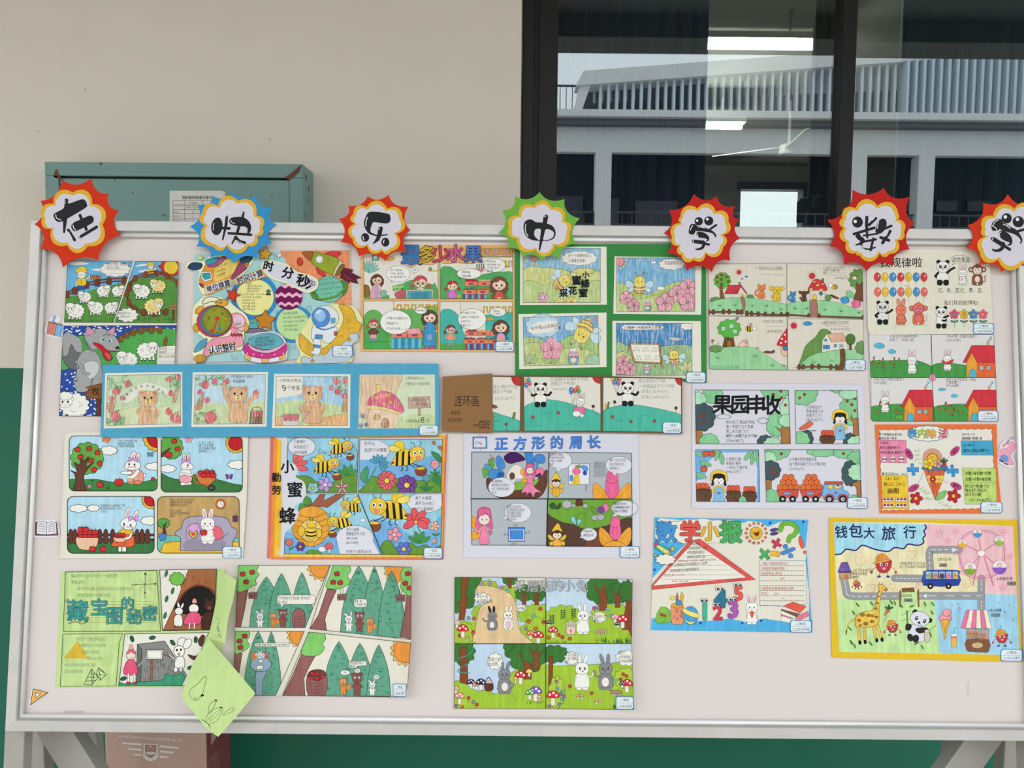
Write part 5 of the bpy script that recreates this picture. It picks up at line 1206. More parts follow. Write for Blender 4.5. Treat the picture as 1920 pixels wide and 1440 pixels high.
with sub('small_animal_print'):
    E('f4f0e4',1425,435,26,o=3);E('f2c63c',1470,450,32,26,3);L('1460 430 1480 470',7);L('1478 428 1495 462',7);S('7a4a2a','1425 530 1500 560 1515 580 1450 565',3);S('8ccf9a','1595 500 1630 490 1670 520 1680 560 1600 560',3);S('3f9cd0','1535 570 1590 555 1625 580 1615 620 1550 622',3);S('e8709a','1655 610 1700 590 1748 610 1740 665 1680 675 1655 645',3);E('k',1680,630,3,4,0);E('k',1555,590,3,4,0);E('f0d8c0',1685,348,32,26,3);S('a8704a','1660 340 1685 320 1712 340 1700 360 1670 360',2);E('f4e4d0',1685,350,20,16,1.5)
for x,y in ((1040,690),(1170,690),(1362,705),(1538,720),(1730,735)): tuft(x,y,32,'2a6a5a',5)
P('e4dccb','955 760 1780 800 1780 815 955 800');fencelet('960 750 1190 765',4);fencelet('1300 768 1780 782',7);TL(['2.又来了6只小动物.','又是一只蜗小动','物.'],1345,240,30,30,'444');T('2+6=8(只)',1460,352,34,'555',wd=148)
for y in (262,290,318): L([(1385,y),(1600,y + 3)],2)
endp()
panel('e4dccb','108 762 955 772 958 1345 122 1335',2,label='tree house with bee, rabbit, ant and red mushroom');P('7a4e34','290 960 370 965 395 1100 255 1100',3);crown(330,900,132,105,'62b84e',10)
for x,y in ((265,900),(352,872),(393,930)): R('d8eef4',x - 20,y - 20,x + 20,y + 20,2.5);L([(x - 20,y),(x + 20,y)],2);L([(x,y - 20),(x,y + 20)],2)
S('a8702c','305 1095 308 1040 330 1025 352 1045 350 1095',3);S('8a8a8a','395 795 420 772 432 790 410 815',2);S(H_,'110 1140 230 1110 420 1092 600 1110 740 1190 860 1270 950 1345 120 1335',2.5);CL(108,1075,260,1160,'6f9a58',8)
for x,y,s_ in ((205,1225,36),(610,1210,40),(410,1330,44),(795,1310,38),(920,1310,34),(630,1120,40)): tuft(x,y,s_,'6a8a5a',5)
with sub('bee_print'): E('f2c63c',548,900,44,30,3,8);L('530 875 530 925',14);L('555 872 555 930',14);E('f4f0e4',605,895,26,24,3);E('c8a0a0',560,860,16,22,2,20);E('k',612,890,3,5,0)
with sub('rabbit_print'): S('f0ccb0','430 1075 460 1040 500 1035 535 1060 530 1085 480 1098 440 1092',3);E('f0ccb0',498,1035,9,24,2.5,-20);E('f0ccb0',520,1035,9,22,2.5,10);E('k',520,1062,3,4,0)
S('7a4a2a','700 1155 730 1140 780 1145 815 1130 815 1160 750 1168',3);S('f0c8a8','890 1080 958 1075 958 1195 900 1180',3);S('d8343c','845 1070 880 1000 930 930 958 905 958 1085 880 1085',3)
for x,y in ((900,1010),(930,965),(940,1040),(890,1055)): E('f4ece0',x,y,13,o=1.5,n=8)
E('3f84a0',935,1112,26,o=3);T('3.又走了3只小动物.',690,820,30,'444',wd=225);L('732 838 938 838',2);L('732 872 938 880',2);T('8-3=5(只)',742,928,34,'555',wd=155)
for x in (150,212): L([(x,1090),(x,1030)],2.5,'3a5a3a');L([(x - 14,1058),(x,1070),(x + 14,1052)],2.5,'3a5a3a')
petals(150,1030,16,5,'d88a9a','e8d8a0');T('安雅宁 一年级(4)班',128,1312,34,'7aa87a',wd=240)
endp()
panel('e4dccb','960 790 1780 802 1788 1350 962 1346',2,label='cottage with pink roof behind a round hedge');S('6f9a50','1090 1290 1120 1180 1160 1080 1260 990 1330 905 1420 930 1440 1010 1340 1060 1330 1200 1200 1240',3);S(H_,'1090 1300 1200 1200 1350 1150 1560 1130 1790 1135 1790 1360 1090 1330',2.5)
P('e8e2d4','1335 1030 1380 955 1440 1045 1600 1030 1615 1125 1450 1135 1330 1160',3);P('f0c0a0','1380 955 1555 948 1605 1030 1445 1045',3)
for k in range(8): L([(1400 + k * 22,955),(1460 + k * 19,1042)],2,'c88a6a')
R('4a9ad0',1345,1078,1415,1120,3);L('1380 1078 1380 1120',2.5);E('4a9ad0',1372,1024,14,o=3);R('4a9ad0',1462,1070,1490,1098,3);P('e8e2d4','1520 1070 1560 1066 1562 1130 1522 1132',3);R('4a9ad0',1530,1078,1552,1096,2);E('4f7a3a',1640,1015,52,60,3);R('7a4e34',1628,1070,1650,1130,3);CL(1690,1030,1830,1180,'6f9a58',8)
S('7a5030','1528 1130 1578 1130 1580 1260 1550 1360 1490 1360 1530 1260',3)
for x,y in ((1245,1270),(1440,1255)): tuft(x,y,36,'6a9a5a',5)
fencelet('1085 1315 1260 1310 1490 1318',6);wave_sun(1028,868,33,'d8343c',16);S('3f94d0','1125 845 1160 822 1200 825 1228 845 1200 865 1150 865',2);T('4.最后还剩几只动物?',1330,832,32,'444',wd=295);L('1330 850 1622 856',2);L('1358 866 1620 878',2);T('2+6-3=5(只)',1425,905,34,'555',wd=205)
endp();award(1578,1232,1805,1352,'二等奖','一(3)班 韦雅宁');D.done()

# ------------------------------------------------------------------ animal templates
def panda(x,y,s,arm=None,wht='f2efe6',gy_='1e1e22',flip=1,sit=False,smile=True):
    """standing panda: head centre (0,0), feet at about (0,120)"""
    with sub('panda_print'),at(x,y,s * flip / 100,s / 100):
        for k in (-1,1): E(gy_,k * 30,-34,14,13,2)
        S(wht,'-32 30 0 24 32 30 40 70 32 100 -32 100 -40 70',2.5)
        for k in (-1,1): S(gy_,[(k * 4,92),(k * 34,88),(k * 38,116),(k * 22,124),(k * 6,118)],2)
        if arm is None: arm = (('-32 42 -54 64 -50 80',17),('32 42 58 30 74 18',17))
        for p,w_ in arm: C(p,w_,gy_)
        E(wht,0,0,42,38,2.5)
        for k in (-1,1): E(gy_,k * 16,-2,10,12,0,k * 25);E('w',k * 15,-4,4,4.5,0,n=8);E('k',k * 15,-3,2,3,0,n=6);E('f0a0a0',k * 28,14,6,4,0,n=8)
        E('k',0,10,4,3,0,n=8)
        if smile: C('-8 16 0 22 8 16',2.5)
def bunny(x,y,s,c='f4f1ea',ear='f0a8b4',flip=1,body=True,pose=None,eyes='dot',rot=0,cheek=True):
    """rabbit: head centre (0,0), ears up, feet at (0,105)"""
    with sub('rabbit_print'),at(x,y,s * flip / 100,s / 100,rot):
        for k in (-1,1): E(c,k * 18,-58,13,34,2.5,k * 12);E(ear,k * 18,-56,6,24,0,k * 12)
        if body:
            E(c,34,78,9,9,2.5);S(c,'-24 30 24 30 36 70 28 100 -28 100 -36 70',2.5)
            for k in (-1,1): E(c,k * 16,102,16,9,2.5);C(pose or [(k * 24,44),(k * 34,60),(k * 18,70)],2.5)
        S(c,'-38 0 -32 -28 0 -38 32 -28 38 0 30 26 0 34 -30 26',2.5)
        for k in (-1,1):
            if eyes == 'dot': E('k',k * 15,-3,4,5.5,0,n=10)
            else: C([(k * 21,-6),(k * 15,0),(k * 9,-6)],2.5)
            if cheek: E('f3a8a8',k * 24,11,6,4,0,n=8)
        C('-6 10 0 14 6 10',2.5);E('3a3030',0,7,2.5,2,0,n=6)
def balloon(x,y,rx,ry,c,ex,ey):
    L([(x,y + ry),(ex,ey)],1.6,'8a8480');E(c,x,y,rx,ry,1.5);E('f6e6e0',x + rx * .35,y - ry * .3,rx * .16,ry * .28,0,20,n=8);P(c,[(x - 4,y + ry + 6),(x,y + ry - 2),(x + 4,y + ry + 6)])
# ------------------------------------------------------------------ the pattern drawing with pandas and balloons
Draw('comic_drawing','cream drawing of pandas, rows of balloons and flowers','drawing',(1600,440,4.0),h=2.0,ow=2,group='drawings pinned on the board')
sheet('e9e3d0','112 210 320 150 420 108 1000 112 1025 230 1045 690 1050 745 125 752 108 700 100 240')
panel('e9e3d0','104 240 300 155 420 112 1000 115 1024 240 1046 745 126 750 108 700',0,'picture_print')
with sub('lettering'): T('找规律啦',205,210,74,wd=308,fat=.008);T('红、黄、蓝,红、黄、蓝...',636,418,36,wd=345);T('我们找到规律啦!',680,511,36,wd=255);
S(None,'730 180 760 160 830 158 880 180 870 205 800 212 765 212 742 230 750 206',2);T('颜色重复',808,187,36,wd=130,mid=True)
R_,Y_,B_ = 'd8434a','eec23c','4a94cc'
for i,(x,c) in enumerate(zip((180,237,296,355,412,471,529),(R_,Y_,B_,R_,Y_,B_,R_))):
    balloon(x,318,26,34,c,x,400)
    balloon(x + 2,430,26,34,{R_: 'ec6f66'}.get(c,c),(188,238,296,352,414,470,524)[i],505 + (40 if i == 2 else 0))
L('380 384 425 380',3,'d8543a')
for x,w_ in ((225,62),(358,60),(490,70),(672,62),(820,50),(930,58),(665,58)): E('d8e4c4',x,372 if x in (672,820,930) else 676,w_,14,0)
for i in range(44):
    rn = random.Random(i);x = rn.uniform(130,1030);y = rn.uniform(655,735);L([(x,y),(x + 8,y - 10)],1.5,'9cc490')
panda(220,545,105,(('-30 42 -50 58 -40 68',17),('26 42 50 32 68 18',17)),'e6e4e0');panda(672,242,112,(('-32 40 -50 60 -46 66',17),('28 40 56 16 76 6',17)));panda(660,582,98,(('20 40 40 34 54 26',15),('10 62 26 66 36 58',15)))
bunny(820,290,78);E('f0a0a8',815,335,10,9,0);bunny(357,568,98,'f08468','f0a080',eyes='dot',cheek=False)
for x,y,s,c,f in ((488,560,100,'e8704a','e87a90'),(930,270,95,'8a5844','f0dcc8')):
        with sub('monkey_print'),at(x,y,s / 100):
            C('36 90 64 84 58 52 70 40',7,c if s < 100 else 'c8b8a8');E(c,-50,-8,20,20,2);E(c,50,-8,20,20,2);E(f,-50,-8,10,11,0);E(f,50,-8,10,11,0);S(c,'-30 34 30 34 42 70 34 112 -34 112 -42 70',2);R('e9e3d0',-5,96,5,114);E(f,0,68,20,24,0);E(c,0,-6,44,42,2);S(f,'-34 -8 -20 -28 0 -18 20 -28 34 -8 24 22 0 30 -24 22',1.5);P(c,'-12 -44 -8 -62 0 -48 8 -62 12 -44');E('k',-13,-4,4,5,0);E('k',13,-4,4,5,0);C('-8 14 0 20 8 14',2.5)
for x,c in ((757,'e05a7a'),(830,'eec23c'),(901,'4a94cc'),(972,'ec6a80')): L([(x,600),(x,695)],3,'6a5a44');E('3f9a84',x - 14,650,16,7,1.5,20);E('3f9a84',x + 16,650,16,7,1.5,-20);petals(x,597,36,5,c,'5aa8c8' if c == 'e05a7a' else 'f0b05a',rot=-90)
award(898,662,1055,746,'二等奖','一(4)班 钱宝莉');D.done()

# ------------------------------------------------------------------ rabbit and carrots
def carrot(x,y,s,rot=0):
    with at(x,y,s / 100,rot=rot): S('e8693c','-16 -24 16 -24 8 20 0 40 -8 20',2);P('4a9a4a','-14 -24 -16 -48 -4 -34 0 -52 4 -34 16 -48 14 -24',1.5)
def redhouse(x,y,s=1.0):
    with at(x,y,s):
        R('ea6a3c',40,30,245,140,2);P('eea43c','28 30 68 -45 108 30 108 140 28 140',2);P('d83a44','68 -100 240 -100 250 30 108 30 68 -45 28 30 0 30',2);S('5ab8cc','52 140 54 90 78 78 98 92 100 140',2)
        for hx in (130,180): R('a8dcf0',hx,55,hx + 26,82,2);L([(hx + 13,55),(hx + 13,82)],1.5);L([(hx,68),(hx + 26,68)],1.5)
        R('eeb45a',182,-128,196,-100,2);E('8ad0e4',200,-138,7,o=1.5);E('8ad0e4',212,-155,9,o=1.5)
Draw('comic_drawing','rabbit and carrots comic with red roofed houses on green hills','drawing',(1600,440,4.0),h=1.0,ow=2,group='drawings pinned on the board')
sheet('e3dedc','112 748 1055 748 1068 1070 1080 1400 150 1400 132 1380')
G2 = '4c9c4a'
panel('e3dedc','114 750 582 750 592 1072 130 1072',2,label='rabbit in a carrot field');S('62c0dc','152 835 170 815 210 812 235 830 225 850 180 852',1.5);S('62c0dc','260 875 285 858 320 875 305 892 275 892',1.5);S(G2,'120 955 250 945 400 940 500 950 600 1000 600 1080 120 1080',2)
for x,y in ((155,930),(222,940),(308,935),(342,940),(146,965),(178,982),(224,982),(276,962),(305,982),(195,955)): carrot(x,y,36)
bunny(440,945,88,flip=1,eyes='arc');S('5ab0d0','462 962 490 955 485 978',1.5);TL(['小兔子在农地里种的萝卜','丰收了,一共有10根.'],270,762,24,28,'444');endp()
panel('e3dedc','586 750 1055 750 1068 1070 592 1070',2,label='rabbit carrying a carrot to a red house');S(G2,'585 985 700 960 860 980 1080 990 1080 1080 585 1080',2);bunny(706,935,78);S('d8483c','665 940 700 955 745 935 745 955 710 975 670 960',2);redhouse(820,930);TL(['小兔子第一次搬运5根萝卜','10-3=7(根)'],695,764,24,28,'444');endp()
panel('e3dedc','132 1074 592 1074 608 1400 150 1400 134 1380',2,label='rabbit with two carrots beside a house');S(G2,'120 1300 250 1275 380 1270 610 1290 610 1410 120 1410',2);bunny(238,1245,80);carrot(200,1265,44,20);carrot(250,1268,44,70);carrot(185,1335,38,-30);carrot(318,1322,38,30);carrot(342,1335,44,40);E('6ab04a',345,1368,30,18,2);redhouse(355,1262,.98);TL(['小兔子第二次搬运5根萝卜','7-5=2(根)'],150,1084,24,26,'444');endp()
panel('e3dedc','592 1074 1068 1074 1080 1400 608 1400',2,label='carrots lying before a red house');S(G2,'600 1300 700 1275 850 1270 1080 1290 1080 1410 600 1410',2);S('62c0dc','635 1165 655 1150 690 1155 685 1170 650 1172',1.5);S('62c0dc','732 1208 750 1195 785 1205 770 1220 742 1220',1.5)
for x,y,r in ((690,1272,20),(722,1280,110),(655,1305,-60),(690,1320,10),(735,1318,80),(770,1310,-50),(800,1330,100),(730,1352,90)): carrot(x,y,44,r)
redhouse(834,1262,.98);TL(['现在小兔子的家中一共有','几根胡萝卜?','3+5=8(根)'],695,1088,24,22,'444');endp()
with at(0,0): part('stamp_print');E('f0a0b8',594,1072,24,28,2);T('四',594,1060,22,'a83a5a',mid=True);T('班',594,1084,22,'a83a5a',mid=True)
award(932,1318,1088,1402,'二等奖','一(3)班 何婷婷');D.done()

# ------------------------------------------------------------------ bear and apples, long blue strip of four pictures
def bear(x,y,s,arms=True,c='e3b083',mouth=True):
    with at(x,y,s / 100):
        if arms: C('-28 40 -50 60 -44 76',18,'6a5040');C('-28 40 -50 60 -44 76',16,c);C('28 40 50 60 44 76',18,'6a5040');C('28 40 50 60 44 76',16,c)
        S(c,'-28 34 28 34 42 80 36 124 -36 124 -42 80',1.6,'6a5040');C('-14 52 0 56 14 52',1.5,'6a5040')
        for k in (-1,1): E(c,k * 34,-28,13,13,1.6,0,'6a5040');E('c88a6a',k * 34,-28,6,6,0)
        E(c,0,0,44,38,1.6,0,'6a5040');E('f4dc7a',0,12,17,14,1.2,0,'6a5040');E('k',-16,-6,5,6,0);E('k',16,-6,5,6,0);E('6a4a44',0,4,6,4,0);E('b8524a',0,16,5,4,0)
def orchard(x0,y0,x1,y1,side,seed=0):
    """apple branches down one side"""
    rn = random.Random(seed);w_ = x1 - x0
    for i in range(26):
        x,y = rn.uniform(x0,x1),rn.uniform(y0,y1);E(rn.choice(('9cc490','84b47c','b0d0a0')),x,y,13,6,1.2,rn.uniform(-60,60),'5a7a54',n=8)
def bapple(x,y,r): E('e4707a',x,y,r,r * .95,1.4,0,'7a3a3a');L([(x,y - r * .8),(x + 2,y - r * 1.3)],2,'4a3a2a');E('84b47c',x + r * .5,y - r * 1.15,r * .4,r * .18,0,-20,n=8)
Draw('mounted_comic','long bright blue strip with four pencil pictures of a bear and apples','drawing',(180,670,2.909),h=7.0,ink='pencil_on_paper',ow=1.6,group='drawings pinned on the board')
sheet('58a8ca','38 40 480 38 950 36 1420 34 1868 34 1870 370 1868 428 1440 430 960 432 500 434 24 434',.6,'blue_card')
PG = 'c8dcb4'
sheet('ece8da','50 86 470 80 472 376 42 388',.4,'picture_sheet');panel(PG,'62 98 460 92 462 362 54 372',1.2,label='bear standing in an apple orchard');S('d8e0b0','54 290 200 270 300 280 462 250 462 380 54 380',0);L('120 290 260 260',1.2,'7a8a5a');L('280 285 450 250',1.2,'7a8a5a')
S('e9e8d8','145 250 200 170 280 140 380 170 400 200 340 190 260 180 200 230',0);orchard(62,100,190,180,0,1);orchard(380,100,460,160,0,2);orchard(56,320,150,365,0,3);S('c89a78','60 250 90 240 110 200 95 290 70 300',1.2);S('c89a78','415 240 430 180 450 170 435 240',1.2)
for a in ((170,145,17),(110,187,20),(145,222,13),(82,225,14),(398,122,15),(445,110,15),(407,197,14),(395,297,19),(432,330,27),(105,322,27),(450,340,18)): bapple(*a)
with sub('bear_print'): bear(284,228,116)
for i,t in enumerate('小熊果园里的苹果成熟了'): a = math.pi * (1.0 - i / 11.5);T(t,272 - 118 * math.cos(math.pi - a) * 1.0,252 - 95 * math.sin(a),17,'555',rot=-55 + i * 10,mid=True)
endp()
sheet('ece8da','528 82 938 80 930 378 520 380',.4,'picture_sheet');panel('c0dcea','540 96 926 94 918 362 534 364',1.2,label='bear picking apples');S('cfdca8','534 270 650 250 800 260 918 240 918 370 534 370',0);orchard(540,98,700,150,0,5);orchard(536,300,640,360,0,6);S('c89a78','540 280 560 230 590 190 575 280',1.2)
for a in ((596,150,22),(648,132,17),(606,235,15),(625,328,33),(712,132,16),(872,195,16),(565,190,14)): bapple(*a)
with sub('bear_print'):
    C('730 250 705 200 700 150',26,'6a5040');C('730 250 705 200 700 150',24,'e3b083');C('820 260 850 225 878 212',24,'6a5040');C('820 260 850 225 878 212',22,'e3b083');bear(775,205,118,False)
P('a8846a','842 300 910 300 905 362 836 362',1.4);C('845 300 860 275 895 275 908 300',6,'a8846a')
for k in range(7): bapple(855 + (k % 4) * 14,300 + (k // 4) * 16,9)
for k in range(5): L([(846 + k * 14,322),(842 + k * 14,362)],1);L([(840,328 + k * 8),(908,328 + k * 8)],1)
TL(['小熊要摘60个苹果','一次运回家.'],730,106,18,24,'555');endp()
sheet('ece8da','972 90 1388 92 1385 385 960 385',.4,'picture_sheet');panel('a8d0e8','984 104 1372 104 1372 372 976 372',1.2,label='bear pushing a cart of apples');P('ece8da','984 104 1125 104 1125 200 984 225');S('c8dca0','976 260 1080 235 1250 245 1372 290 1372 380 976 380',0);S('ecb478','1180 340 1260 325 1372 310 1372 380 1180 380',1);S('ecb478','976 330 1010 330 1010 380 976 380',1);orchard(1300,106,1372,190,0,8);S('c89a78','1340 290 1355 220 1370 200 1370 290',1.2)
for a in ((1310,133,18),(1355,128,16),(1283,168,14),(1320,188,17),(1355,210,15)): bapple(*a)
with sub('bear_print'): bear(1180,202,124)
P('d8d4cc','1010 322 1108 320 1098 372 1018 372',1.4);L('1095 340 1120 290 1170 300',4,'8a98a0');L('1110 368 1165 300',4,'8a98a0')
for k in range(10): bapple(1028 + (k % 5) * 17,338 - (k // 5) * 18,10)
T('小熊每次搬运',1000,126,18,'555',wd=118);T('9',1015,168,48,'555');T('个苹果.',1042,168,28,'555',wd=74);endp()
sheet('ece8da','1438 94 1848 94 1850 388 1430 388',.4,'picture_sheet');panel('d8e2c0','1438 94 1848 94 1850 388 1430 388',0,label='mushroom house under a big tree');S('e8c8a0','1432 90 1660 90 1640 180 1600 300 1432 320',1.2)
for k in range(8): C([(1450 + k * 24,95),(1446 + k * 24,160),(1458 + k * 20,220)],1.2,'b08a60')
S('c8d8a0','1640 330 1760 310 1850 320 1850 390 1620 390',0);R('f0cf6a',1528,148,1550,220,1.4);S('f0d0b0','1500 280 1630 285 1630 388 1490 388',1.4);S('e86a8a','1472 260 1500 215 1570 185 1640 215 1680 290 1640 308 1570 280 1500 280',1.4);S('f0d890','1478 262 1560 270 1660 300 1640 310 1560 285 1490 282',1.2)
for x,y,r in ((1532,222,14),(1590,208,15),(1605,245,14),(1655,252,10),(1570,252,12),(1510,245,8)): E('e8a06a',x,y,r,r * .9,1.2,oc='7a4a3a')
S('b07a50','1560 380 1562 345 1578 330 1595 345 1596 380',1.4);S('d8a060','1518 338 1520 315 1535 308 1550 320 1545 340',1.2);P('c8a08a','1702 218 1820 214 1826 275 1704 278',1.4);R('c8a08a',1758,278,1772,318,1.2);TL(['60÷9=6(次)','……6个(7次)'],1714,232,18,24,'555');TL(['小熊需要搬运几次,','才能把60个苹果运回家?'],1688,114,17,30,'555',k=.8);T('小熊需要运',1686,348,18,'555',wd=82);T('8',1772,342,42,'444');T('次.',1800,346,20,'555')
for x,y in ((1455,318),(1445,372),(1475,368)): petals(x,y,12,6,'a08ac8','e8d06a',o=1);L([(x,y + 8),(x,y + 40)],2,'6a9a5a')
endp();award(1762,368,1868,426,'一等奖','二(1)班 袁臻琪');D.done()

# ------------------------------------------------------------------ cardboard picture strip with pandas and balloons
Draw('picture_strip','folding panda strip with brown cardboard cover and turquoise hills','drawing',(810,670,3.918),h=6.0,ow=2,group='drawings pinned on the board')
sheet('7a5a40','440 132 660 136 1245 140 1838 150 1838 562 1245 550 650 545 440 542',.6,'cardboard_backing')
TQ = '52bca4'
for p,lb in (('444 142 650 146 646 540 444 540','panda strip page half hidden by the cover'),('674 142 1236 146 1240 540 678 540','panda with balloons and a sitting rabbit'),('1258 150 1830 156 1832 548 1256 542','panda waving on a turquoise hill')):
    x0 = float(p.split()[0]);panel('e6e1d4',p,1.5,'strip_page',lb)
    if x0 < 500: S(TQ,'440 410 520 425 600 450 660 480 660 550 440 550',2);E('c83a34',640,150,56,60,2);S('e8a24a','440 410 455 430 448 450 440 450',2);S('8a5a34','440 345 480 360 470 375 440 370',1.5);TL(['送1小狗3个气球','剩几个气球?'],448,216,30,36,'888');T('12-3=9(个)',466,302,26,'888',wd=140);P('4a8a4a','590 445 598 405 612 402 604 448',1.5);P('e8b84a','602 448 610 410 616 408 612 450',1.5);L('545 540 545 490',3,'4a6a4a');bloom(545,490,12,'c83a4a','6a2a2a')
    elif x0 < 1000:
        S(TQ,'670 380 750 330 840 310 960 325 1080 360 1245 425 1245 550 670 550',2);E('c83a34',1240,140,62,54,2);
        for i,(x,y,c) in enumerate(((710,165,'4ab08a'),(688,190,'e8745a'),(718,192,'d85a8a'),(680,172,'f0a84a'),(692,205,'4a94cc'))): balloon(x,y,14,17,c,738,275)
        panda(797,235,106,(('-30 34 -52 44 -60 38',17),('28 36 56 40 72 22',17)));T('只送给小白兔4个气球,',872,160,30,'888',wd=280);T('还剩几个气球?',872,194,30,'888',wd=180);T('9-4=5(个)',888,233,26,'888',wd=100)
        for x,y,c in ((1022,245,'3f8ac8'),(1048,245,'e84a3c'),(1070,225,'f07a5a'),(1078,248,'3faa7a')): balloon(x,y,15,27 if c == '3f8ac8' else 18,c,1032,340)
        bunny(1092,325,72,ear='f0a8b0',rot=10);S('e87aa0','1040 370 1110 365 1125 400 1100 425 1045 410',2);E('f2efe6',1062,415,30,22,2);E('f2efe6',1102,428,14,13,2)
    else:
        S(TQ,'1255 400 1350 360 1450 345 1600 365 1740 395 1840 435 1840 560 1255 560',2);E('c83a34',1835,155,48,52,2)
        for x,y,c in ((1328,165,'f0a84a'),(1350,158,'3faa7a'),(1378,160,'e8745a'),(1340,185,'4a94cc'),(1368,190,'b05ac0')): balloon(x,y,14,17,c,1362,285)
        panda(1438,228,106,(('-30 34 -58 44 -68 34',17),('28 36 58 44 72 26',17)));T('现在还剩5个气球',1518,172,28,'888',wd=195);T('一共送出去了几个气球?',1525,212,28,'888',wd=258);T('方法1: 12-5=7(个)',1540,250,28,'888',wd=198);T('方法2: 3+4=7(个)',1535,292,28,'888',wd=202);P('e8b84a','1270 380 1272 345 1285 340 1285 378',1.5);P('4a8a4a','1286 378 1292 330 1304 325 1300 375',1.5)
    for x,y in ((740,440),(928,408),(1325,437),(1462,472),(1634,468)): bloom(x,y,13,'d8505a','7a2a2a')
    for x,y in ((860,408),(785,500),(995,490),(1385,465),(1560,425),(478,468)): C([(x - 18,y + 4),(x - 8,y - 2),(x,y + 3),(x + 10,y - 2),(x + 18,y + 2)],2.5,'2a5a54')
    for x,y in ((1184,360),(1792,372),(1342,328)): L([(x,y),(x,y + 40)],3,'3a3a3a');bloom(x,y,12,'5a3a3a','2a1a1a')
    endp()
sheet('926a40','78 142 444 118 440 330 450 470 445 556 390 552 72 545',1.6,'cover','brown cardboard cover with black writing',ink='printed_card')
with sub('lettering',ink='printed_card'):
    T('连环画',165,322,78,'1e1814',wd=178);T('鲍思涵',140,408,30,'1e1814',wd=64);T('指导老师:蒋老师',115,462,30,'1e1814',wd=108);T('一四班',302,498,64,'1e1814',wd=124)
award(1692,474,1834,560,'一等奖','一(4)班 鲍思涵');D.done()

# ------------------------------------------------------------------ rabbit picking apples, four rounded panels
def ripple(x,y,r,rc,cc,n=16): P(cc,scal(x,y,r,r,n,.12),True);E(rc,x,y,r * .72,o=True)
def butterfly(x,y,s,c,rot=0):
    with at(x,y,s / 100,rot=rot):
        for k in (-1,1): S(c,[(0,-10),(k * 40,-44),(k * 58,-20),(k * 44,2),(k * 46,26),(k * 24,38),(0,14)],2,n=3);C([(0,-20),(k * 8,-44),(k * 16,-52)],2)
        E('f2d23c',0,0,7,24,2)
def bow(x,y,s,c='d8a0dc'):
    for k in (-1,1): S(c,[(x,y),(x + k * s,y - s * .6),(x + k * s * 1.1,y),(x + k * s,y + s * .6)],2.5,n=3)
    E(c,x,y,s * .25,o=2,n=8)
def appletree(x,y,w_,h,apples,trunk,c='6aac4a'):
    crown(x,y,w_,h,c,12,amp=.1);S('6a4030',trunk,True)
    for ax,ay in apples: apple(ax,ay,27,'d8322e')
Draw('comic_drawing','rabbit harvesting apples comic with four rounded panels on cream paper','drawing',(100,800,5.0526),h=1.2,ow=5,group='drawings pinned on the board',bend=(1,0,[(60,5),(110,2),(180,.4),(1700,.2),(1850,2.0)]))
sheet('e9e4d4','108 72 200 48 1845 95 1830 700 1795 1252 62 1250 85 640')
panel('b9dff0',rr(150,88,985,610,50),6,label='rabbit bending to pick an apple under the tree');CL(430,180,615,272,'f4f2ea',9);CL(862,338,1060,415,'f4f2ea',8);ripple(985,100,140,'c8202c','f2c03c')
S('3f8a44','140 505 300 500 420 500 560 525 800 530 1000 500 1000 620 140 620',4);appletree(320,300,160,155,((230,218),(340,208),(418,246),(258,288),(358,322),(440,350),(386,410)),'165 415 230 430 195 340 250 360 260 300 290 320 335 285 310 380 375 345 300 440 290 520 310 610 190 610 210 520 200 450')
butterfly(498,125,72,'f0844a',20);butterfly(918,265,56,'4a94c8');apple(444,550,34);apple(622,528,42);bloom(342,568,22,'f29ac8');L('345 590 345 612',4);bloom(945,495,20,'d83a5a');tuft(370,515,26,'1e3a24',5);tuft(522,590,30,'1e3a24',5)
with sub('rabbit_print','rabbit with pink bow bending forward'):
    E('f4f1ea',862,462,18,o=4);S('f2a58e','715 430 800 405 850 440 850 520 800 545 750 510',4);C('800 420 760 470 715 485',40,'k');C('800 420 760 470 715 485',33,'f4f1ea');S('f4f1ea','632 435 680 420 740 425 735 452 660 452',4);E('f08a6a',740,528,38,20,4);E('f08a6a',800,528,38,18,4);S('f2a58e','715 490 760 500 740 530 700 515',3)
    E('f4f1ea',755,278,24,48,4,22);E('f4f1ea',800,288,20,42,4,14);E('f2a8b4',755,285,10,30,0,22);E('f2a8b4',800,292,9,28,0,14);S('f4f1ea','672 378 700 330 750 312 810 335 828 380 790 408 730 412 690 400',4);bow(755,312,38);bow(718,418,16);E('k',718,356,8,11,0);E('k',768,360,8,11,0);E('f3a8b4',715,382,13,9,0);E('f3a8b4',772,382,13,9,0);C('732 378 742 384 752 378',4)
TL(['小兔子的苹果熟了呢','1棵果树苹果结到','叶整整苹果摘回家'],610,138,24,24,'333');endp()
panel('b9dff0',rr(1020,90,1790,620,50),6,label='rabbit pushing an orange wheelbarrow of apples');ripple(1728,155,98,'c8202c','f2c03c');CL(1000,358,1168,438,'f4f2ea',8);CL(1645,315,1850,405,'f4f2ea',8);S('3f7a40','1010 450 1100 480 1200 500 1350 480 1550 500 1700 540 1790 560 1790 640 1010 640',4)
crown(1120,195,112,118,'6aac4a',11,amp=.1);S('6a4030','1030 250 1110 200 1060 260 1030 290',4);apple(1146,140,26);apple(1178,212,26);apple(1092,268,32);butterfly(1282,128,64,'f2a0c8');butterfly(1666,475,62,'7a3a8a')
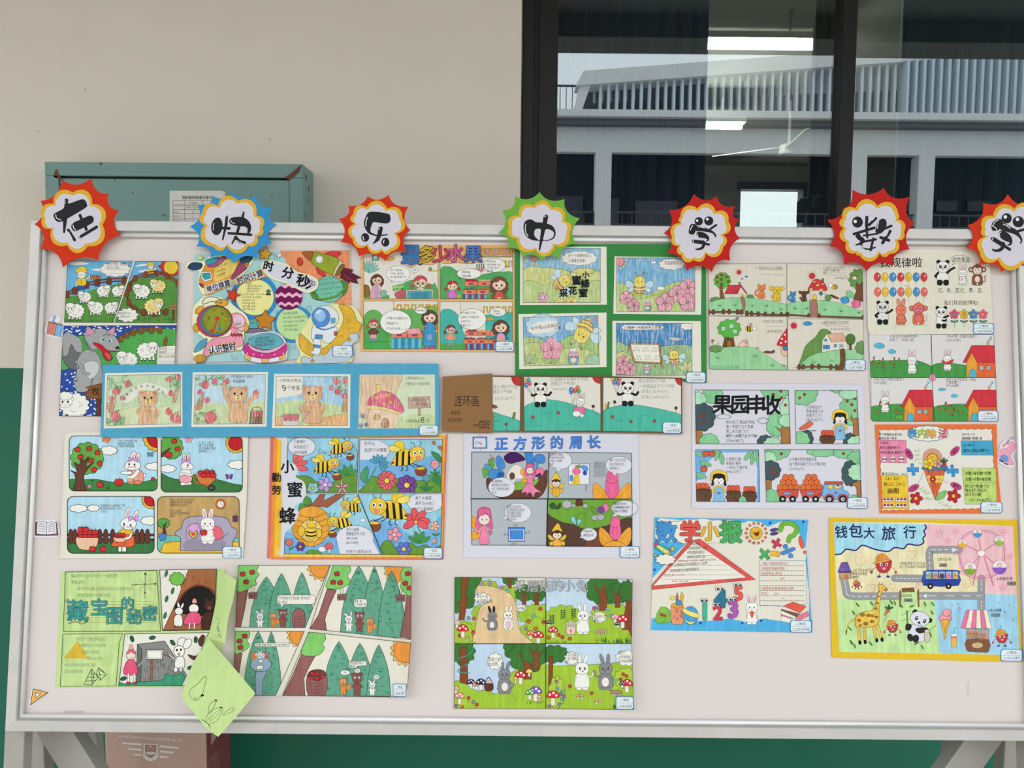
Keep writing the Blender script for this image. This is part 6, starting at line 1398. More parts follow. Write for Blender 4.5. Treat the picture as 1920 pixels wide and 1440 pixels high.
with sub('rabbit_print','rabbit with pink bow'):
    E('f4f1ea',1242,292,16,40,4,-8);E('f4f1ea',1278,292,16,42,4,8);E('f2a8b4',1242,296,7,26,0);E('f2a8b4',1278,296,7,26,0);S('f4f1ea','1205 420 1260 400 1300 420 1310 480 1300 545 1210 545',4);S('f2a8b0','1205 470 1300 460 1305 520 1205 525',4);C('1230 440 1290 458 1340 445',22,'k');C('1230 440 1290 458 1340 445',16,'f4f1ea');E('f4f1ea',1228,542,26,16,4);E('f4f1ea',1290,538,22,14,4);S('f4f1ea','1208 370 1230 338 1280 335 1310 358 1332 385 1300 405 1230 405',4);bow(1256,326,38);E('k',1275,366,7,10,0);E('f3a8b4',1268,388,12,9,0)
C('1320 465 1345 520 1400 540 1530 580',16,'k');C('1320 465 1345 520 1400 540 1530 580',11,'d8783a');P('e0803c','1350 465 1548 488 1480 555 1390 540',4);E('3a3a3c',1498,580,36,28,4);E('6a6a6a',1498,580,18,14,3);P('5a8a3a','1325 450 1355 450 1360 500 1340 490',3)
for x,y in ((1395,440),(1450,430),(1502,435),(1425,462),(1472,460),(1515,465)): apple(x,y,28)
TL(['忙活了一天,它','摘了好多苹果,','可以装满5个箱子','里面呢。'],1378,152,26,27,'333');endp()
panel('b9dff0',rr(132,662,955,1200,55),6,label='rabbit in an orange dress with baskets of apples');CL(145,735,330,815,'f4f2ea',8);CL(320,738,442,805,'f4f2ea',7);CL(820,848,1010,935,'f4f2ea',8);ripple(925,690,90,'c8202c','f2c03c')
S('3f7a44','120 1085 400 1090 700 1085 960 1090 960 1210 120 1210',4)
for y in (1015,1060): R('6a3a2a',130,y,950,y + 22,4)
for x in (165,205,440,497,562,793,840,892): S('6a3a2a',[(x - 20,1100),(x - 20,1000),(x,968),(x + 20,1000),(x + 20,1100)],4,n=2)
S('f2c6a4','225 1045 415 1040 400 1150 330 1168 240 1150',4)
for k in range(10): apple(262 + (k % 4) * 44,1030 - (k // 4) * 28,30)
apple(372,1160,32);apple(472,1160,32)
with sub('rabbit_print','rabbit in orange dress'):
    E('f4f1ea',702,820,22,56,4,14);E('f2a8b4',702,826,10,38,0,14);E('f4f1ea',780,838,22,52,4,30);E('f2a8b4',778,844,10,34,0,30);S('f4b83c','640 975 740 970 750 1030 620 1040',4);S('ee6a3c','620 1035 750 1030 770 1110 730 1140 600 1135 552 1120',4);C('640 1050 590 1110',4);L('680 1040 670 1130',3);R('f4f1ea',615,1138,648,1185,4);R('f4f1ea',652,1138,690,1185,4)
    S('f4f1ea','632 930 650 885 710 862 775 890 782 940 740 972 680 972',4);bow(758,870,42);E('k',670,925,8,13,0);E('k',732,935,8,13,0);E('f3a8b4',668,950,14,9,0);E('f3a8b4',742,955,14,9,0);C('695 945 708 955 720 946',4)
    S('f2c6a4','575 1045 680 1040 670 1090 590 1088',4)
    for k in range(6): apple(600 + (k % 3) * 32,1042 - (k // 3) * 18,18)
    C('740 1015 720 1050 680 1060',24,'k');C('740 1015 720 1050 680 1060',18,'f4f1ea')
TL(['到傍晚,这个姐姐装了两','箱满满的苹果,一共几','个呢?'],445,748,26,29,'333');endp()
panel('c9a468',rr(985,662,1760,1198,55),6,label='rabbit on a grey sofa beneath a wall clock');S('7ac4ac','970 1060 1100 1030 1300 1040 1770 1060 1770 1210 970 1210',4);S('f0c23c','1030 1160 1050 1110 1150 1090 1400 1090 1780 1100 1780 1210 1060 1210',4)
S('b0a8bc','1150 1010 1210 960 1240 880 1330 850 1500 845 1640 870 1690 950 1735 970 1735 1030 1700 1090 1690 1170 1600 1175 1240 1175 1205 1140 1205 1060',5);C('1265 1075 1255 1150 1260 1172',4);C('1660 1010 1600 1060 1590 1172',4);S('9a92a8','1270 1080 1600 1070 1590 1165 1260 1165',0);S('e0a8dc','1262 980 1300 930 1370 920 1390 1000 1350 1060 1270 1060',4)
for r,c in ((46,'3a8a5a'),(36,'f2d23c'),(26,'f0843c'),(15,'d83a4a')): S(c,[(1325,1015 + r),(1325 - r,1015),(1325 - r * .7,1015 - r * .7),(1325,1015 - r * .35),(1325 + r * .7,1015 - r * .7),(1325 + r,1015)],2 if r == 46 else 0,n=3)
S('f06a7a','1500 960 1560 945 1605 1000 1590 1060 1520 1060',4)
bunny(1462,925,168);apple(1425,1005,32);E('e8743c',1585,735,46,46,5);E('f0ece0',1585,735,32,32,3);L('1585 735 1585 712',3);L('1585 735 1600 742',3)
R('6a3a6a',1700,845,1745,900,4);L('1728 845 1730 820',5);crown(1045,915,60,50,'5aa84a',8);S('5a3a2a','1035 1010 1045 940 1020 910 1050 930 1075 900 1060 950 1068 1010',3);P('4a8ad0','998 1015 1075 1012 1058 1080 1012 1082',4)
TL(['晚上,小兔子坐在沙发上想,','如果每天吃3个苹果,能够','苹果能吃多少天呢?','','15÷3=5(天)','答:能够吃5天苹果可以','吃完。'],1105,692,25,26,'333',k=.82);endp()
award(1600,1135,1782,1248,'一等奖','二(1)班 张宝玉');D.done()

# ------------------------------------------------------------------ hard working bees comic with rainbow border
def sidebee(x,y,s,flip=1,rot=0,pot=True,ant=True):
    """striped bee flying sideways (faces right when flip is 1)"""
    with sub('bee_print'),at(x,y,s * flip / 100,s / 100,rot):
        S('f4d03c','-30 -32 -60 -70 -40 -92 -10 -80 -8 -40',3);S('f6dc6a','-40 -30 -86 -40 -88 -66 -60 -66 -30 -50',3);S('f4c93a','40 -30 0 -44 -50 -24 -84 34 -50 44 10 42 44 20',3.5);P('k','-84 34 -76 18 -66 26')
        for x0,x1 in ((-52,-62),(-20,-30),(12,4)): P('1e1c1c',[(x0,-30),(x0 + 13,-36),(x1 + 14,44),(x1,42)])
        C('14 40 40 58',8,'1e1c1c');C('-30 44 -24 64 -36 72',8,'1e1c1c');C('-4 44 4 66 -8 74',8,'1e1c1c')
        if ant: C('50 -50 44 -74 30 -74',6,'1e1c1c');C('72 -50 84 -70 74 -82',6,'1e1c1c')
        E('f4cc36',60,-14,42,40,3.5)
        for ex in (46,78): E('w',ex,-20,11,12,2.5);E('k',ex + 2,-19,5,6,0)
        S('f08a8a','52 4 76 0 70 18 58 20',2.5);E('f4a070',36,4,6,5,0);E('f4a070',92,-2,6,5,0)
        if pot: C('30 36 60 50 74 56',9,'1e1c1c');C('50 62 76 50 98 62',4);S('8a4a34','48 66 100 66 104 90 88 106 60 106 44 90',3);E('f0c23c',74,66,26,8,2.5)
Draw('comic_drawing','hard working bees comic with red and yellow striped border','drawing',(490,800,5.3333),h=1.2,ow=4,group='drawings pinned on the board')
sheet('dcdae2','92 100 1855 68 1862 400 1820 1330 55 1320 75 700')
part('border_print');P('e0786a','92 104 130 100 110 700 92 1320 56 1318 76 700');P('f0963c','125 102 170 130 150 500 140 900 130 1316 90 1318 108 700');P('f2c03c','165 120 200 140 195 500 205 800 190 1200 150 1316 128 1316 140 800')
for a,c in (('180 1278 1810 1300 1812 1330 90 1326','e0786a'),('190 1272 1800 1292 1800 1318 110 1318','f0963c'),('195 1268 1790 1284 1790 1304 170 1300','f2d25a'),('1830 80 1862 72 1820 1328 1795 1328','e0786a'),('1808 82 1840 76 1808 1310 1785 1310','f0a83c'),('800 104 1850 70 1850 90 800 116','f2d890'),('860 108 1850 82 1830 110 900 120','f0b04a')): P(c,a)
SKB = '9fd3e4'
panel(SKB,'262 112 972 112 955 660 250 660',4,label='two bees carrying honey pots over flowers');S('7ab8e0','500 300 700 340 960 300 955 560 400 500',0);S('6a9a3c','250 520 400 490 480 500 560 550 700 560 800 500 960 490 960 670 250 670',4)
for a in (-80,-50,-20,10): E('ea6a6e',330 + 70 * math.cos(math.radians(a)),400 + 90 * math.sin(math.radians(a)),70,26,3,a)
P('8ac4dc','900 430 880 260 930 180 965 260 945 400',3);leafs(865,490,120,'4f9a4a',4);bloom(515,615,62,'8accd0','f2c03c');petals(638,580,72,5,'c0a0dc','f0d0e0');
for i in range(5): a = math.radians(-95 + 72 * i);S('f2a0b4',[(805,605),(805 + 40 * math.cos(a - .3),605 + 40 * math.sin(a - .3)),(805 + 84 * math.cos(a),605 + 84 * math.sin(a)),(805 + 40 * math.cos(a + .3),605 + 40 * math.sin(a + .3))],4,n=3)
sidebee(790,215,122,1,-6);sidebee(640,395,140,1,-6);bubble(405,200,138,92,c='e2e0e8');TL(['小蜜蜂们','辛苦采回了','400克蜂蜜'],322,150,34,54);E(None,590,243,20,17,4);E(None,632,262,14,11,4);endp()
panel(SKB,'985 126 1810 126 1795 658 970 658',4,label='big bee with a honey pot over purple and red flowers');S('7ab4e0','970 330 1200 350 1500 330 1800 300 1800 560 970 600',0);S('6a9a3c','970 650 1040 580 1100 500 1200 510 1340 520 1480 500 1560 540 1660 520 1700 480 1800 500 1800 670 970 670',4);E('e2e0e8',1135,235,150,95,3);P('e2e0e8','985 140 1180 140 1120 330 985 330');
TL(['先平均','装进5个大蜂蜜'],1030,170,40,64);S('4fa068','990 520 1000 460 1060 400 1070 480 1040 560',4);L('1070 550 1150 400',14,'4a9a6a')
for a in range(-150,60,28): E('5aa8c8',1170 + 58 * math.cos(math.radians(a)),375 + 58 * math.sin(math.radians(a)),42,16,3,a)
petals(1255,540,92,10,'e06a6e','f2d25a');petals(1455,585,98,8,'7a4a9a','f2d25a');bloom(1650,515,40,'5aa8c8');leafs(1650,640,80,'3f8a54',3);bloom(1735,378,46,'f29ab8');L('1748 420 1740 500 1700 570',5,'3f7a44');leafs(1735,480,60,'4f9a4a',3);S('3f8a54','1700 250 1770 270 1800 330 1790 360 1730 310',3);L('1715 150 1800 245',5,'5a6a3a');bloom(1725,160,20,'f08a5a');bloom(1785,210,20,'f08a5a');S('3f8a54','1705 520 1760 490 1800 560 1770 580',3)
sidebee(1450,305,185,1,-4);endp()
panel(SKB,'232 672 958 672 1080 960 1205 1280 232 1272',4,label='beehive on a branch and two small bees');S('7ab4e4','232 1050 500 1150 760 1080 900 1000 1100 1100 1210 1285 232 1280',0);P('a5604a','590 672 640 672 620 740 760 672 850 672 660 810 620 800 430 800 520 760',4);S('5a9a44','420 760 440 700 490 720 505 770 450 785',4);S('5a9a44','375 840 390 770 440 790 420 840',4)
S('eca63c','310 1030 340 900 400 820 530 795 640 850 685 960 665 1080 600 1160 500 1200 400 1160 330 1090',4)
for k,y in enumerate((870,930,990,1050,1110)): C([(345 - k * 4,y),(500,y + 40 - k * 2),(660,y - 10)],4)
E('f2d27a',495,1040,108,112,4)
with sub('bee_print'): E('f2c23c',400,1045,36,52,4);E('f2c23c',570,1065,34,46,4);S('f2cc4a','440 1020 545 1020 550 1090 500 1135 450 1095',4);C('450 1050 500 1060 545 1050',14);C('448 1085 500 1096 545 1085',14);E('f4cc36',500,978,46,42,4);E('w',468,955,12,o=3);E('w',528,955,12,o=3);C('490 935 484 905',6);C('510 935 520 905',6);C('480 1000 500 1012 520 1000',4)
sidebee(905,800,112,-1,4,pot=False);sidebee(795,960,130,-1,-6,pot=True);E('e2e0e8',935,1115,188,128,3.5);P('e2e0e8','755 1130 1110 1130 1180 1272 790 1272');TL(['每只小蜜蜂','需要搬运多少克?','400÷5=80','80÷2=40克',' ','答:每只小蜜蜂运40克.'],850,1028,34,44,k=.8);bloom(280,1155,40,'f06a7a');L('280 1195 282 1262',4,'3f7a44');E('5a9a44',305,1215,26,10,3,-35);petals(390,1200,46,6,'7a4a9a','f2d25a');CL(440,1230,600,1300,'6a9a3c',6);E('f4ece8',608,1225,40,28,3);S('e06a6a','635 1190 680 1160 718 1190 710 1225 645 1225',3);R('f0ece0',670,1225,690,1265,3);E('f4f0f4',1015,935,28,16,3);endp()
panel(SKB,'968 672 1810 672 1790 1285 1212 1278',4,label='big bee lowering a pot over red and pink flowers');S('7ab4e4','1080 960 1300 950 1500 1080 1700 1000 1800 900 1800 1285 1200 1285',0);S('6a9a3c','1195 1200 1240 1140 1300 1150 1340 1210 1480 1160 1560 1200 1640 1180 1720 1220 1800 1190 1800 1290 1210 1290',4)
E('e2e0e8',1640,760,180,100,3);P('e2e0e8','1560 675 1800 675 1790 790 1600 860');TL(['每个大蜂蜜','再平均分给了','2只小蜜蜂呢'],1540,714,38,54)
for a in (-150,-100,-50,0,30,150): E('ea5a62',1545 + 76 * math.cos(math.radians(a)),945 + 66 * math.sin(math.radians(a)),68,36,4,a)
E('f2d25a',1545,952,16,o=3);C('1560 1000 1600 1080 1580 1170',8,'3f7a44');leafs(1580,1165,130,'4f9a4a',4);petals(1328,1080,72,5,'f2a0b4','f2d0c0');L('1330 1150 1330 1210',5,'3f7a44');petals(1735,995,50,5,'f4b8a0','f2d0c0');L('1745 1045 1740 1130 1700 1200',4,'3f7a44');bloom(1730,1145,26,'f4c8b0');petals(1425,1225,72,6,'6a7ad0','f2d25a');leafs(1745,1090,50,'4f9a4a',2)
sidebee(1290,830,210,-1,2);endp()
part('title_print');S('dcdae2','215 120 262 112 255 340 330 370 365 440 345 500 430 560 445 680 390 760 330 800 375 860 340 950 290 1020 235 1080 225 1260 190 1270 210 800',0)
for t,x,y,h in (('小',262,405,125),('蜜',335,630,150),('蜂',262,890,160)): T(t,x,y,h,'1e1c1c',fat=.03,mid=True)
T('勤',150,510,90,'1e1c1c',fat=.025,mid=True);T('劳',150,635,90,'1e1c1c',fat=.025,mid=True)
award(1622,1208,1812,1322,'一等奖','二(1)班 吴淑俐');D.done()

# ------------------------------------------------------------------ perimeter of a square, fairy comic
def fairy(x,y,s,flip=1,body=True,hair='ee6a9a',dress='f28ab0',wing='f2a83c'):
    with sub('fairy_print'),at(x,y,s * flip / 100,s / 100):
        S(wing,'-10 40 -60 -10 -80 20 -60 50 -20 60',2.5);S(wing,'-10 60 -60 70 -66 110 -30 104 -8 80',2.5);S(hair,'-34 -20 -30 -46 0 -58 30 -46 36 -10 44 50 30 90 20 40 -20 40 -34 84 -46 40',2.5)
        if body: S(dress,'-16 44 16 44 22 90 26 130 -26 130 -20 90',2.5);C('16 54 46 62 70 60',9,'k');C('16 54 46 62 70 60',6,'f8e4da');C('-16 54 -36 70 -44 50',9,'k');C('-16 54 -36 70 -44 50',6,'f8e4da')
        E('f8e4da',0,6,28,28,2.5);S(hair,'-32 0 -28 -40 0 -52 28 -40 34 0 14 -22 -8 -14 -26 -10',2.5);E('k',-10,8,3,4.5,0);E('k',12,8,3,4.5,0);C('-4 20 1 23 6 20',2)
def elf(x,y,s):
    with sub('elf_print'),at(x,y,s / 100):
        for k in (-1,1): S('eec23c',[(k * 20,46),(k * 60,10),(k * 70,24),(k * 50,54)],2.5,n=3);S('eec23c',[(k * 20,60),(k * 58,70),(k * 52,96),(k * 26,84)],2.5,n=3)
        S('eeb43c','-22 50 22 50 26 120 -26 120',2.5);L('-12 46 -14 60',6,'e8843c');L('12 46 14 60',6,'e8843c');C('22 56 46 64 60 60',9,'k');C('22 56 46 64 60 60',6,'f0a04a');E('f8e0d0',0,16,32,28,2.5);S('5a3426','-34 10 -30 -14 0 -24 30 -14 34 10 20 -2 0 4 -20 -2',2.5);S('eec23c','-40 -10 -20 -50 0 -72 -8 -84 16 -66 26 -40 40 -10 0 -22',2.5);E('k',-11,20,3.5,5,0);E('k',11,20,3.5,5,0);C('-4 32 0 34 4 32',2)
def flowerback(x,y,s):
    with sub('fairy_print'),at(x,y,s / 100):
        for k in (-1,1): S('f0a83c',[(0,96),(k * 40,20),(k * 92,-20),(k * 96,60),(k * 60,100)],2.5,n=4);C([(k * 6,92),(k * 50,40),(k * 84,4)],2,'6a4a1c')
        S('f06a9a','-30 -40 -26 -70 0 -84 26 -70 30 -40 34 30 0 60 -34 30',2.5);C('-30 -30 0 -16 30 -30',2.5);C('-8 -20 -16 10 -10 30',2,'a82a5a');C('8 -20 16 10 10 30',2,'a82a5a')
Draw('comic_drawing','white sheet with blue lettering and grey fairy comic panels','drawing',(850,800,5.189),h=1.2,ow=3,group='drawings pinned on the board')
sheet('dcdae4','105 60 1798 70 1808 700 1815 1280 100 1275')
part('title_print');R('4a9ad0',188,98,328,212,3);P('dcdae4',rr(200,110,316,204,16),2);T('C=4a',215,158,42,'444',wd=62);
for t,x,y in (('a',258,80),('a',172,158),('a',340,150),('a',262,222)): T(t,x,y,20,'444',mid=True)
for i,t in enumerate('正方形的周长'): x = 468 + i * 180;T(t,x,168 - i * 3,122,'2a4aa0',fat=.05,mid=True);T(t,x,168 - i * 3,122,'4a8ad8',fat=.02,mid=True)
for i in range(46): rn = random.Random(i);E('dcdae4',420 + rn.uniform(0,980),110 + rn.uniform(0,110),4,o=0,n=6)
GB = 'b6bcc0'
panel(GB,'178 246 930 248 920 700 172 700',5,label='pink fairy in a magic garden');S('6a4030','325 500 400 520 560 560 760 560 900 420 915 480 900 600 800 700 480 700 340 620',3);S('88b850','400 560 600 540 800 520 840 500 780 580 600 620 420 600',2)
S('4a1f5e','495 290 560 250 640 262 700 320 620 345 560 360 510 340',3);P('3f8ad0','690 250 770 252 790 380 720 380',3);S('4a8ad8','780 310 820 268 880 280 892 340 850 360 790 340',3);R('4a9ad8',800,340,825,440,2);S('f0e4dc','520 480 560 400 620 370 680 420 680 500 540 520',2);E('6a4a3a',572,480,26,34,3);S('4a90d8','410 330 440 280 490 330 500 400 440 415',3);E('4a90cc',412,460,84,48,3);E('2a60b0',460,470,36,26,2);S('6aa84a','340 330 380 310 400 380 370 410',3);S('5aa0d0','300 390 330 360 370 400 360 430',3);S('6aa84a','280 410 330 410 350 440 300 500',2);E('f07aa0',840,440,42,38,3);S('3a2a6a','800 480 850 450 830 500',2)
for k in range(5): E('f0a0b4',360 + k * 12,280 + k * 10,7,10,2)
fairy(745,420,118);S('f28ab0','715 560 770 560 800 600 860 640 800 640 780 690 745 640 690 690 715 640 660 640',3);E('e2e0e8',470,590,130,96,3);P('e2e0e8','560 520 610 500 590 560',2);TL(['我们测量相框长','1厘米要知道这张画的长','10.封了的最长是10厘米','怎么办'],372,532,28,36,k=.62);endp()
panel(GB,'934 248 1732 258 1738 702 922 700',5,label='elf pointing at a small painting');R('a0a6aa',1365,340,1480,490);R('969ca0',1365,340,1430,400);P('e8e6ec','1120 362 1325 362 1322 562 1120 562',4);E('f07a9a',1198,435,42,36,0);P('eec23c','1180 470 1225 470 1232 562 1150 562');S('8aa050','1180 385 1230 370 1240 400 1200 405',0);S('5a9ad8','1240 380 1300 380 1310 430 1260 420',0);E('2a4aa0',1280,450,20,24,0);S('5a9ad8','1130 480 1160 470 1165 520 1135 530',0);L('1285 570 1285 620',3);L('1300 570 1298 635',3)
elf(1000,535,115);flowerback(1545,585,190);E('e2e0e8',1042,330,112,85,3);P('e2e0e8','990 400 1055 410 1020 442',2);E('e2e0e8',1610,375,130,86,3);P('e2e0e8','1540 440 1600 440 1570 482',2);TL(['大周长的边相框,你','如道周长的公式是吗','知道长一共是4啊','好呢'],945,270,26,32,k=.62);TL(['要画一个很大的正方形','那么正方形周长怎么','求呢呢画出它'],1520,325,28,40,k=.62);endp()
panel(GB,'172 704 915 704 905 1155 180 1152',5,label='pink haired fairy pointing at a blue square');R('3f84d0',535,978,695,1118,3);R('dcdae4',540,1000,690,1108);R('4a8ad4',550,1008,678,1096,2)
for t,x,y in (('边长',605,958),('边长',720,1030),('边长',585,1140),('边长',515,1050)): T(t,x,y,26,'444',mid=True)
fairy(300,890,190);E('e2e0e8',628,838,132,95,3);P('e2e0e8','510 860 480 912 540 890',2.5);TL(['要看知正方形的周长','就只要知道正方形的边长','就可以算出它的周长了','边长×4就是正方形的','公式:边长×4'],520,780,28,30,k=.6);endp()
panel('74a83c','920 704 1740 712 1738 1168 910 1162',5,label='elf and flower fairy on a green meadow');S('5a4034','910 870 960 880 1060 930 1160 950 1300 1000 1500 960 1740 890 1740 1175 910 1170',3);S('7a4a34','1300 1090 1400 1020 1480 1100 1400 1170 1300 1170',0);S('3f5a34','935 760 980 740 1000 790 960 800',3);S('3f5a34','1000 790 1040 740 1045 780 1010 805',3);E('b8b8ba',1105,755,46,40,3);E('a8a8aa',1170,770,24,20,3);E('b8b8ba',1285,770,26,20,3);S('6a3a2a','1195 765 1200 710 1250 710 1255 765',3);E('b4b4b6',1380,885,40,26,3);E('b4b4b6',1435,880,38,30,3);E('f07aa8',1480,790,34,42,3);E('7a4a9a',1435,810,36,34,2);S('6aa84a','1335 800 1360 780 1395 830 1380 850',3);L('1400 750 1400 830',4,'b8323a');S('8acce0','1140 890 1180 880 1195 950 1160 930',3);S('8acce0','1200 950 1210 900 1250 910 1230 945',3);C('1200 900 1240 840 1300 860',4,'3f7a34')
elf(1010,1035,130);flowerback(1575,1010,160);S('f0a83c','1570 1110 1500 1130 1470 1175 1680 1175 1640 1130',3);E('e2e0e8',1318,1048,80,62,3);P('e2e0e8','1250 1060 1225 1080 1280 1090',2.5);TL(['大概这样吧','谢谢,您心地'],1265,1018,26,38,k=.72);D.clip = None;E('e2e0e8',1668,795,130,78,3);P('e2e0e8','1570 840 1540 880 1610 860',2.5);TL(['周量真正的正方形,','边长都需要4乘长×4等于','的4乘10=它们的周长'],1555,750,28,36,k=.6);endp()
award(1620,1162,1815,1278,'一等奖','二(1)班 徐程');D.done()

# ------------------------------------------------------------------ orchard harvest comic, four framed panels on white
def farmgirl(x,y,s,reach=False,flip=1):
    with sub('girl_print'),at(x,y,s * flip / 100,s / 100):
        S('f4cf4a','-60 -10 -54 -44 -20 -66 24 -62 56 -40 62 -4 50 10 -50 10',3);S('2a2624','-42 -6 -36 -34 0 -42 38 -32 44 -4 52 40 34 36 30 10 -30 10 -36 36 -52 38',3);E('f8efe8',0,6,36,32,2.5);S('2a2624','-38 0 -30 -30 0 -36 32 -28 38 2 20 -12 0 -6 -20 -12',2)
        E('k',-11,8,2.5,3.5,0);E('k',11,8,2.5,3.5,0);E('d8434a',0,22,6,5,1.5)
        S('f4cf4a','-28 46 28 46 50 70 40 90 -40 90 -50 70',2.5);S('8ac0e4','-26 62 26 62 34 120 36 156 -36 156 -34 120',2.5);L('-18 46 -18 66',8,'8ac0e4');L('18 46 18 66',8,'8ac0e4');S('d8434a','-10 84 0 90 10 84 6 98 -6 98',2)
        if reach: C('-40 60 -70 30 -84 -4',16,'k');C('-40 60 -70 30 -84 -4',12,'f8efe8')
        else: C('-44 78 -50 100 -36 116',12,'k');C('-44 78 -50 100 -36 116',8,'f8efe8')
        C('44 78 50 104 34 120',12,'k');C('44 78 50 104 34 120',8,'f8efe8')
def barrel(x,y,w_,h,fr='e0603c',n=6):
    for k in range(n): E(fr,x + (k % 3 - 1) * w_ * .28,y - h * .1 - (k // 3) * w_ * .2,w_ * .19,o=2.5)
    S('6a4a34',[(x - w_ / 2,y),(x + w_ / 2,y),(x + w_ * .42,y + h),(x - w_ * .42,y + h)],3,n=2);L([(x - w_ * .52,y + 4),(x + w_ * .52,y + 4)],9,'4a3224')
    for k in range(9): rn = random.Random(k + int(x));yy = y + h * rn.uniform(.2,.9);xx = x + w_ * rn.uniform(-.4,.2);L([(xx,yy),(xx + w_ * .18,yy)],2.5)
def cap(x0,y0,x1,y1,c,apples=(),n=9):
    CL(x0,y0,x1,y1,c,n,amp=.12)
    for a,b in apples: E('a83a2c',a,b,15,o=2,n=10)
Draw('comic_drawing','orchard harvest comic on white paper with fruit trees and a blue tractor','drawing',(1280,710,5.3333),h=1.2,ow=4,group='drawings pinned on the board')
sheet('dddae4','98 48 1808 58 1825 700 1830 1300 92 1298')
G3,G4,DK = '8ccf98','b4e4bc','465a60'
panel('dddae4','124 112 1058 114 1078 652 134 652',4,label='title panel with fruit trees');cap(200,60,405,255,G3);cap(60,130,245,290,G4);R('b07a44',134,500,196,655,4);cap(70,240,330,530,DK,((168,380),(208,356),(245,418),(186,440)));cap(160,545,365,720,G3);cap(780,20,1080,215,G3,((905,158),(988,192),(982,126)),12);cap(965,180,1200,420,G4,((1028,264),));cap(830,340,1040,585,G3);P('b07a44','985 480 1070 485 1075 652 985 652 985 540 920 475 985 510',4);cap(955,350,1180,490,G4);cap(740,560,910,720,DK);cap(805,580,990,740,G4);CL(335,355,485,405,'dddae4',9);CL(748,390,860,450,'dddae4',8)
with sub('lettering'):
    for t,x,h in (('果',398,190),('园',575,185),('丰',738,185),('收',885,190)): T(t,x,262,h,'1a1a1c',fat=.03,mid=True)
TL(['秋天到了,果园丰收啦','第一天摘了22个苹果','第二天又摘了6个','两天一共摘了多少个呢?','22+6=28(个)'],435,435,36,46,k=.9);endp()
panel('dddae4','1122 116 1742 116 1768 652 1134 650',4,label='girl in yellow hat beside a basket and a bird');cap(1060,30,1355,270,G3,((1170,192),(1218,158)));cap(1460,40,1700,150,G3);cap(1560,150,1850,480,G3,((1645,226),(1692,260),(1722,200),(1722,320)),12);cap(1560,90,1760,210,G4);P('b07a44','1700 400 1760 390 1765 600 1705 600 1705 440 1675 410 1690 350',4);cap(1165,510,1310,700,DK);cap(1080,520,1275,720,G3);cap(1600,540,1740,700,DK);cap(1640,570,1850,700,G4);S('e0704c','1160 500 1220 455 1270 425 1305 450 1285 475 1240 500 1190 510',3);C('1210 525 1330 520',7,'5a3a2a');farmgirl(1575,395,135);barrel(1448,575,140,72);TL(['小军拿出3个','苹果送给小鸟','还剩下几个?','28-3=25(个)'],1235,285,36,42,k=.85);endp()
panel('dddae4','130 712 760 712 772 1232 138 1228',4,label='girl reaching for an apple above baskets');P('7ab8ec','130 716 760 716 760 735 400 740 300 790 230 860 230 1000 134 1020');P('7ab8ec','720 760 760 720 770 1230 740 1230 745 900');
for x,y,a in ((190,760,10),(380,770,60),(340,760,100),(230,850,20),(180,970,20),(655,770,130),(700,800,100),(735,780,70),(390,800,80)): E(G3,x,y,62,24,3,a);L([(x - 45 * math.cos(math.radians(a)),y - 45 * math.sin(math.radians(a))),(x + 45 * math.cos(math.radians(a)),y + 45 * math.sin(math.radians(a)))],2)
apple(228,752,34,'e0603c');apple(292,752,34,'e0603c');apple(212,905,36,'e0603c');barrel(208,1110,150,118);barrel(508,1130,140,102);barrel(668,1135,130,98);farmgirl(362,1010,145,True);cap(560,1170,640,1280,G3);TL(['小军摘了3筐','每筐4个橘子','一共多少个橘子呢','3×4=12(个)'],435,805,34,42,k=.85);endp()
panel('dddae4','820 710 1772 710 1790 1235 838 1232',4,label='blue tractor pulling two carts of oranges');cap(780,640,1080,815,G3,((988,750),));cap(770,725,945,880,G4);R('b07a44',832,1000,888,1160,4);cap(760,815,985,1020,DK,((912,896),(872,930),(925,945)));cap(1230,660,1560,785,G3);cap(1500,680,1720,800,G3,((1608,748),));cap(1640,720,1850,880,G3);cap(1585,815,1760,1080,DK);cap(1650,850,1850,1020,G4);P('b07a44','1740 1030 1780 1020 1785 1235 1745 1235 1740 1090 1690 1050',4);cap(760,1100,980,1300,G3);cap(1670,1160,1760,1260,G3)
with sub('tractor_print'):
    for x0,n in ((945,4),(1175,4)):
        for r in range(3):
            for k in range(n - r): E('e8743c',x0 + 30 + r * 27 + k * 56,1085 - r * 50,31,o=3);E('k',x0 + 34 + r * 27 + k * 56,1078 - r * 50,3,o=0,n=6)
        P('dc5a48',[(x0 - 5,1110),(x0 + 215,1108),(x0 + 205,1190),(x0 + 25,1190)],4);P('7ab8ec',[(x0 + 55,1138),(x0 + 140,1136),(x0 + 128,1160),(x0 + 70,1160)],3)
        for k in (55,155): E('2a2a2c',x0 + k,1205,34,o=3);E('dddae4',x0 + k,1205,14,o=2)
    R('dc5a48',1350,1150,1410,1166,3);S('7ab8ec','1410 1200 1405 1110 1425 1055 1590 1055 1605 1110 1650 1130 1650 1195',4,n=2);R('dc5a48',1420,1030,1602,1054,4);R('f2d25a',1450,1062,1500,1102,3);R('f2d25a',1515,1062,1585,1102,3);E('f8e4da',1552,1082,16,o=2);S('2a2624','1538 1075 1552 1062 1568 1075',0);R('dc5a48',1518,1130,1542,1150,2)
    for x in (1468,1602): E('dc5a48',x,1195,52,42,3);E('2a2a2c',x,1205,38,o=3);E('dddae4',x,1205,20,o=2);E('8a8a8c',x,1205,8,o=2)
TL(['12个橘子放在两辆车里','每个推车里装了多少个橘子呢?','12÷2=6(个)'],1065,806,36,48,k=.82);endp()
award(1645,1185,1850,1302,'一等奖','二(1)班 陈莹婷');D.done()

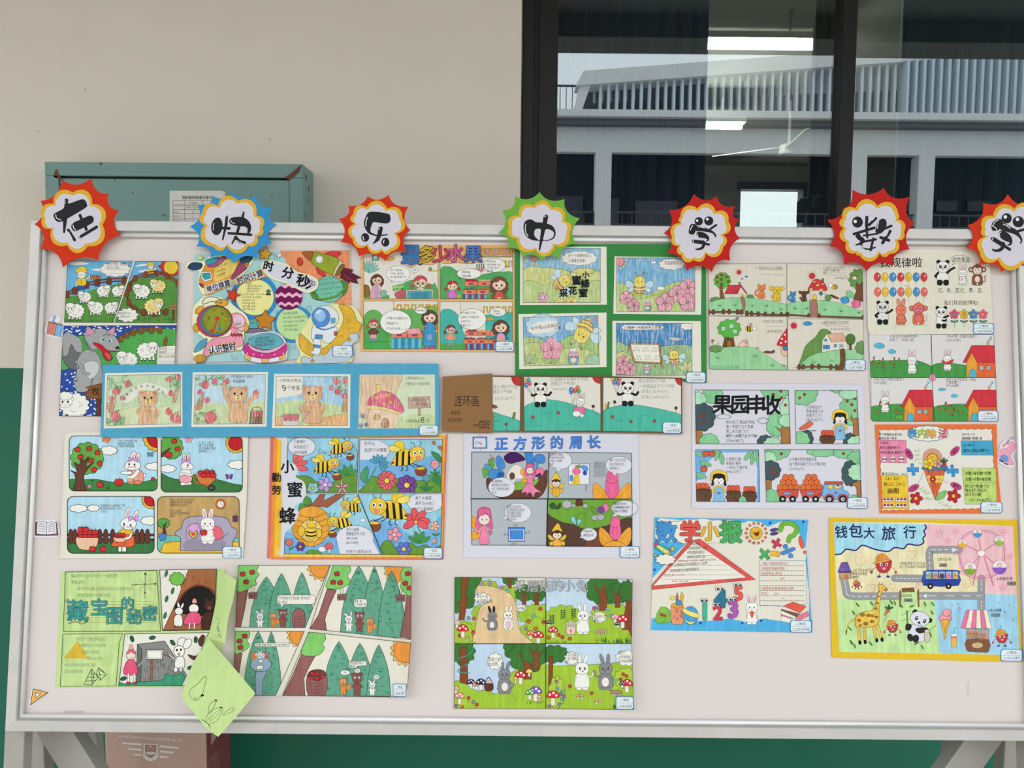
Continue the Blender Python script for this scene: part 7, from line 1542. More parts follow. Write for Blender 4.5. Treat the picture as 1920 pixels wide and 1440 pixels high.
# ------------------------------------------------------------------ division newspaper with orange edge and a flower cone
Draw('newspaper_drawing','division poster with wavy orange edge and flowers in an ice cream cone','drawing',(1620,780,6.4),h=1.2,ow=3,group='drawings pinned on the board')
sheet('ee7a44','135 102 1592 98 1602 600 1650 1080 1640 1172 192 1168 160 600')
part('page_print');bd = []
for a,b,n in (((165,160),(1545,148),16),((1540,150),(1590,1110),11),((1590,1115),(215,1140),16),((210,1140),(175,160),11)):
    for k in range(n * 4): t = k / (n * 4);w_ = 12 * abs(math.sin(math.pi * t * n));dx,dy = b[0] - a[0],b[1] - a[1];l = math.hypot(dx,dy);bd.append((a[0] + dx * t - dy / l * w_,a[1] + dy * t + dx / l * w_))
P('e9e4d8',bd,3)
P('f090b0','165 290 505 290 512 565 205 558',3);P('4aa8cc','1162 296 1540 296 1558 470 1172 470',3);P('c4dc7a','1176 622 1582 628 1595 1020 1560 1058 1215 1058',3);L('1192 802 1590 802',3);P('f0c83a','205 718 522 716 542 1112 222 1112',3)
for x in (245,346,448): E('f2eee4',x,516,34,32,3);apple(x - 14,518,12,'a82a34');apple(x + 16,518,12,'a82a34')
for x in (222,380):
    for y in (975,1045):
        R('f2eee4',x,y,x + 134,y + 46,3)
        for k in range(3): apple(x + 26 + k * 42,y + 24,16,'c82a34')
with sub('lettering'):
    P('f0ece2',scal(765,210,250,95,14,.1),6,'4a5a70')
    for t,x,c in (('表',580,'3a9ac8'),('内',698,'a8c84a'),('除',812,'eeb43c'),('法',945,'e05a80')): T(t,x,212,110,'k',fat=.04,mid=True);T(t,x,212,110,c,fat=.022,mid=True)
    TL(['把一些物品分成几份','每份分的一样多'],180,222,36,46,fat=.012,k=.92);TL(['12÷3=4','表示12里面有4个3','平均分成3份,每份4个'],190,322,38,58,fat=.012,k=.84);TL(['20÷4 = 5','被除数 除数 商'],1175,220,38,50,fat=.012,k=.98);TL(['12÷4= 3','读作:12除以4等于3'],1190,350,42,66,fat=.012,k=.9);TL(['总数÷每份数=份数','总数÷份数=每份数'],1215,688,44,72,fat=.012,k=.95);TL(['例:12个桃,每个小','猴分3个,可以分','给几只小猴?'],1215,842,42,50,fat=.012);T('12÷3=4(只)',1268,1008,42,fat=.012,wd=260);T('乘法口诀3×(   )=12',210,695,36,fat=.012,wd=310);T('12÷ 3=?',262,752,42,fat=.012,wd=165);T('想:三(   )十二',235,818,44,fat=.012,wd=262);T('画图',285,900,60,fat=.02,wd=130)
for x,y in ((587,644),(1065,660)): R('3f9ad4',x - 70,y - 28,x + 70,y + 28,3);E('3f9ad4',x - 8,y - 55,22,o=3);E('3f9ad4',x + 6,y + 52,22,o=3)
with sub('cone_print','flower filled ice cream cone'):
    for k in range(13): a = math.radians(-190 + k * 17);E('f2ac84',820 + 88 * math.cos(a),500 + 82 * math.sin(a),32,15,2.5,math.degrees(a))
    E('f0c23c',820,515,62,60,3);E('k',808,488,5,o=0);E('k',828,488,5,o=0);C('800 500 820 512 840 500',3);P('e8704a','715 640 980 630 945 770 855 1010 770 800',3)
    for k in range(9): L([(730 + k * 27,650),(855 - (8 - k) * 4,990 - abs(4 - k) * 60)],2.5,'b03a2a');L([(975 - k * 27,650),(855 + (8 - k) * 4,990 - abs(4 - k) * 60)],2.5,'b03a2a')
    P('f0cf4a','745 715 960 712 935 800 772 805',3);petals(825,760,42,6,'d8333a','f2d23c');S('f29ab0','890 755 905 748 920 757 905 780',2);S('f29ab0','760 755 775 748 790 757 775 780',2)
    S('4a7aa8','692 620 760 590 860 585 995 600 1000 640 970 668 945 640 900 660 870 640 830 660 790 640 775 680 750 640 715 645',3);petals(780,575,70,5,'eccb3c','d89a2c');petals(885,570,56,5,'f2a87a','5a98c0');apple(966,578,24,'d8333a');leafs(960,555,60,'3f7a44',3)
for x,y,a,t in ((540,455,60,'表示'),(1090,420,-45,'读法'),(595,865,-30,'口诀'),(1105,840,25,'算式')): E('cc4a84',x,y,72,38,3,a);T(t,x,y,36,'2a1a24',mid=True,fat=.02,rot=a)
for p in ('575 515 620 555','1045 475 975 520','650 815 715 680','1015 805 935 765'): L(p,3,'5a5a5a')
petals(625,990,78,5,'c82a3a','f2c23c');petals(1075,960,82,5,'c82a3a','f2c23c');S('8ac470','862 1005 890 930 990 895 960 980 900 1010',3)
for x,y in ((640,420),(640,470),(650,520),(690,570),(680,870),(720,900),(760,930),(740,990),(790,1000),(920,1040),(980,1070),(1020,1090)): E('d4e0b0',x - 18,y,20,9,2,20,'8a9a6a');E('d4e0b0',x + 18,y - 6,20,9,2,-30,'8a9a6a')
award(1398,1028,1662,1166,'二等奖','二(1)班 徐思琪');D.done()

# ------------------------------------------------------------------ maths newspaper with blue edge and number characters
Draw('newspaper_drawing','maths newspaper with sky blue edge, red triangle and smiling sun','drawing',(1200,960,5.3333),h=1.2,ow=3,group='drawings pinned on the board')
sheet('e9e2d2','145 52 1688 76 1665 420 1725 1210 108 1185 125 600')
part('blue_edge_print');BL = '54b4e4'
P(BL,'145 54 1686 78 1655 380 1600 240 1560 110 1420 90 1280 150 1200 100 1080 90 1040 110 900 80 740 110 620 160 560 70 400 80 200 60 150 130 150 250 200 300 330 300 470 300 125 660');P(BL,'1665 380 1725 1205 1690 1100 1690 800 1655 500');P(BL,'118 1055 200 1085 430 1090 640 1090 760 1085 900 1065 1060 1100 1240 1065 1400 1090 1530 1110 1725 1080 1722 1208 108 1182')
for x,y in ((650,90),(800,112),(1298,110),(1632,98),(145,578),(605,1110),(1022,1110),(1212,1086),(415,304)): E('1e4ab0',x,y,12,14,0,30)
with sub('lettering'):
    P('efe9dc',scal(590,195,450,130,15,.1),3)
    for t,x,h,c in (('数',265,200,'4a9ad8'),('学',505,200,'e85a52'),('小',700,180,'f0b83c'),('报',910,210,'4fb060')): T(t,x,200,h,'k',fat=.06,mid=True);T(t,x,200,h,c,fat=.04,mid=True)
P('e85a52','490 295 600 270 1155 675 120 775 118 735',3);P('efe9dc','540 295 1065 655 130 738',3)
for i in range(8): y = 345 + i * 46;L([(520 - i * 45,y + 5),(620 + i * 62,y - 10 + i * 3)],2)
TL(['口算除法'],500,322,30,40);TL(['1.如果被除数的末尾','得的结果末尾再加','被除数的末尾几0就'],470,365,30,44,rot=-2,k=.78);T('例如:60÷3=20  600÷3=200',375,492,28,'c05a5a',wd=380,rot=-3);TL(['2.三位数除以的末尾除以一位数','的末尾除以先看前面首位'],300,535,32,55,rot=-4,k=.9);T('例如:84÷4=21',238,635,28,'c05a5a',wd=205,rot=-2);T('64÷4=16',320,690,28,'c05a5a',wd=160)
with sub('sun_print','laughing yellow sun'):
    for k in range(14): a = math.radians(k * 360 / 14);x,y = 1162 + 102 * math.cos(a),212 + 100 * math.sin(a);P('ee7a44',[(x + 16 * math.cos(a + q),y + 16 * math.sin(a + q)) for q in (.7,2.4,3.9,5.4)],3)
    E('f4bc3c',1162,212,62,o=3);C('1118 205 1130 195 1142 205',4);C('1178 198 1190 186 1202 196',4);S('8a3a2c','1138 212 1190 205 1180 235 1165 240',3)
for y in (178,216): E('5a4a8a',1342,y,44,17,2,-10)
C('1405 180 1430 120 1510 115 1570 165 1540 230 1500 250 1485 290',50,'k');C('1405 180 1430 120 1510 115 1570 165 1540 230 1500 250 1485 290',44,'74bc44');E('e8604c',1612,305,22,66,2,-14);E('e8604c',1648,402,17,o=2)
for x,y,s,c,r in ((1365,315,56,'d84258',30),(1248,420,62,'4fb060',0)):
    with at(x,y,s / 50,rot=r): P(c,'-14 -50 14 -46 14 -14 50 -14 46 14 14 14 12 50 -16 46 -14 14 -48 14 -46 -16 -14 -14' if r else '-30 -50 0 -20 26 -40 44 -20 20 2 46 34 22 50 0 22 -28 46 -48 26 -20 2 -44 -24',3)
P('f0b83c','1312 388 1400 400 1392 450 1300 435',3);S('4a94d8','1410 400 1530 352 1552 380 1430 432',3,n=2);E('4a94d8',1454,345,24,o=3);E('4a94d8',1507,438,24,o=3)
with sub('pencil_print'): P('b85aa0','135 330 160 290 190 320 150 358',2);P('5ab48a','150 358 190 320 300 380 250 432',3);P('f0e07a','165 345 180 330 290 395 265 420',0);P('d8a070','250 432 300 380 305 430',3)
CL(150,420,360,530,'efe9dc',9);P('f0cf4a',star(325,368,32),3);P('f0cf4a',star(155,432,22),3)
R(None,1192,482,1662,485);P(None,'1192 482 1662 488 1668 920 1440 945 1192 930',4,'4a94b8')
for i in range(9):
    for k in range(15): L([(1200 + k * 30,537 + i * 50),(1220 + k * 30,537 + i * 50)],4,'3a3430') if not (i > 7 and k > 6) else None
TL([' 1.笔算一位数除两位数的方法','①被除数首位能被除数整除','每次除的结果,从高位起','                  4|84','','②被除数首位不能被除数整除,先看前','商2位.       4|64','                    16'],1208,515,30,50,'c05a5a',k=.72)
with sub('stationery_print'):
    S('86c04a','150 1090 205 950 300 980 260 1050 230 1110',3,n=2);P('86c04a','230 1110 300 980 305 1105',3);P('c03a4a','200 1010 260 1030 250 1050 205 1035',3);S('f0a070','315 930 432 930 432 1110 375 1122 318 1110',3,n=2);E('f0a83c',372,935,60,26,3);P('a87a5a','360 850 372 800 385 850 380 930 362 930',3);P('f0b83c','402 840 418 800 436 835 425 930 405 930',3);E('f2dc7a',325,860,28,22,3);S('4a94c8','360 930 370 880 410 890 412 930',3)
    for x,y in ((368,990),(415,1000),(340,1050),(372,1070),(410,1040)): E('e07a9a',x,y,11,13,2)
    E('4fa4dc',505,1035,78,92,3);S('f4e47a','440 960 500 990 585 1020 580 1060 500 1040 432 1000',3);S('f4e47a','432 1070 500 1100 560 1090 500 1125',3)
for t,x,y,h,c in (('1',648,985,230,'4fb894'),('2',778,1005,180,'d84258'),('4',805,865,220,'2f7a94'),('5',985,810,180,'e85a52'),('3',932,970,215,'b05ab4')):
    with sub('number_print'):
        T(t,x,y,h,'k',fat=.06,mid=True,wob=0);T(t,x,y,h,c,fat=.047,mid=True,wob=0)
        for k in (-1,1): E('w',x - 10 + k * 22,y - h * .44,19,o=3);E('k',x - 6 + k * 22,y - h * .43,11,o=0)
bunny(1118,960,150,ear='f08a9a');S('e8604c','1098 1000 1140 1000 1120 1060',2)
with sub('book_pile_print'): P('e8604c','1430 940 1530 900 1665 945 1600 1010',3);P('f0ece0','1600 1010 1665 945 1662 965 1602 1030',2);P('7a5a4a','1412 970 1600 1020 1560 1050 1410 985',2);P('f0ece0','1412 985 1555 1045 1550 1075 1412 1020',2);P('e87a94','1560 1050 1680 990 1690 1040 1560 1100',2);P('f0ece0','1410 1035 1505 1065 1500 1110 1408 1090',2);P('e87a94','1412 1025 1540 1060 1505 1066 1412 1038',2)
award(1500,1082,1718,1208,'二等奖','三(2)班 任昕瞳');D.done()

# ------------------------------------------------------------------ the wallet's journey on a yellow card
def wallet(x,y,s):
    with sub('wallet_print'),at(x,y,s / 100):
        for k in (-1,1): C([(k * 40,10),(k * 66,24),(k * 72,40)],5,'c8484a');E('d8484c',k * 73,42,8,o=2);C([(k * 22,40),(k * 24,66)],5,'c8484a');E('3a4a8a',k * 27,68,11,6,2)
        S('c83a40','-46 -22 0 -30 46 -30 44 10 26 38 0 46 -26 38 -44 10',2.5);S('f09a44','-44 -20 -40 -56 -10 -70 20 -58 30 -34 0 -38',2.5);S('f0a850','-64 -10 -40 -24 34 -36 30 -26 -40 -10',2);L('-10 -68 -12 -38',2);L('-26 -62 -28 -30',2)
        E('w',-14,-4,9,11,2);E('k',-13,-3,4,6,0);E('w',18,-6,9,11,2);E('k',17,-5,4,6,0);S('f4a8b0','-10 14 16 12 8 28 -2 28',2)
def road(p,w_=64): C(p,w_ + 4,'5a5a5c');C(p,w_,'9c9c9e');q = catmull(pts_of(p),False,8);[L([q[i],q[i + 1]],6,'e8e8e6') for i in range(1,len(q) - 1,2)]
Draw('mounted_comic','wallet journey drawing with giraffe, panda and ferris wheel on a yellow card','drawing',(1540,960,4.8),h=1.3,ink='pencil_on_paper',ow=3,group='drawings pinned on the board')
sheet('e8c032','70 52 1762 72 1770 700 1810 1352 98 1312 80 700',.6,'yellow_card');sheet('ebe6cc','112 90 920 95 1725 128 1755 700 1785 1288 160 1258 125 500',.4,'picture_sheet');D.ink = 'marker_on_paper'
panel('efe4b8','114 92 1724 130 1756 700 1784 1286 162 1256 126 500',0,'journey_print',);P('f2c4c8','905 100 1724 128 1756 745 1480 730 1480 600 1400 600 1230 560 1240 400 960 330');P('c8e8a0','130 785 1020 795 1070 1275 160 1258');P('a4d4ec','1015 790 1410 785 1480 735 1756 745 1786 1288 1070 1275');P('a8dcec','114 92 925 104 945 150 915 200 920 260 880 290 780 290 740 330 660 320 600 355 480 340 370 300 310 345 225 335 180 375 124 382');C('925 104 945 140 925 170 935 210 915 235 920 275 870 300 780 290 740 330 660 320 600 355 480 335 370 300 310 345 225 335 180 375 124 384',13,'2a3476')
with sub('lettering'):
    for t,x,y,h in (('钱',178,180,110),('包',310,175,120),('大',430,190,100),('旅',605,192,120),('行',795,182,110)): T(t,x,y,h,'2a3060',fat=.022,mid=True)
road('980 530 975 360 1030 340 1240 340');road('660 595 800 598 930 600');road('1440 600 1440 740 1440 880');road('205 590 225 700 260 755 500 758 900 755 1440 755')
P('e8e8e6','1180 320 1220 340 1180 365');P('e8e8e6','950 735 910 755 950 775')
for x,y,s in ((352,445,50),(815,385,44),(445,690,42),(640,670,28),(880,672,28),(1308,645,40),(1300,650,10)): S(None,[(x,y + s),(x - s,y - s * .2),(x - s * .6,y - s),(x,y - s * .5),(x + s * .6,y - s),(x + s,y - s * .2)],3,'e8906a',n=3)
for x,y,r in ((1050,190,44),(1200,172,34),(1135,262,32),(1638,178,42),(1698,402,32),(1635,680,34)):
    for k in range(5): a = math.radians(72 * k - 90);E(None,x + r * .6 * math.cos(a),y + r * .6 * math.sin(a),r * .4,r * .34,2.5,math.degrees(a),'d86a90',n=10)
with sub('ferris_wheel_print'):
    S(None,'1240 300 1300 200 1420 165 1560 190 1640 280 1650 400 1620 520 1540 580 1400 600 1300 560 1250 450',9,'e08aa8');S(None,'1255 300 1310 215 1420 182 1550 205 1625 290 1632 400 1605 510 1530 565 1400 580 1310 545 1265 450',4,'e08aa8')
    for x,y in ((1405,190),(1270,285),(1600,260),(1340,510),(1605,500)): L([(1440,365),(x,y)],8,'e08aa8')
    for x,y,r,c in ((1405,190,42,'4a98d8'),(1270,285,40,'f0b83c'),(1600,262,46,'9cc04a'),(1340,512,58,'8ab03c'),(1605,500,66,'8a5ac0')): E('f4e8e4',x,y,r,o=3,oc='d06a90');P(c,ell(x,y,r * .94,n=12,a0=0,a1=180));E('e8c8b8',x,y - r * .35,r * .32,o=2)
    E('f8eee8',1440,372,34,28,3,oc='d06a90');L('1425 400 1365 660',9,'e08aa8');L('1465 400 1550 660',9,'e08aa8')
with sub('bus_print','blue bus with animal passengers'):
    S('3a5ab8','920 660 922 560 950 525 1230 525 1238 560 1235 660',3,n=2)
    for k,c in enumerate(('a8b070','f08a6a','6a4a3c','f08ab0','e8a83c')): x = 942 + k * 60;R('a8d4e8',x - 2,535,x + 50,605,2);E(c,x + 24,578,22,24,2);E('k',x + 17,574,3,3,0);E('k',x + 30,574,3,3,0);L([(x + 14,556),(x + 10,540)],4,c);L([(x + 32,556),(x + 36,540)],4,c)
    R('2a44a0',922,608,1236,660,2);[(E('2a2a2c',x,668,26,o=2),E('d8d8d8',x,668,10,o=2)) for x in (982,1145)]
with sub('house_print'): P('c8a078','162 545 270 545 270 598 165 600',3);P('6a4aa0','180 455 235 452 272 542 146 542',3);[L([(175 - k * 7,470 + k * 18),(245 + k * 7,468 + k * 18)],2.5,'b8a0d8') for k in range(4)];S('e07a3c','212 598 214 570 225 560 236 572 236 598',2)
wallet(560,480,150);wallet(320,652,58);wallet(640,1040,100);wallet(1625,1130,110)
with sub('giraffe_print'):
    Y2 = 'f0c458';C('310 960 250 1000 225 1080',12,'k');C('310 960 250 1000 225 1080',9,Y2);L('225 1065 224 1100',9)
    for a in ('330 1020 348 1180','385 1030 395 1175','465 1010 500 1160','500 1000 548 1155'): L(a,28,'k');L(a,23,Y2);q = pts_of(a);L([(q[1][0] - 2,q[1][1] - 14),q[1]],24,'k')
    S(Y2,'305 1000 320 930 400 895 465 880 500 780 520 690 510 660 545 652 595 695 585 712 545 715 530 800 520 900 515 1000 440 1035 320 1035',3);L('528 655 522 632',5,'b07a2c');L('548 655 552 630',5,'b07a2c');E('e8843c',582,700,14,12,2);E('k',548,690,4,5,0)
    for x,y,r in ((370,925,26),(425,930,24),(340,975,20),(400,1005,26),(455,985,22),(460,935,20),(490,870,16),(505,820,14),(515,760,13),(522,715,10),(495,945,18),(350,1020,16)): P('9a7434',scal(x,y,r,r * .72,5,.15,x),0)
P('e8743c','565 935 590 870 622 890',2.5);leafs(610,875,44,'3f7a44',3);L('590 930 575 990',4,'c8484a')
with sub('panda_print'):
    L('770 890 775 1000',16,'6a8a4a');L('980 1060 1030 1020',5,'5a7a44');L('800 890 720 930',4,'5a7a44');L('780 960 715 980',4,'5a7a44');E('2a2a2e',845,900,24,22,3);E('2a2a2e',975,975,22,22,3);S('e2e0ea','790 1060 830 1010 900 1030 940 1080 920 1160 850 1165 790 1120',3);S('2a2a2e','765 1010 810 1015 800 1060 760 1060',3);S('2a2a2e','850 1050 940 1040 960 1070 880 1090',3);E('2a2a2e',800,1130,26,34,3,-20);E('2a2a2e',850,1140,28,34,3,10);E('e2e0ea',888,960,88,66,3,12);E('2a2a2e',858,955,14,20,0,20);E('2a2a2e',930,982,13,20,0,20);E('w',860,950,5,6,0);E('w',930,978,5,6,0);S('k','868 990 885 985 890 1002 876 1006',0);C('872 1015 885 1024 898 1012',3);S('d8c8b0','930 1075 975 1060 975 1160 935 1165',3);E('e8dcc4',952,1070,24,12,2)
with sub('sign_print'): L('710 710 708 850',14,'8a5a34');L('872 705 876 850',14,'8a5a34');P('c08448','725 685 835 680 838 722 728 725',3);T('动物园',780,703,34,mid=True,fat=.012);P('c8e8a0','720 725 860 720 862 830 722 835');T('5.去动物园',718,752,26,wd=92);R('8a8a88',745,778,820,810);T('一80元',782,794,26,'k',mid=True)
with sub('stall_print','pink striped snack stall'):
    P('b8a898','1305 1050 1510 1055 1505 1150 1310 1150',3);S('8a5a3c','1305 1150 1508 1150 1505 1255 1450 1262 1340 1255 1308 1240',3,n=2);E('d8b890',1405,1200,52,28,3)
    for k in range(6): P(('f07aa4','f4ead0')[k % 2],[(1305 + k * 31,882),(1336 + k * 31,882),(1298 + k * 47,1050),(1252 + k * 47,1045)],2)
    for k in range(6): P('f0a83c',[(1318 + k * 16,1095),(1332 + k * 16,1095),(1325 + k * 16,1140)],2);E('f29ab0',1325 + k * 16,1088,8,9,2)
    for k in range(4): L([(1425 + k * 16,1095),(1425 + k * 16,1145)],9,'e05a3c')
with sub('ice_cream_print'): P('eeb44a','1068 965 1165 960 1108 1158',3);[L([(1075 + k * 22,968),(1112,1140 - abs(2 - k) * 40)],2,'b07a2c') for k in range(5)];S('f4a0a8','1062 975 1070 930 1120 915 1165 940 1168 975 1115 965',3);E('f4a0a8',1130,905,40,34,3)
with sub('drink_print'): P('d8eef4','1165 1095 1222 1090 1215 1220 1175 1222',3);P('f0b83c','1172 1130 1218 1128 1212 1214 1178 1216');R('f0806a',1170,1118,1220,1138);L('1195 1090 1200 1045 1228 1040',5,'4a94c8')
rn = random.Random(9)
for i in range(30):
    x,y = rn.uniform(150,1040),rn.uniform(805,1230)
    if 300 < x < 970 and 850 < y < 1170: continue
    E('5a8a3c',x,y,24,7,1.5,rn.choice((60,50,-20,70)),n=10)
for i in range(60):
    x,y = rn.uniform(1040,1740),rn.uniform(800,1260)
    if 1240 < x < 1540 or (1060 < x < 1230 and y > 880) or (x > 1540 and y > 1050): continue
    C([(x,y),(x + 12,y + 6),(x + 18,y + 16)],5,rn.choice(('c8486a','3f6ab8','e08a4a','7a3a6a','b0a03c')))
TL(['1.原来,我带了200元去','买一个玩具出门玩去啦!'],705,462,28,30,k=.86);T('2.坐公交车',1042,425,28,wd=128);R('8a8a86',1062,462,1130,494);T('一2元',1096,478,26,mid=True);T('3.去游乐场',1578,600,28,wd=142);R('8a8a88',1672,625,1752,662);T('一80元',1712,644,28,mid=True);T('4.去小卖铺',1500,885,28,wd=118);R('8a9aa0',1528,912,1608,945);T('一30元',1568,929,28,mid=True);TL(['6.玩了好多快乐元,','能坐公交车回','家吗?'],280,525,30,32,k=.8)
endp();award(1612,1232,1812,1345,'二等奖','三(1)班 孙嘉忆');D.done()

# ------------------------------------------------------------------ treasure map comic with two hanging green flaps
Draw('folding_comic','pale green treasure map comic with loose paper flaps hanging from its edge','drawing',(90,1050,4.115),h=1.2,ow=4,group='drawings pinned on the board')
GP = 'c8e096'
sheet(GP,'100 92 850 76 1365 70 1330 900 1300 980 1000 985 60 985',.4)
panel(GP,'134 92 838 80 868 548 118 550',4,label='green title panel with compass');
for i in range(9): L([(150 + (i % 2) * 20,325 + i * 20),(820,322 + i * 20)],3,'a8963c')
L('750 100 748 262',4);L('675 190 832 184',4);P('k','742 112 750 92 758 112');P('k','741 250 748 268 756 250');P('k','682 182 668 190 682 198');P('k','824 177 838 184 824 192')
for t,x,y in (('N',752,108),('S',748,282),('W',655,192),('E',828,187)): T(t,x,y,26,mid=True)
L('705 145 795 230',2,'6a7a5a');L('795 140 700 235',2,'6a7a5a')
TL(['森林里的小伙伴们发现了一张藏宝图','情景说明:','    要去找到宝藏,必须通过地图上这条路的指引,','    按图形要解决才能成功哦!'],180,122,28,50,'7a8a6a',k=.85)
for t,x,y,h in (('藏',228,392,160),('宝',395,365,130),('图',512,430,130),('的',615,340,100),('秘',665,440,115),('密',785,415,115)): T(t,x,y,h,'2a3a3a',fat=.035,mid=True);T(t,x,y,h,'3f9a94',fat=.018,mid=True)
C('135 320 150 300 165 318',4);C('160 490 220 475 260 495 310 470',4);endp()
panel('ebe7da','862 78 1300 70 1280 540 884 545',4,label='two friends in front of a dark cave');P('a86a42','1085 72 1300 70 1285 540 890 540 1000 300',4);S('1e1a18','990 400 1030 280 1120 205 1220 205 1290 260 1290 420',4);C('1000 330 1060 240 1150 195 1240 215 1290 270',12,'8a3a2c')
for i in range(20): rn = random.Random(i);x,y = rn.uniform(1000,1260),rn.uniform(90,180) if i < 10 else rn.uniform(430,530);C([(x,y),(x + 6,y + 14),(x + 2,y + 28)],2.5,'6a3a20')
L('1020 145 1038 230',22,'a86a42');crown(995,145,62,52,'7ac050',9)
for x,y in ((912,105),(962,238),(915,300),(903,428)): E('3a7a54',x,y,11,26,3,15)
with sub('girl_print'): E('f2efe6',1125,375,38,36,4);S('f0a090','1112 330 1120 300 1140 300 1148 332',3);S('ea5a80','1085 410 1165 410 1175 490 1050 495',4);L('1092 490 1090 528',8,'f2efe6');L('1130 490 1130 528',8,'f2efe6')
with sub('rabbit_print'): E('f2efe6',1008,355,10,30,3,-12);E('f2efe6',1035,355,9,26,3,25);E('f2efe6',1010,395,32,28,4);S('f2efe6','980 430 1030 428 1035 505 975 505',4);L('985 505 975 522',6);L('1000 505 1002 525',6)
with sub('bear_print'): E('4a2c20',1245,352,38,42,3);E('4a2c20',1222,305,14,o=3);E('4a2c20',1270,305,14,o=3);S('4a2c20','1200 420 1280 410 1290 540 1190 535',3);E('7a5a4a',1245,370,16,12,0)
T('2',880,128,26,'888');endp()
panel(GP,'115 572 575 568 550 640 525 972 95 975',4,label='green panel with yellow triangle and pyramids');P('ddb83c','225 622 320 758 122 760',0);P('c8e096','310 840 375 960 280 958',0)
for a in ('335 840 278 960 340 965 385 905 335 840','335 840 340 965','392 830 372 880 405 930 450 882 392 830','392 830 405 930','320 870 350 880','305 905 365 905','290 935 370 930','400 850 430 868','385 880 440 890','355 870 345 950'): L(a,4)
TL(['           哥白在找一个三角形金字塔怎么呢','              工作最里的这么个三角形的角金','                 藏宝藏在三角形的金','                    字塔里,认识三角形,','4大形,尖形小伙伴们成功找到了藏宝,','认识三角形的真有意思'],125,610,26,50,'7a8a6a',k=.62);endp()
panel('ebe7da','592 572 1240 560 1200 640 1100 970 545 972',4,label='girl and rabbit holding a sign by a tree stump');P('8a8a86','690 650 900 625 1090 920 1060 940 680 945',4);P('6a6a66','688 650 725 690 715 945 680 945',4)
for i in range(70): rn = random.Random(i + 3);y = rn.uniform(690,920);x = rn.uniform(735,900 + (y - 650) * .55);L([(x,y),(x + 2,y + 20)],3,'3a3a38')
P('b8684a','795 760 812 760 805 935 790 935',3);P('f0ede2','760 692 888 690 882 768 758 765',5);P('f2f0e6','770 702 876 700 870 758 768 755',3);C('760 750 715 800 680 830',12,'9a9a96');C('885 725 940 745',12,'8a5a44');S('3f9c74','548 940 600 955 700 940 800 935 880 925 900 900 905 880 930 875 945 895 960 890 975 885 995 890 1010 880 1035 870 1050 900 1060 970 548 972',3)
for x,y,a in ((648,608,70),(805,600,-10),(962,638,50),(1140,615,90),(1100,832,-10),(582,915,-20)): E('2f5a3a',x,y,26,15,3,a)
with sub('girl_print'): S('f2a898','622 712 630 660 650 655 660 710',3);E('f6dcc8',640,735,36,38,4);S('e86a7a','605 715 640 690 680 712 660 722 640 708 620 724',3);C('630 752 642 760 654 750',3);S('ea5a80','610 780 668 778 690 875 585 880',4);L('620 880 622 945',16,'k');L('620 880 622 945',11,'f2efe6');L('665 880 668 945',16,'k');L('665 880 668 945',11,'f2efe6');E('b83a4a',620,950,18,10,3);E('b83a4a',672,950,18,10,3)
with sub('rabbit_print'): S('f2efe6','1000 650 1010 610 1050 600 1060 620 1030 680',4);S('f2efe6','1040 680 1060 620 1100 610 1110 640 1080 680',4);E('f2efe6',1012,705,42,46,4);E('k',995,695,8,10,0);E('k',1025,692,8,10,0);S('f2a0a8','1000 722 1020 720 1012 738',3);S('f2efe6','990 755 1045 750 1050 830 980 825',4);C('990 770 950 745 935 725',10,'k');C('990 770 950 745 935 725',6,'f2efe6');E('f2efe6',985,845,16,20,3);E('f2efe6',1025,845,12,18,3)
with sub('bear_print'): E('5a3a2a',1190,630,32,40,3);E('5a3a2a',1195,595,18,o=3);S('5a3a2a','1080 730 1140 740 1180 700 1190 760 1120 770',3)
T('3',608,592,26,'888');T('4',552,600,26,'888');endp()
# flaps: sheets of the same green paper bending away from the board
D.bend = (1,0.12,[(1240,2),(1300,4),(1345,16),(1400,34),(1460,44),(1520,46)])
D.nb = 0
sheet(GP,'1310 92 1380 110 1452 158 1430 300 1390 450 1365 645 1300 620 1238 595 1270 450 1300 300',.4,'hanging_flap','pale green paper flap curling off the board')
with sub('ink_dot_print'):
    for i in range(60):
        rn = random.Random(i);t = rn.random() ** .6;y = 350 + t * 250;x = 1298 + (rn.random() - .45) * 70 * t;E('3a3a34',x,y,3,4,0,n=6)
D.bend = (0.55,0.83,[(1200,4),(1270,14),(1400,34),(1550,46),(1700,50),(1850,52),(2000,50)])
D.nb = 0
sheet(GP,'1240 608 1268 640 1400 790 1600 1028 1460 1200 1312 1365 1220 1300 1120 1170 1042 1085 1030 1040 1050 980 1130 780',.4,'hanging_flap','large diamond shaped green flap hanging over the frame')
with sub('sketch_print'):
    C('1150 960 1200 905 1220 900 1215 950 1205 985',3,'4a4a40');C('1150 960 1095 1005 1100 1060 1150 1085 1165 1050',2.5,'4a4a40');C('1205 985 1190 1040 1165 1070',3,'4a4a40');E('k',1190,1045,14,9,0,-20);C('1130 1085 1135 1060 1150 1080',3)
    C('1290 1085 1245 1120 1235 1185',3,'4a4a40');C('1300 1090 1275 1140 1245 1190',3,'4a4a40');C('1215 1230 1250 1170 1335 1135 1345 1160 1300 1240 1240 1270',3,'4a4a40');C('1225 1240 1290 1180 1340 1140',2,'4a4a40');C('1240 1255 1300 1200 1338 1145',2,'4a4a40');C('1345 1195 1400 1150 1435 1145 1420 1170 1355 1200',3,'4a4a40');C('1185 1230 1230 1260 1255 1300',4,'3a3a34');E('k',1295,1083,9,6,0);E('k',1335,1138,8,6,0)
    for i in range(14): rn = random.Random(i + 9);E('5a5a50',rn.uniform(1190,1330),rn.uniform(1150,1290),2.5,o=0,n=6)
D.done()

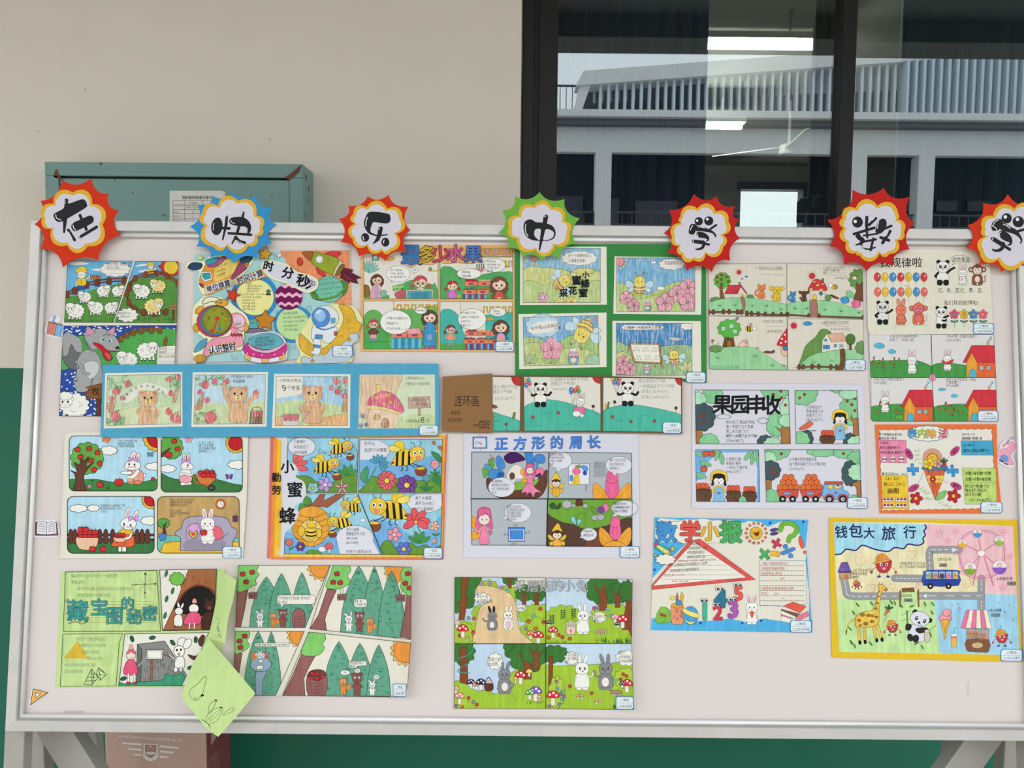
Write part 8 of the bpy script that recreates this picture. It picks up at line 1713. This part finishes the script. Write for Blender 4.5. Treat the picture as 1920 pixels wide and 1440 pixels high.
# ------------------------------------------------------------------ forest animals comic with slanting gutters, its edge curling
def woods(pts,seed,c='68a98c'):
    q = pts_of(pts);P(c,q,True)
    xs = [p[0] for p in q];ys = [p[1] for p in q];x0,x1,y0,y1 = min(xs),max(xs),min(ys),max(ys);rn = random.Random(seed)
    for i in range(int((y1 - y0) * (x1 - x0) / 4200)):
        y = rn.uniform(y0 + 40,y1 - 20);t = (y - y0) / (y1 - y0);hw = (x1 - x0) / 2 * min(.8,t * 1.1);x = (x0 + x1) / 2 + rn.uniform(-hw,hw)
        for d in (-14,0,14): L([(x,y),(x + d,y - 14 + abs(d) * .3)],2.5,'2f6a54')
def conetree(x,w_,y0,y1,seed): h = y1 - y0;woods([(x,y0)] + [(x + w_ * f,y0 + h * t) for t,f in ((.06,.16),(.2,.42),(.4,.7),(.65,.9),(1,1))] + [(x - w_ * f,y0 + h * t) for t,f in ((1,1),(.65,.9),(.4,.7),(.2,.42),(.06,.16))],seed)
def atree(p,apples,trunk,c='86cc6c'):
    P('9a6460',trunk,True);S(c,p,True)
    for a in apples: apple(a[0],a[1],26,'c8303a')
def critter(x,y,s,c,kind):
    """small standing animal: rabbit, fox or bear"""
    with sub(kind + '_print'),at(x,y,s / 100):
        if kind == 'fox': S(c,'24 40 60 20 66 60 40 80 24 66',2)
        C('-18 40 -34 56 -14 62',11,'k');C('-18 40 -34 56 -14 62',8,c);C('18 40 34 56 14 62',11,'k');C('18 40 34 56 14 62',8,c);S(c,'-20 30 20 30 24 70 22 112 4 112 0 84 -4 112 -22 112 -24 70',2)
        if kind == 'rabbit': E(c,-26,-40,9,24,2,-55);E(c,22,-48,9,28,2,8);E('f0a8b8',22,-46,4,20,0,8)
        elif kind == 'fox': P(c,'-34 -16 -32 -40 -14 -28',2);P(c,'34 -16 32 -40 14 -28',2)
        else: E(c,-28,-26,12,o=2);E(c,28,-26,12,o=2)
        S(c,'-34 4 -26 -24 0 -32 26 -24 34 4 20 26 -20 26',2);E('w',-12,-2,8,9,1.5);E('w',14,-2,8,9,1.5);E('k',-11,0,4,5,0);E('k',13,0,4,5,0);E('d8434a',0,16,7,4,1.5);E('e87a94' if kind != 'bear' else 'c8303a',0,40,9,7 if kind != 'bear' else 16,1.5)
def pinkbag(x,y): P('9a6460',[(x - 42,y - 26),(x + 42,y - 32),(x + 38,y + 28),(x - 40,y + 30)],3);L([(x - 16,y - 80),(x - 14,y - 28)],4);L([(x + 10,y - 80),(x + 8,y - 30)],4)
def osun(x,y,r): P('f2c46a',star(x,y,r * 1.32,.82,14),True);E('f09a44',x,y,r,o=True)
Draw('comic_drawing','forest animals comic with teal cone trees and slanting white gutters','drawing',(420,1040,4.966),h=1.4,ow=4,group='drawings pinned on the board',bend=(1,0,[(90,6),(180,2),(300,.6),(1450,.4),(1560,4),(1650,11),(1750,24)]))
sheet('ebe5d4','132 98 900 92 1746 112 1738 800 1690 1335 1200 1310 80 1315 105 700')
W2 = 'ebe5d4'
panel(W2,'134 100 985 100 755 680 108 675',4,label='rabbit, fox and bear talking before cone trees');osun(905,110,105);conetree(395,160,205,690,1);conetree(535,130,175,690,2);conetree(725,110,165,690,3);pinkbag(270,380);T('38个',265,385,34,mid=True)
atree('120 90 310 95 305 150 328 190 295 230 300 280 250 300 210 330 120 330',((175,182),(262,165),(205,255)),'120 330 225 325 190 520 155 675 105 675');S('9a6460','640 545 700 500 750 545 745 675 650 675',4)
for k in range(4): L([(645,575 + k * 28),(748,572 + k * 28)],2,'5a3430');L([(665 + k * 24,555),(662 + k * 24,675)],2,'5a3430')
critter(335,575,92,'f2efe6','rabbit');critter(460,575,88,'f0964c','fox');critter(548,545,112,'8a5a50','bear');P('f0ece0',rr(495,375,852,462,30),3);P('f0ece0','530 455 560 455 535 490');TL(['今天苹果丰收了,我去算一算今年收了','多少果子?'],508,405,30,38,k=.66);endp()
panel(W2,'990 100 1744 115 1740 790 800 690',4,label='three animals between apple trees');osun(1610,150,95);conetree(1255,175,105,760,4);conetree(1400,120,110,760,5);conetree(1560,130,150,770,6);pinkbag(1098,395);T('38个',1085,400,34,mid=True);pinkbag(1645,405);T('28个',1640,412,34,mid=True)
atree('1030 90 1160 105 1180 150 1150 200 1180 250 1140 290 1060 320 950 305 985 200',((1052,180),(1016,258),(1082,262)),'960 320 1048 330 980 480 940 600 955 705 800 690 880 560');atree('1680 115 1745 112 1745 370 1690 360 1640 300 1660 240 1640 190',((1712,178),(1688,268),(1728,312)),'1700 380 1748 385 1740 790 1640 760 1680 560')
critter(1162,600,98,'f2efe6','rabbit');critter(1262,575,125,'8a5a50','bear');critter(1358,622,92,'f0964c','fox');P('f0ece0',rr(1210,412,1332,490,26),3);TL(['我算一算','一共有80个啦!'],1218,435,28,30,k=.62);endp()
panel(W2,'106 712 748 714 480 1310 84 1312',4,label='tree trunk vehicle between cone trees');osun(700,750,90);conetree(318,135,712,1312,7);conetree(440,95,715,1312,8);atree('100 712 225 715 238 760 215 800 238 850 180 900 98 915',((193,760),(145,806),(152,865)),'98 915 170 920 140 1100 85 1130');S('9ab0c4','300 1090 400 1080 360 1180 355 1312 300 1312',4,n=3);E('9ab0c4',342,1025,100,66,4);R('c8d4dc',248,915,420,965,3)
for x,k,c in ((272,'fox','f0964c'),(338,'rabbit','f2efe6'),(398,'bear','c87a6a')): critter(x,928,56,c,k)
E('9ab0c4',342,1025,98,64,0);R('f0ece0',325,980,358,1005,3);P('f0ece0','305 1035 368 1030 355 1068 302 1070',3);P('f0ece0',rr(288,822,605,856,14),3);T('快看,快看,我来了39+39=280个',298,839,24,wd=300);endp()
panel(W2,'790 720 1200 765 1738 822 1710 1200 1680 1325 545 1310',4,label='animals cheering beside a basket of apples');osun(1690,895,112);conetree(1070,145,808,1318,9);conetree(1265,130,825,1318,10);conetree(1440,112,840,1318,11);atree('800 715 920 730 948 780 920 830 935 870 890 930 800 945 720 910',(),'725 912 850 945 790 1050 745 1150 755 1312 550 1310 640 1120');S('9a6460','775 1120 860 1070 955 1110 940 1312 785 1312',4,n=3);S('7a4440','775 1120 860 1068 955 1110 870 1175',3)
for x,y in ((820,1105),(868,1108),(815,1145),(872,1152),(918,1135)): apple(x,y,19,'d8303a')
for k in range(4): L([(785,1200 + k * 28),(945,1195 + k * 28)],2,'5a3430');L([(815 + k * 34,1180),(815 + k * 32,1312)],2,'5a3430')
critter(1110,1185,100,'f0964c','fox');critter(1238,1150,140,'8a5a50','bear');critter(1380,1215,84,'f2efe6','rabbit')
for x,y,rx,ry,t in ((1128,1098,44,24,'吃!'),(1242,1080,28,22,'吃!'),(1418,1140,32,22,'吃吃!')): E('f0ece0',x,y,rx,ry,3);T(t,x,y,24,mid=True)
P('f0ece0','1162 992 1325 990 1330 1030 1240 1040 1230 1055 1165 1055',3);TL(['你们是这样分','果的.'],1170,1010,26,28,k=.9);endp()
award(1572,1200,1698,1325,'二等奖','二(4)班 周宇');D.done()

# ------------------------------------------------------------------ rabbits picking mushrooms
def mush(x,y,s,c='d8323c',cc='f2efe6'):
    S('efe6d8',[(x - s * .2,y),(x - s * .14,y - s * .8),(x + s * .14,y - s * .8),(x + s * .2,y)],2.5,n=2);S(c,[(x - s * .6,y - s * .7),(x - s * .45,y - s * 1.15),(x,y - s * 1.35),(x + s * .45,y - s * 1.15),(x + s * .6,y - s * .7),(x,y - s * .62)],2.5,n=3)
    for dx,dy in ((-.3,-.95),(.05,-1.12),(.32,-.88)): E(cc,x + dx * s,y + dy * s,s * .12,o=0,n=8)
def tree3(x,y,s,c='3f7a34',t='8a4a2a'): crown(x,y - s * .9,s * .75,s * .7,c,8);P(t,[(x - s * .14,y),(x - s * .12,y - s * .6),(x - s * .35,y - s * 1.1),(x - s * .05,y - s * .8),(x + s * .1,y - s * 1.15),(x + s * .12,y - s * .7),(x + s * .35,y - s * .95),(x + s * .16,y - s * .55),(x + s * .18,y)],2.5)
def hare(x,y,s,c='f4f1ea',ear=None,flip=1,belly=None,arm='50 56 62 36',face=1):
    with sub('rabbit_print'),at(x,y,s * flip / 100,s / 100):
        for k in (-1,1): E(ear or c,k * 17 + 4,-52,10,30,2.5,k * 10 + 8)
        E(c,-36,84,8,o=2.5);S(c,'-26 26 26 26 40 66 32 104 -32 104 -40 66',2.5);E(c,-16,108,16,8,2.5);E(c,18,108,16,8,2.5)
        if belly: E(belly,2,72,20,26,2)
        C('26 40 ' + arm,15,'k');C('26 40 ' + arm,11,c);C('-26 42 -40 60 -30 72',2.5);S(c,'-36 2 -28 -26 0 -34 28 -26 36 2 24 26 -24 26',2.5);E('k',-10,-2,6,8,0);E('w',-9,-4,2.2,3,0);E('k',16,-2,6,8,0);E('w',17,-4,2.2,3,0);E('d8434a',4,14,4,4,1.5)
Draw('comic_drawing','rabbits gathering mushrooms comic in bright green meadows','drawing',(830,1070,5.0526),h=1.4,ow=3,group='drawings pinned on the board',bend=(1,0,[(90,.3),(1500,.3),(1650,3),(1740,9),(1830,16)]))
sheet('ebe6d6','112 60 900 66 1800 80 1790 700 1815 1330 1500 1312 105 1310 108 690')
GM = 'a6c83c'
panel('c4d8e8','114 62 975 68 975 690 112 690',3,label='grey rabbit and white rabbit on a sandy path');P('ebe6d6','600 70 975 70 975 190 700 210');CL(330,85,530,220,GM,9);CL(500,130,720,330,GM,9);CL(690,310,1100,520,GM,12);CL(720,430,1100,760,GM,12);CL(270,320,430,480,GM,8);R(GM,112,480,340,700);tree3(635,165,100);tree3(770,320,120);tree3(890,325,120);S('3f7a34','114 62 355 62 345 120 310 180 290 340 200 360 114 390',3);P('8a4a2a','180 62 250 62 215 250 240 240 205 470 150 470 165 330 140 300 175 290',3)
S('e8c898','330 145 460 150 600 190 680 270 700 380 730 560 800 640 830 692 320 692 310 560 330 430 360 340 420 300 340 240',3);CL(90,470,300,720,GM,10)
hare(470,430,118,'8a8a8c','2a2a2c',-1,'efe8de','60 40 76 20');hare(620,425,118,'f2efe6',None,1,'f4c4c8')
for x,y,c in ((245,450,'7ac8c8'),(295,455,'e05a3c'),(290,585,'d8323c'),(165,615,'d8323c'),(815,482,'e05a3c'),(860,430,'7ac8c8'),(925,362,'d8323c'),(788,550,'a08ac8'),(955,487,'d8323c'),(880,550,'e05a3c'),(365,122,'c8a0c0'),(445,122,'c8a0c0'),(555,165,'c8a0c0'),(615,190,'7ac8c8')): bloom(x,y,20,c)
mush(190,630,90);mush(135,540,55,'e8d0c0','d88a6a');mush(832,650,62,'e05a3c');mush(905,690,88);mush(235,665,34,'c8845a');CL(295,208,462,312,'f2efe4',10);TL(['我们一起','去采蘑菇吧!'],325,244,36,46,k=.8);CL(682,320,795,390,'f2efe4',8);T('好呀!',738,358,36,mid=True);endp()
panel('c8dcec','978 70 1798 82 1790 690 978 688',3,label='white rabbit with a basket of mushrooms');CL(950,320,1340,560,GM,12);CL(1380,310,1850,560,GM,12);R(GM,978,470,1795,690);tree3(1515,380,230);tree3(1655,350,150);P('8a4a2a','1720 180 1790 160 1790 640 1760 560 1700 560 1735 320',3);CL(1670,85,1830,300,'3f7a34',9);CL(1165,455,1270,520,GM,6)
for x,y in ((1140,420),(1240,410),(1035,470)):
    for k in range(5): E('2f5a2c',x - 12,y - 40 + k * 18,13,6,0,30);E('2f5a2c',x + 12,y - 44 + k * 18,13,6,0,-30)
hare(1330,430,150,'f4f1ea',None,-1,None,'60 44 80 36');P('f2c8cc','1168 530 1258 530 1250 605 1175 605',3);[E('d8c8b8',1182 + (k % 4) * 22,518 - (k // 4) * 16,14,o=2) for k in range(8)];P('e8743c','1205 560 1222 560 1214 600',2)
for x,y,c in ((1005,635,'e05a3c'),(1098,608,'d8323c'),(1135,630,'d8323c'),(1205,645,'d8323c'),(1435,355,'c85a7a'),(1470,352,'a08ac8'),(1560,370,'7ac8c8'),(1592,430,'7ac8c8')): bloom(x,y,20,c)
mush(1045,635,78);mush(1635,500,66,'f09aa8');mush(1705,540,90);mush(1005,530,44,'2a2a4a');mush(1658,545,46,'2a2a4a')
for k in range(10): mush(1468 + (k % 5) * 18,590 + (k // 5) * 16,26,'c8a060')
blades(1440,1790,680,46,'2f6a2c',40,3);blades(1000,1180,685,24,'2f6a2c',20,4);CL(1415,388,1552,498,'f2efe4',9);TL(['我采到100个','蘑菇~~'],1430,432,36,38,k=.72);endp()
panel('c4d8ec','112 694 975 692 975 1308 108 1306',3,label='grey rabbit saying it gathered more, with a basket');P('ebe6d6','740 694 975 694 975 800 800 720');S(GM,'108 1060 200 1060 250 1100 330 1140 420 1130 520 1160 640 980 760 900 860 800 975 760 975 1310 108 1310',3);CL(60,640,315,900,'3f7a34',10);P('8a4a2a','155 730 225 720 235 900 245 1080 160 1060 165 900',3);C('300 730 240 800 150 830',9,'3a9a84');C('240 880 160 930 150 960 260 970',9,'3a9a84')
for x,y,s in ((705,900,180),(800,1030,240),(880,940,200)): tree3(x,y,s)
hare(585,985,160,'8a8a8c',None,1,'efe8de','54 60 40 84')
S('6a3a2c','400 1060 470 1060 475 1130 405 1135',3);C('402 1062 435 1010 472 1062',8,'4a2a1c');[E('d8d0c4',418 + k * 13,1056,12,o=2) for k in range(4)]
for a in ((268,1110,62,'2a2a4a'),(315,1130,56,'d8845a'),(362,1130,80,'2a2a4a'),(125,1160,50,'d89a8a'),(160,1260,80,'e08a7a'),(738,1070,90,'d8323c'),(820,1000,50,'f0c24a'),(690,1060,40,'f0b04a'),(880,1230,100,'8a5ac0'),(825,1220,70,'6ab04a'),(915,1235,40,'f0b04a')): mush(*a)
for x,y,c in ((245,1205,'d8323c'),(290,1245,'a08ac8'),(325,1270,'c83a3a'),(128,1280,'9a7ac8'),(185,1290,'e05a3c')): bloom(x,y,18,c);L([(x,y + 16),(x,y + 48)],3,'2f6a2c')
blades(800,960,1255,26,'2f6a2c',18,5);CL(418,775,572,940,'f2efe4',9);TL(['我是小白','的3倍。'],430,840,38,46,k=.85);endp()
panel('c8dcec','978 692 1790 692 1812 1318 978 1308',3,label='white and grey rabbits clapping hands');S(GM,'978 920 1100 905 1400 890 1812 905 1812 1320 978 1320',3);CL(900,700,1205,880,'3f7a34',11);P('8a4a2a','1005 820 1045 810 1040 1160 1000 1160',3);CL(1000,990,1160,1310,'b4d048',9);CL(1615,915,1860,1120,'b4d048',10)
hare(1320,930,175,'f2efe6',None,1,None,'52 40 66 6');hare(1545,930,175,'8a8a8c',None,-1,'efe8de','52 40 64 10')
for x,y,c in ((1078,1050,'9a7ac8'),(1085,1118,'7ac8c8'),(1135,1140,'7ac8c8'),(1115,1170,'9a7ac8'),(1150,1190,'9a7ac8'),(1130,1220,'7ac8c8'),(1105,1265,'9a7ac8'),(1010,1285,'9a7ac8'),(1205,1095,'d8323c'),(1410,1160,'d8323c'),(1710,980,'d8323c'),(1740,998,'d8323c'),(1685,1030,'d8323c'),(1640,1035,'7ac8c8')): bloom(x,y,18,c);L([(x,y + 16),(x,y + 44)],3,'2f6a2c')
mush(1045,1270,100);mush(1745,1150,92);mush(1700,1110,46,'2a2a4a')
for k in range(10): mush(1605 + (k % 5) * 18,1170 + (k // 5) * 16,28,'b0703c')
for x,y in ((1285,1220),(1315,1215),(1460,1265),(1490,1258)): mush(x,y,34,'e08a5a')
CL(1150,765,1290,895,'f2efe4',9);TL(['小灰,你采','了多少蘑菇','呢?'],1162,800,32,34,k=.78);CL(1632,750,1860,905,'f2efe4',9);TL(['我算下,','2只的3倍就是','比小灰有600蘑菇'],1665,780,32,38,k=.62);endp()
part('title_print')
for t,x in (('采',732),('蘑',855),('菇',968),('的',1088),('小',1198),('兔',1322)): T(t,x,146,112,'3a3a3c',fat=.02,mid=True);T(t,x,146,112,'b8b8b6',fat=.004,mid=True)
blades(1620,1700,1300,40,'2f6a2c',20,8)
award(1640,1190,1810,1318,'二等奖','三(5)班 张语涵');D.done()

# ------------------------------------------------------------------ little printed stickers on the board
def sticker(view,label,outline,ink,smooth=True,h=1.0):
    Draw('sticker',label,'sticker',view,h=h,group='small stickers on the board face',ink='printed_card',ow=2)
    sheet('eceaf0',outline,.4,'sticker_card',smooth=smooth);part('sticker_print',ink='printed_card');ink();D.done()
def s1():
    with at(0,0): P('e08a7a','160 42 215 50 198 130 150 118',2.5);P('8ac0e8','215 50 258 64 235 138 198 130',2.5);L('200 12 192 42',12,'2a3a5a');L('200 14 193 42',8,'8ac0e8');L('240 32 230 58',9,'f0b45a');L('215 38 213 56',5,'f2f0f0');L('172 55 162 110',3,'b85a50');L('190 60 180 115',3,'b85a50');L('225 70 212 125',3,'5a90c0');L('242 74 228 128',3,'5a90c0');P(None,'162 50 212 56 256 70',2.5)
sticker((43,590,3.349),'pencil case sticker in pink and blue by the sheep comic','190 8 215 8 262 40 268 66 240 146 220 148 140 122 152 50',s1)
def s2():
    P('8a4a54','78 1305 84 1302 150 1305 212 1305 222 1385 150 1388 76 1386',2.5);P('f4f2f4','90 1300 130 1298 150 1308 175 1298 208 1308 212 1375 150 1382 86 1376',2.5);L('150 1308 149 1380',3)
    for k in range(6): C([(98,1314 + k * 10),(120,1310 + k * 10),(140,1318 + k * 10)],2.5,'3a3a50');C([(160,1318 + k * 10),(182,1310 + k * 10),(202,1318 + k * 10)],2.5,'3a3a50')
sticker((43,590,3.349),'open book sticker beside the aluminium frame','74 1296 140 1290 212 1298 228 1390 150 1398 68 1392',s2)
def s3():
    P('f2b85a','230 892 330 918 210 1005',5);P('eceaf0','248 918 282 924 244 955',4);[L([(322 - k * 11,925 + k * 8),(316 - k * 11,918 + k * 8)],2.5) for k in range(10)]
sticker((0,1050,3.692),'yellow triangle ruler sticker in the lower corner of the board','222 882 338 915 210 1020 198 1005',s3,False)
def s4():
    S('f0a8bc','1690 350 1740 310 1800 305 1845 340 1840 400 1790 470 1800 520 1830 570 1810 588 1720 575 1640 520 1625 450 1660 400 1740 380 1770 350 1740 345 1700 375',3,oc='d08a9a');E('6a98d8',1710,510,52,42,2,20,oc='4a78b8');E('k',1732,325,5,7,0);E('k',1748,325,5,7,0);P('e08a6a','1680 345 1720 340 1700 372');P('4a78b8','1725 310 1770 280 1765 305');L('1770 282 1825 255',5,'4a6a8a');P('2a2a2c','1648 520 1700 545 1690 558 1640 532');P('2a2a2c','1710 562 1758 575 1750 590 1702 572');L('1690 490 1730 500',4,'8ab8a0');L('1692 510 1732 520',4,'8ab8a0')
sticker((1616,780,6.4),'pink flamingo sticker with blue wing near the side frame','1665 340 1730 280 1800 285 1862 330 1860 410 1810 470 1830 530 1850 580 1790 625 1640 555 1615 450 1650 390',s4)
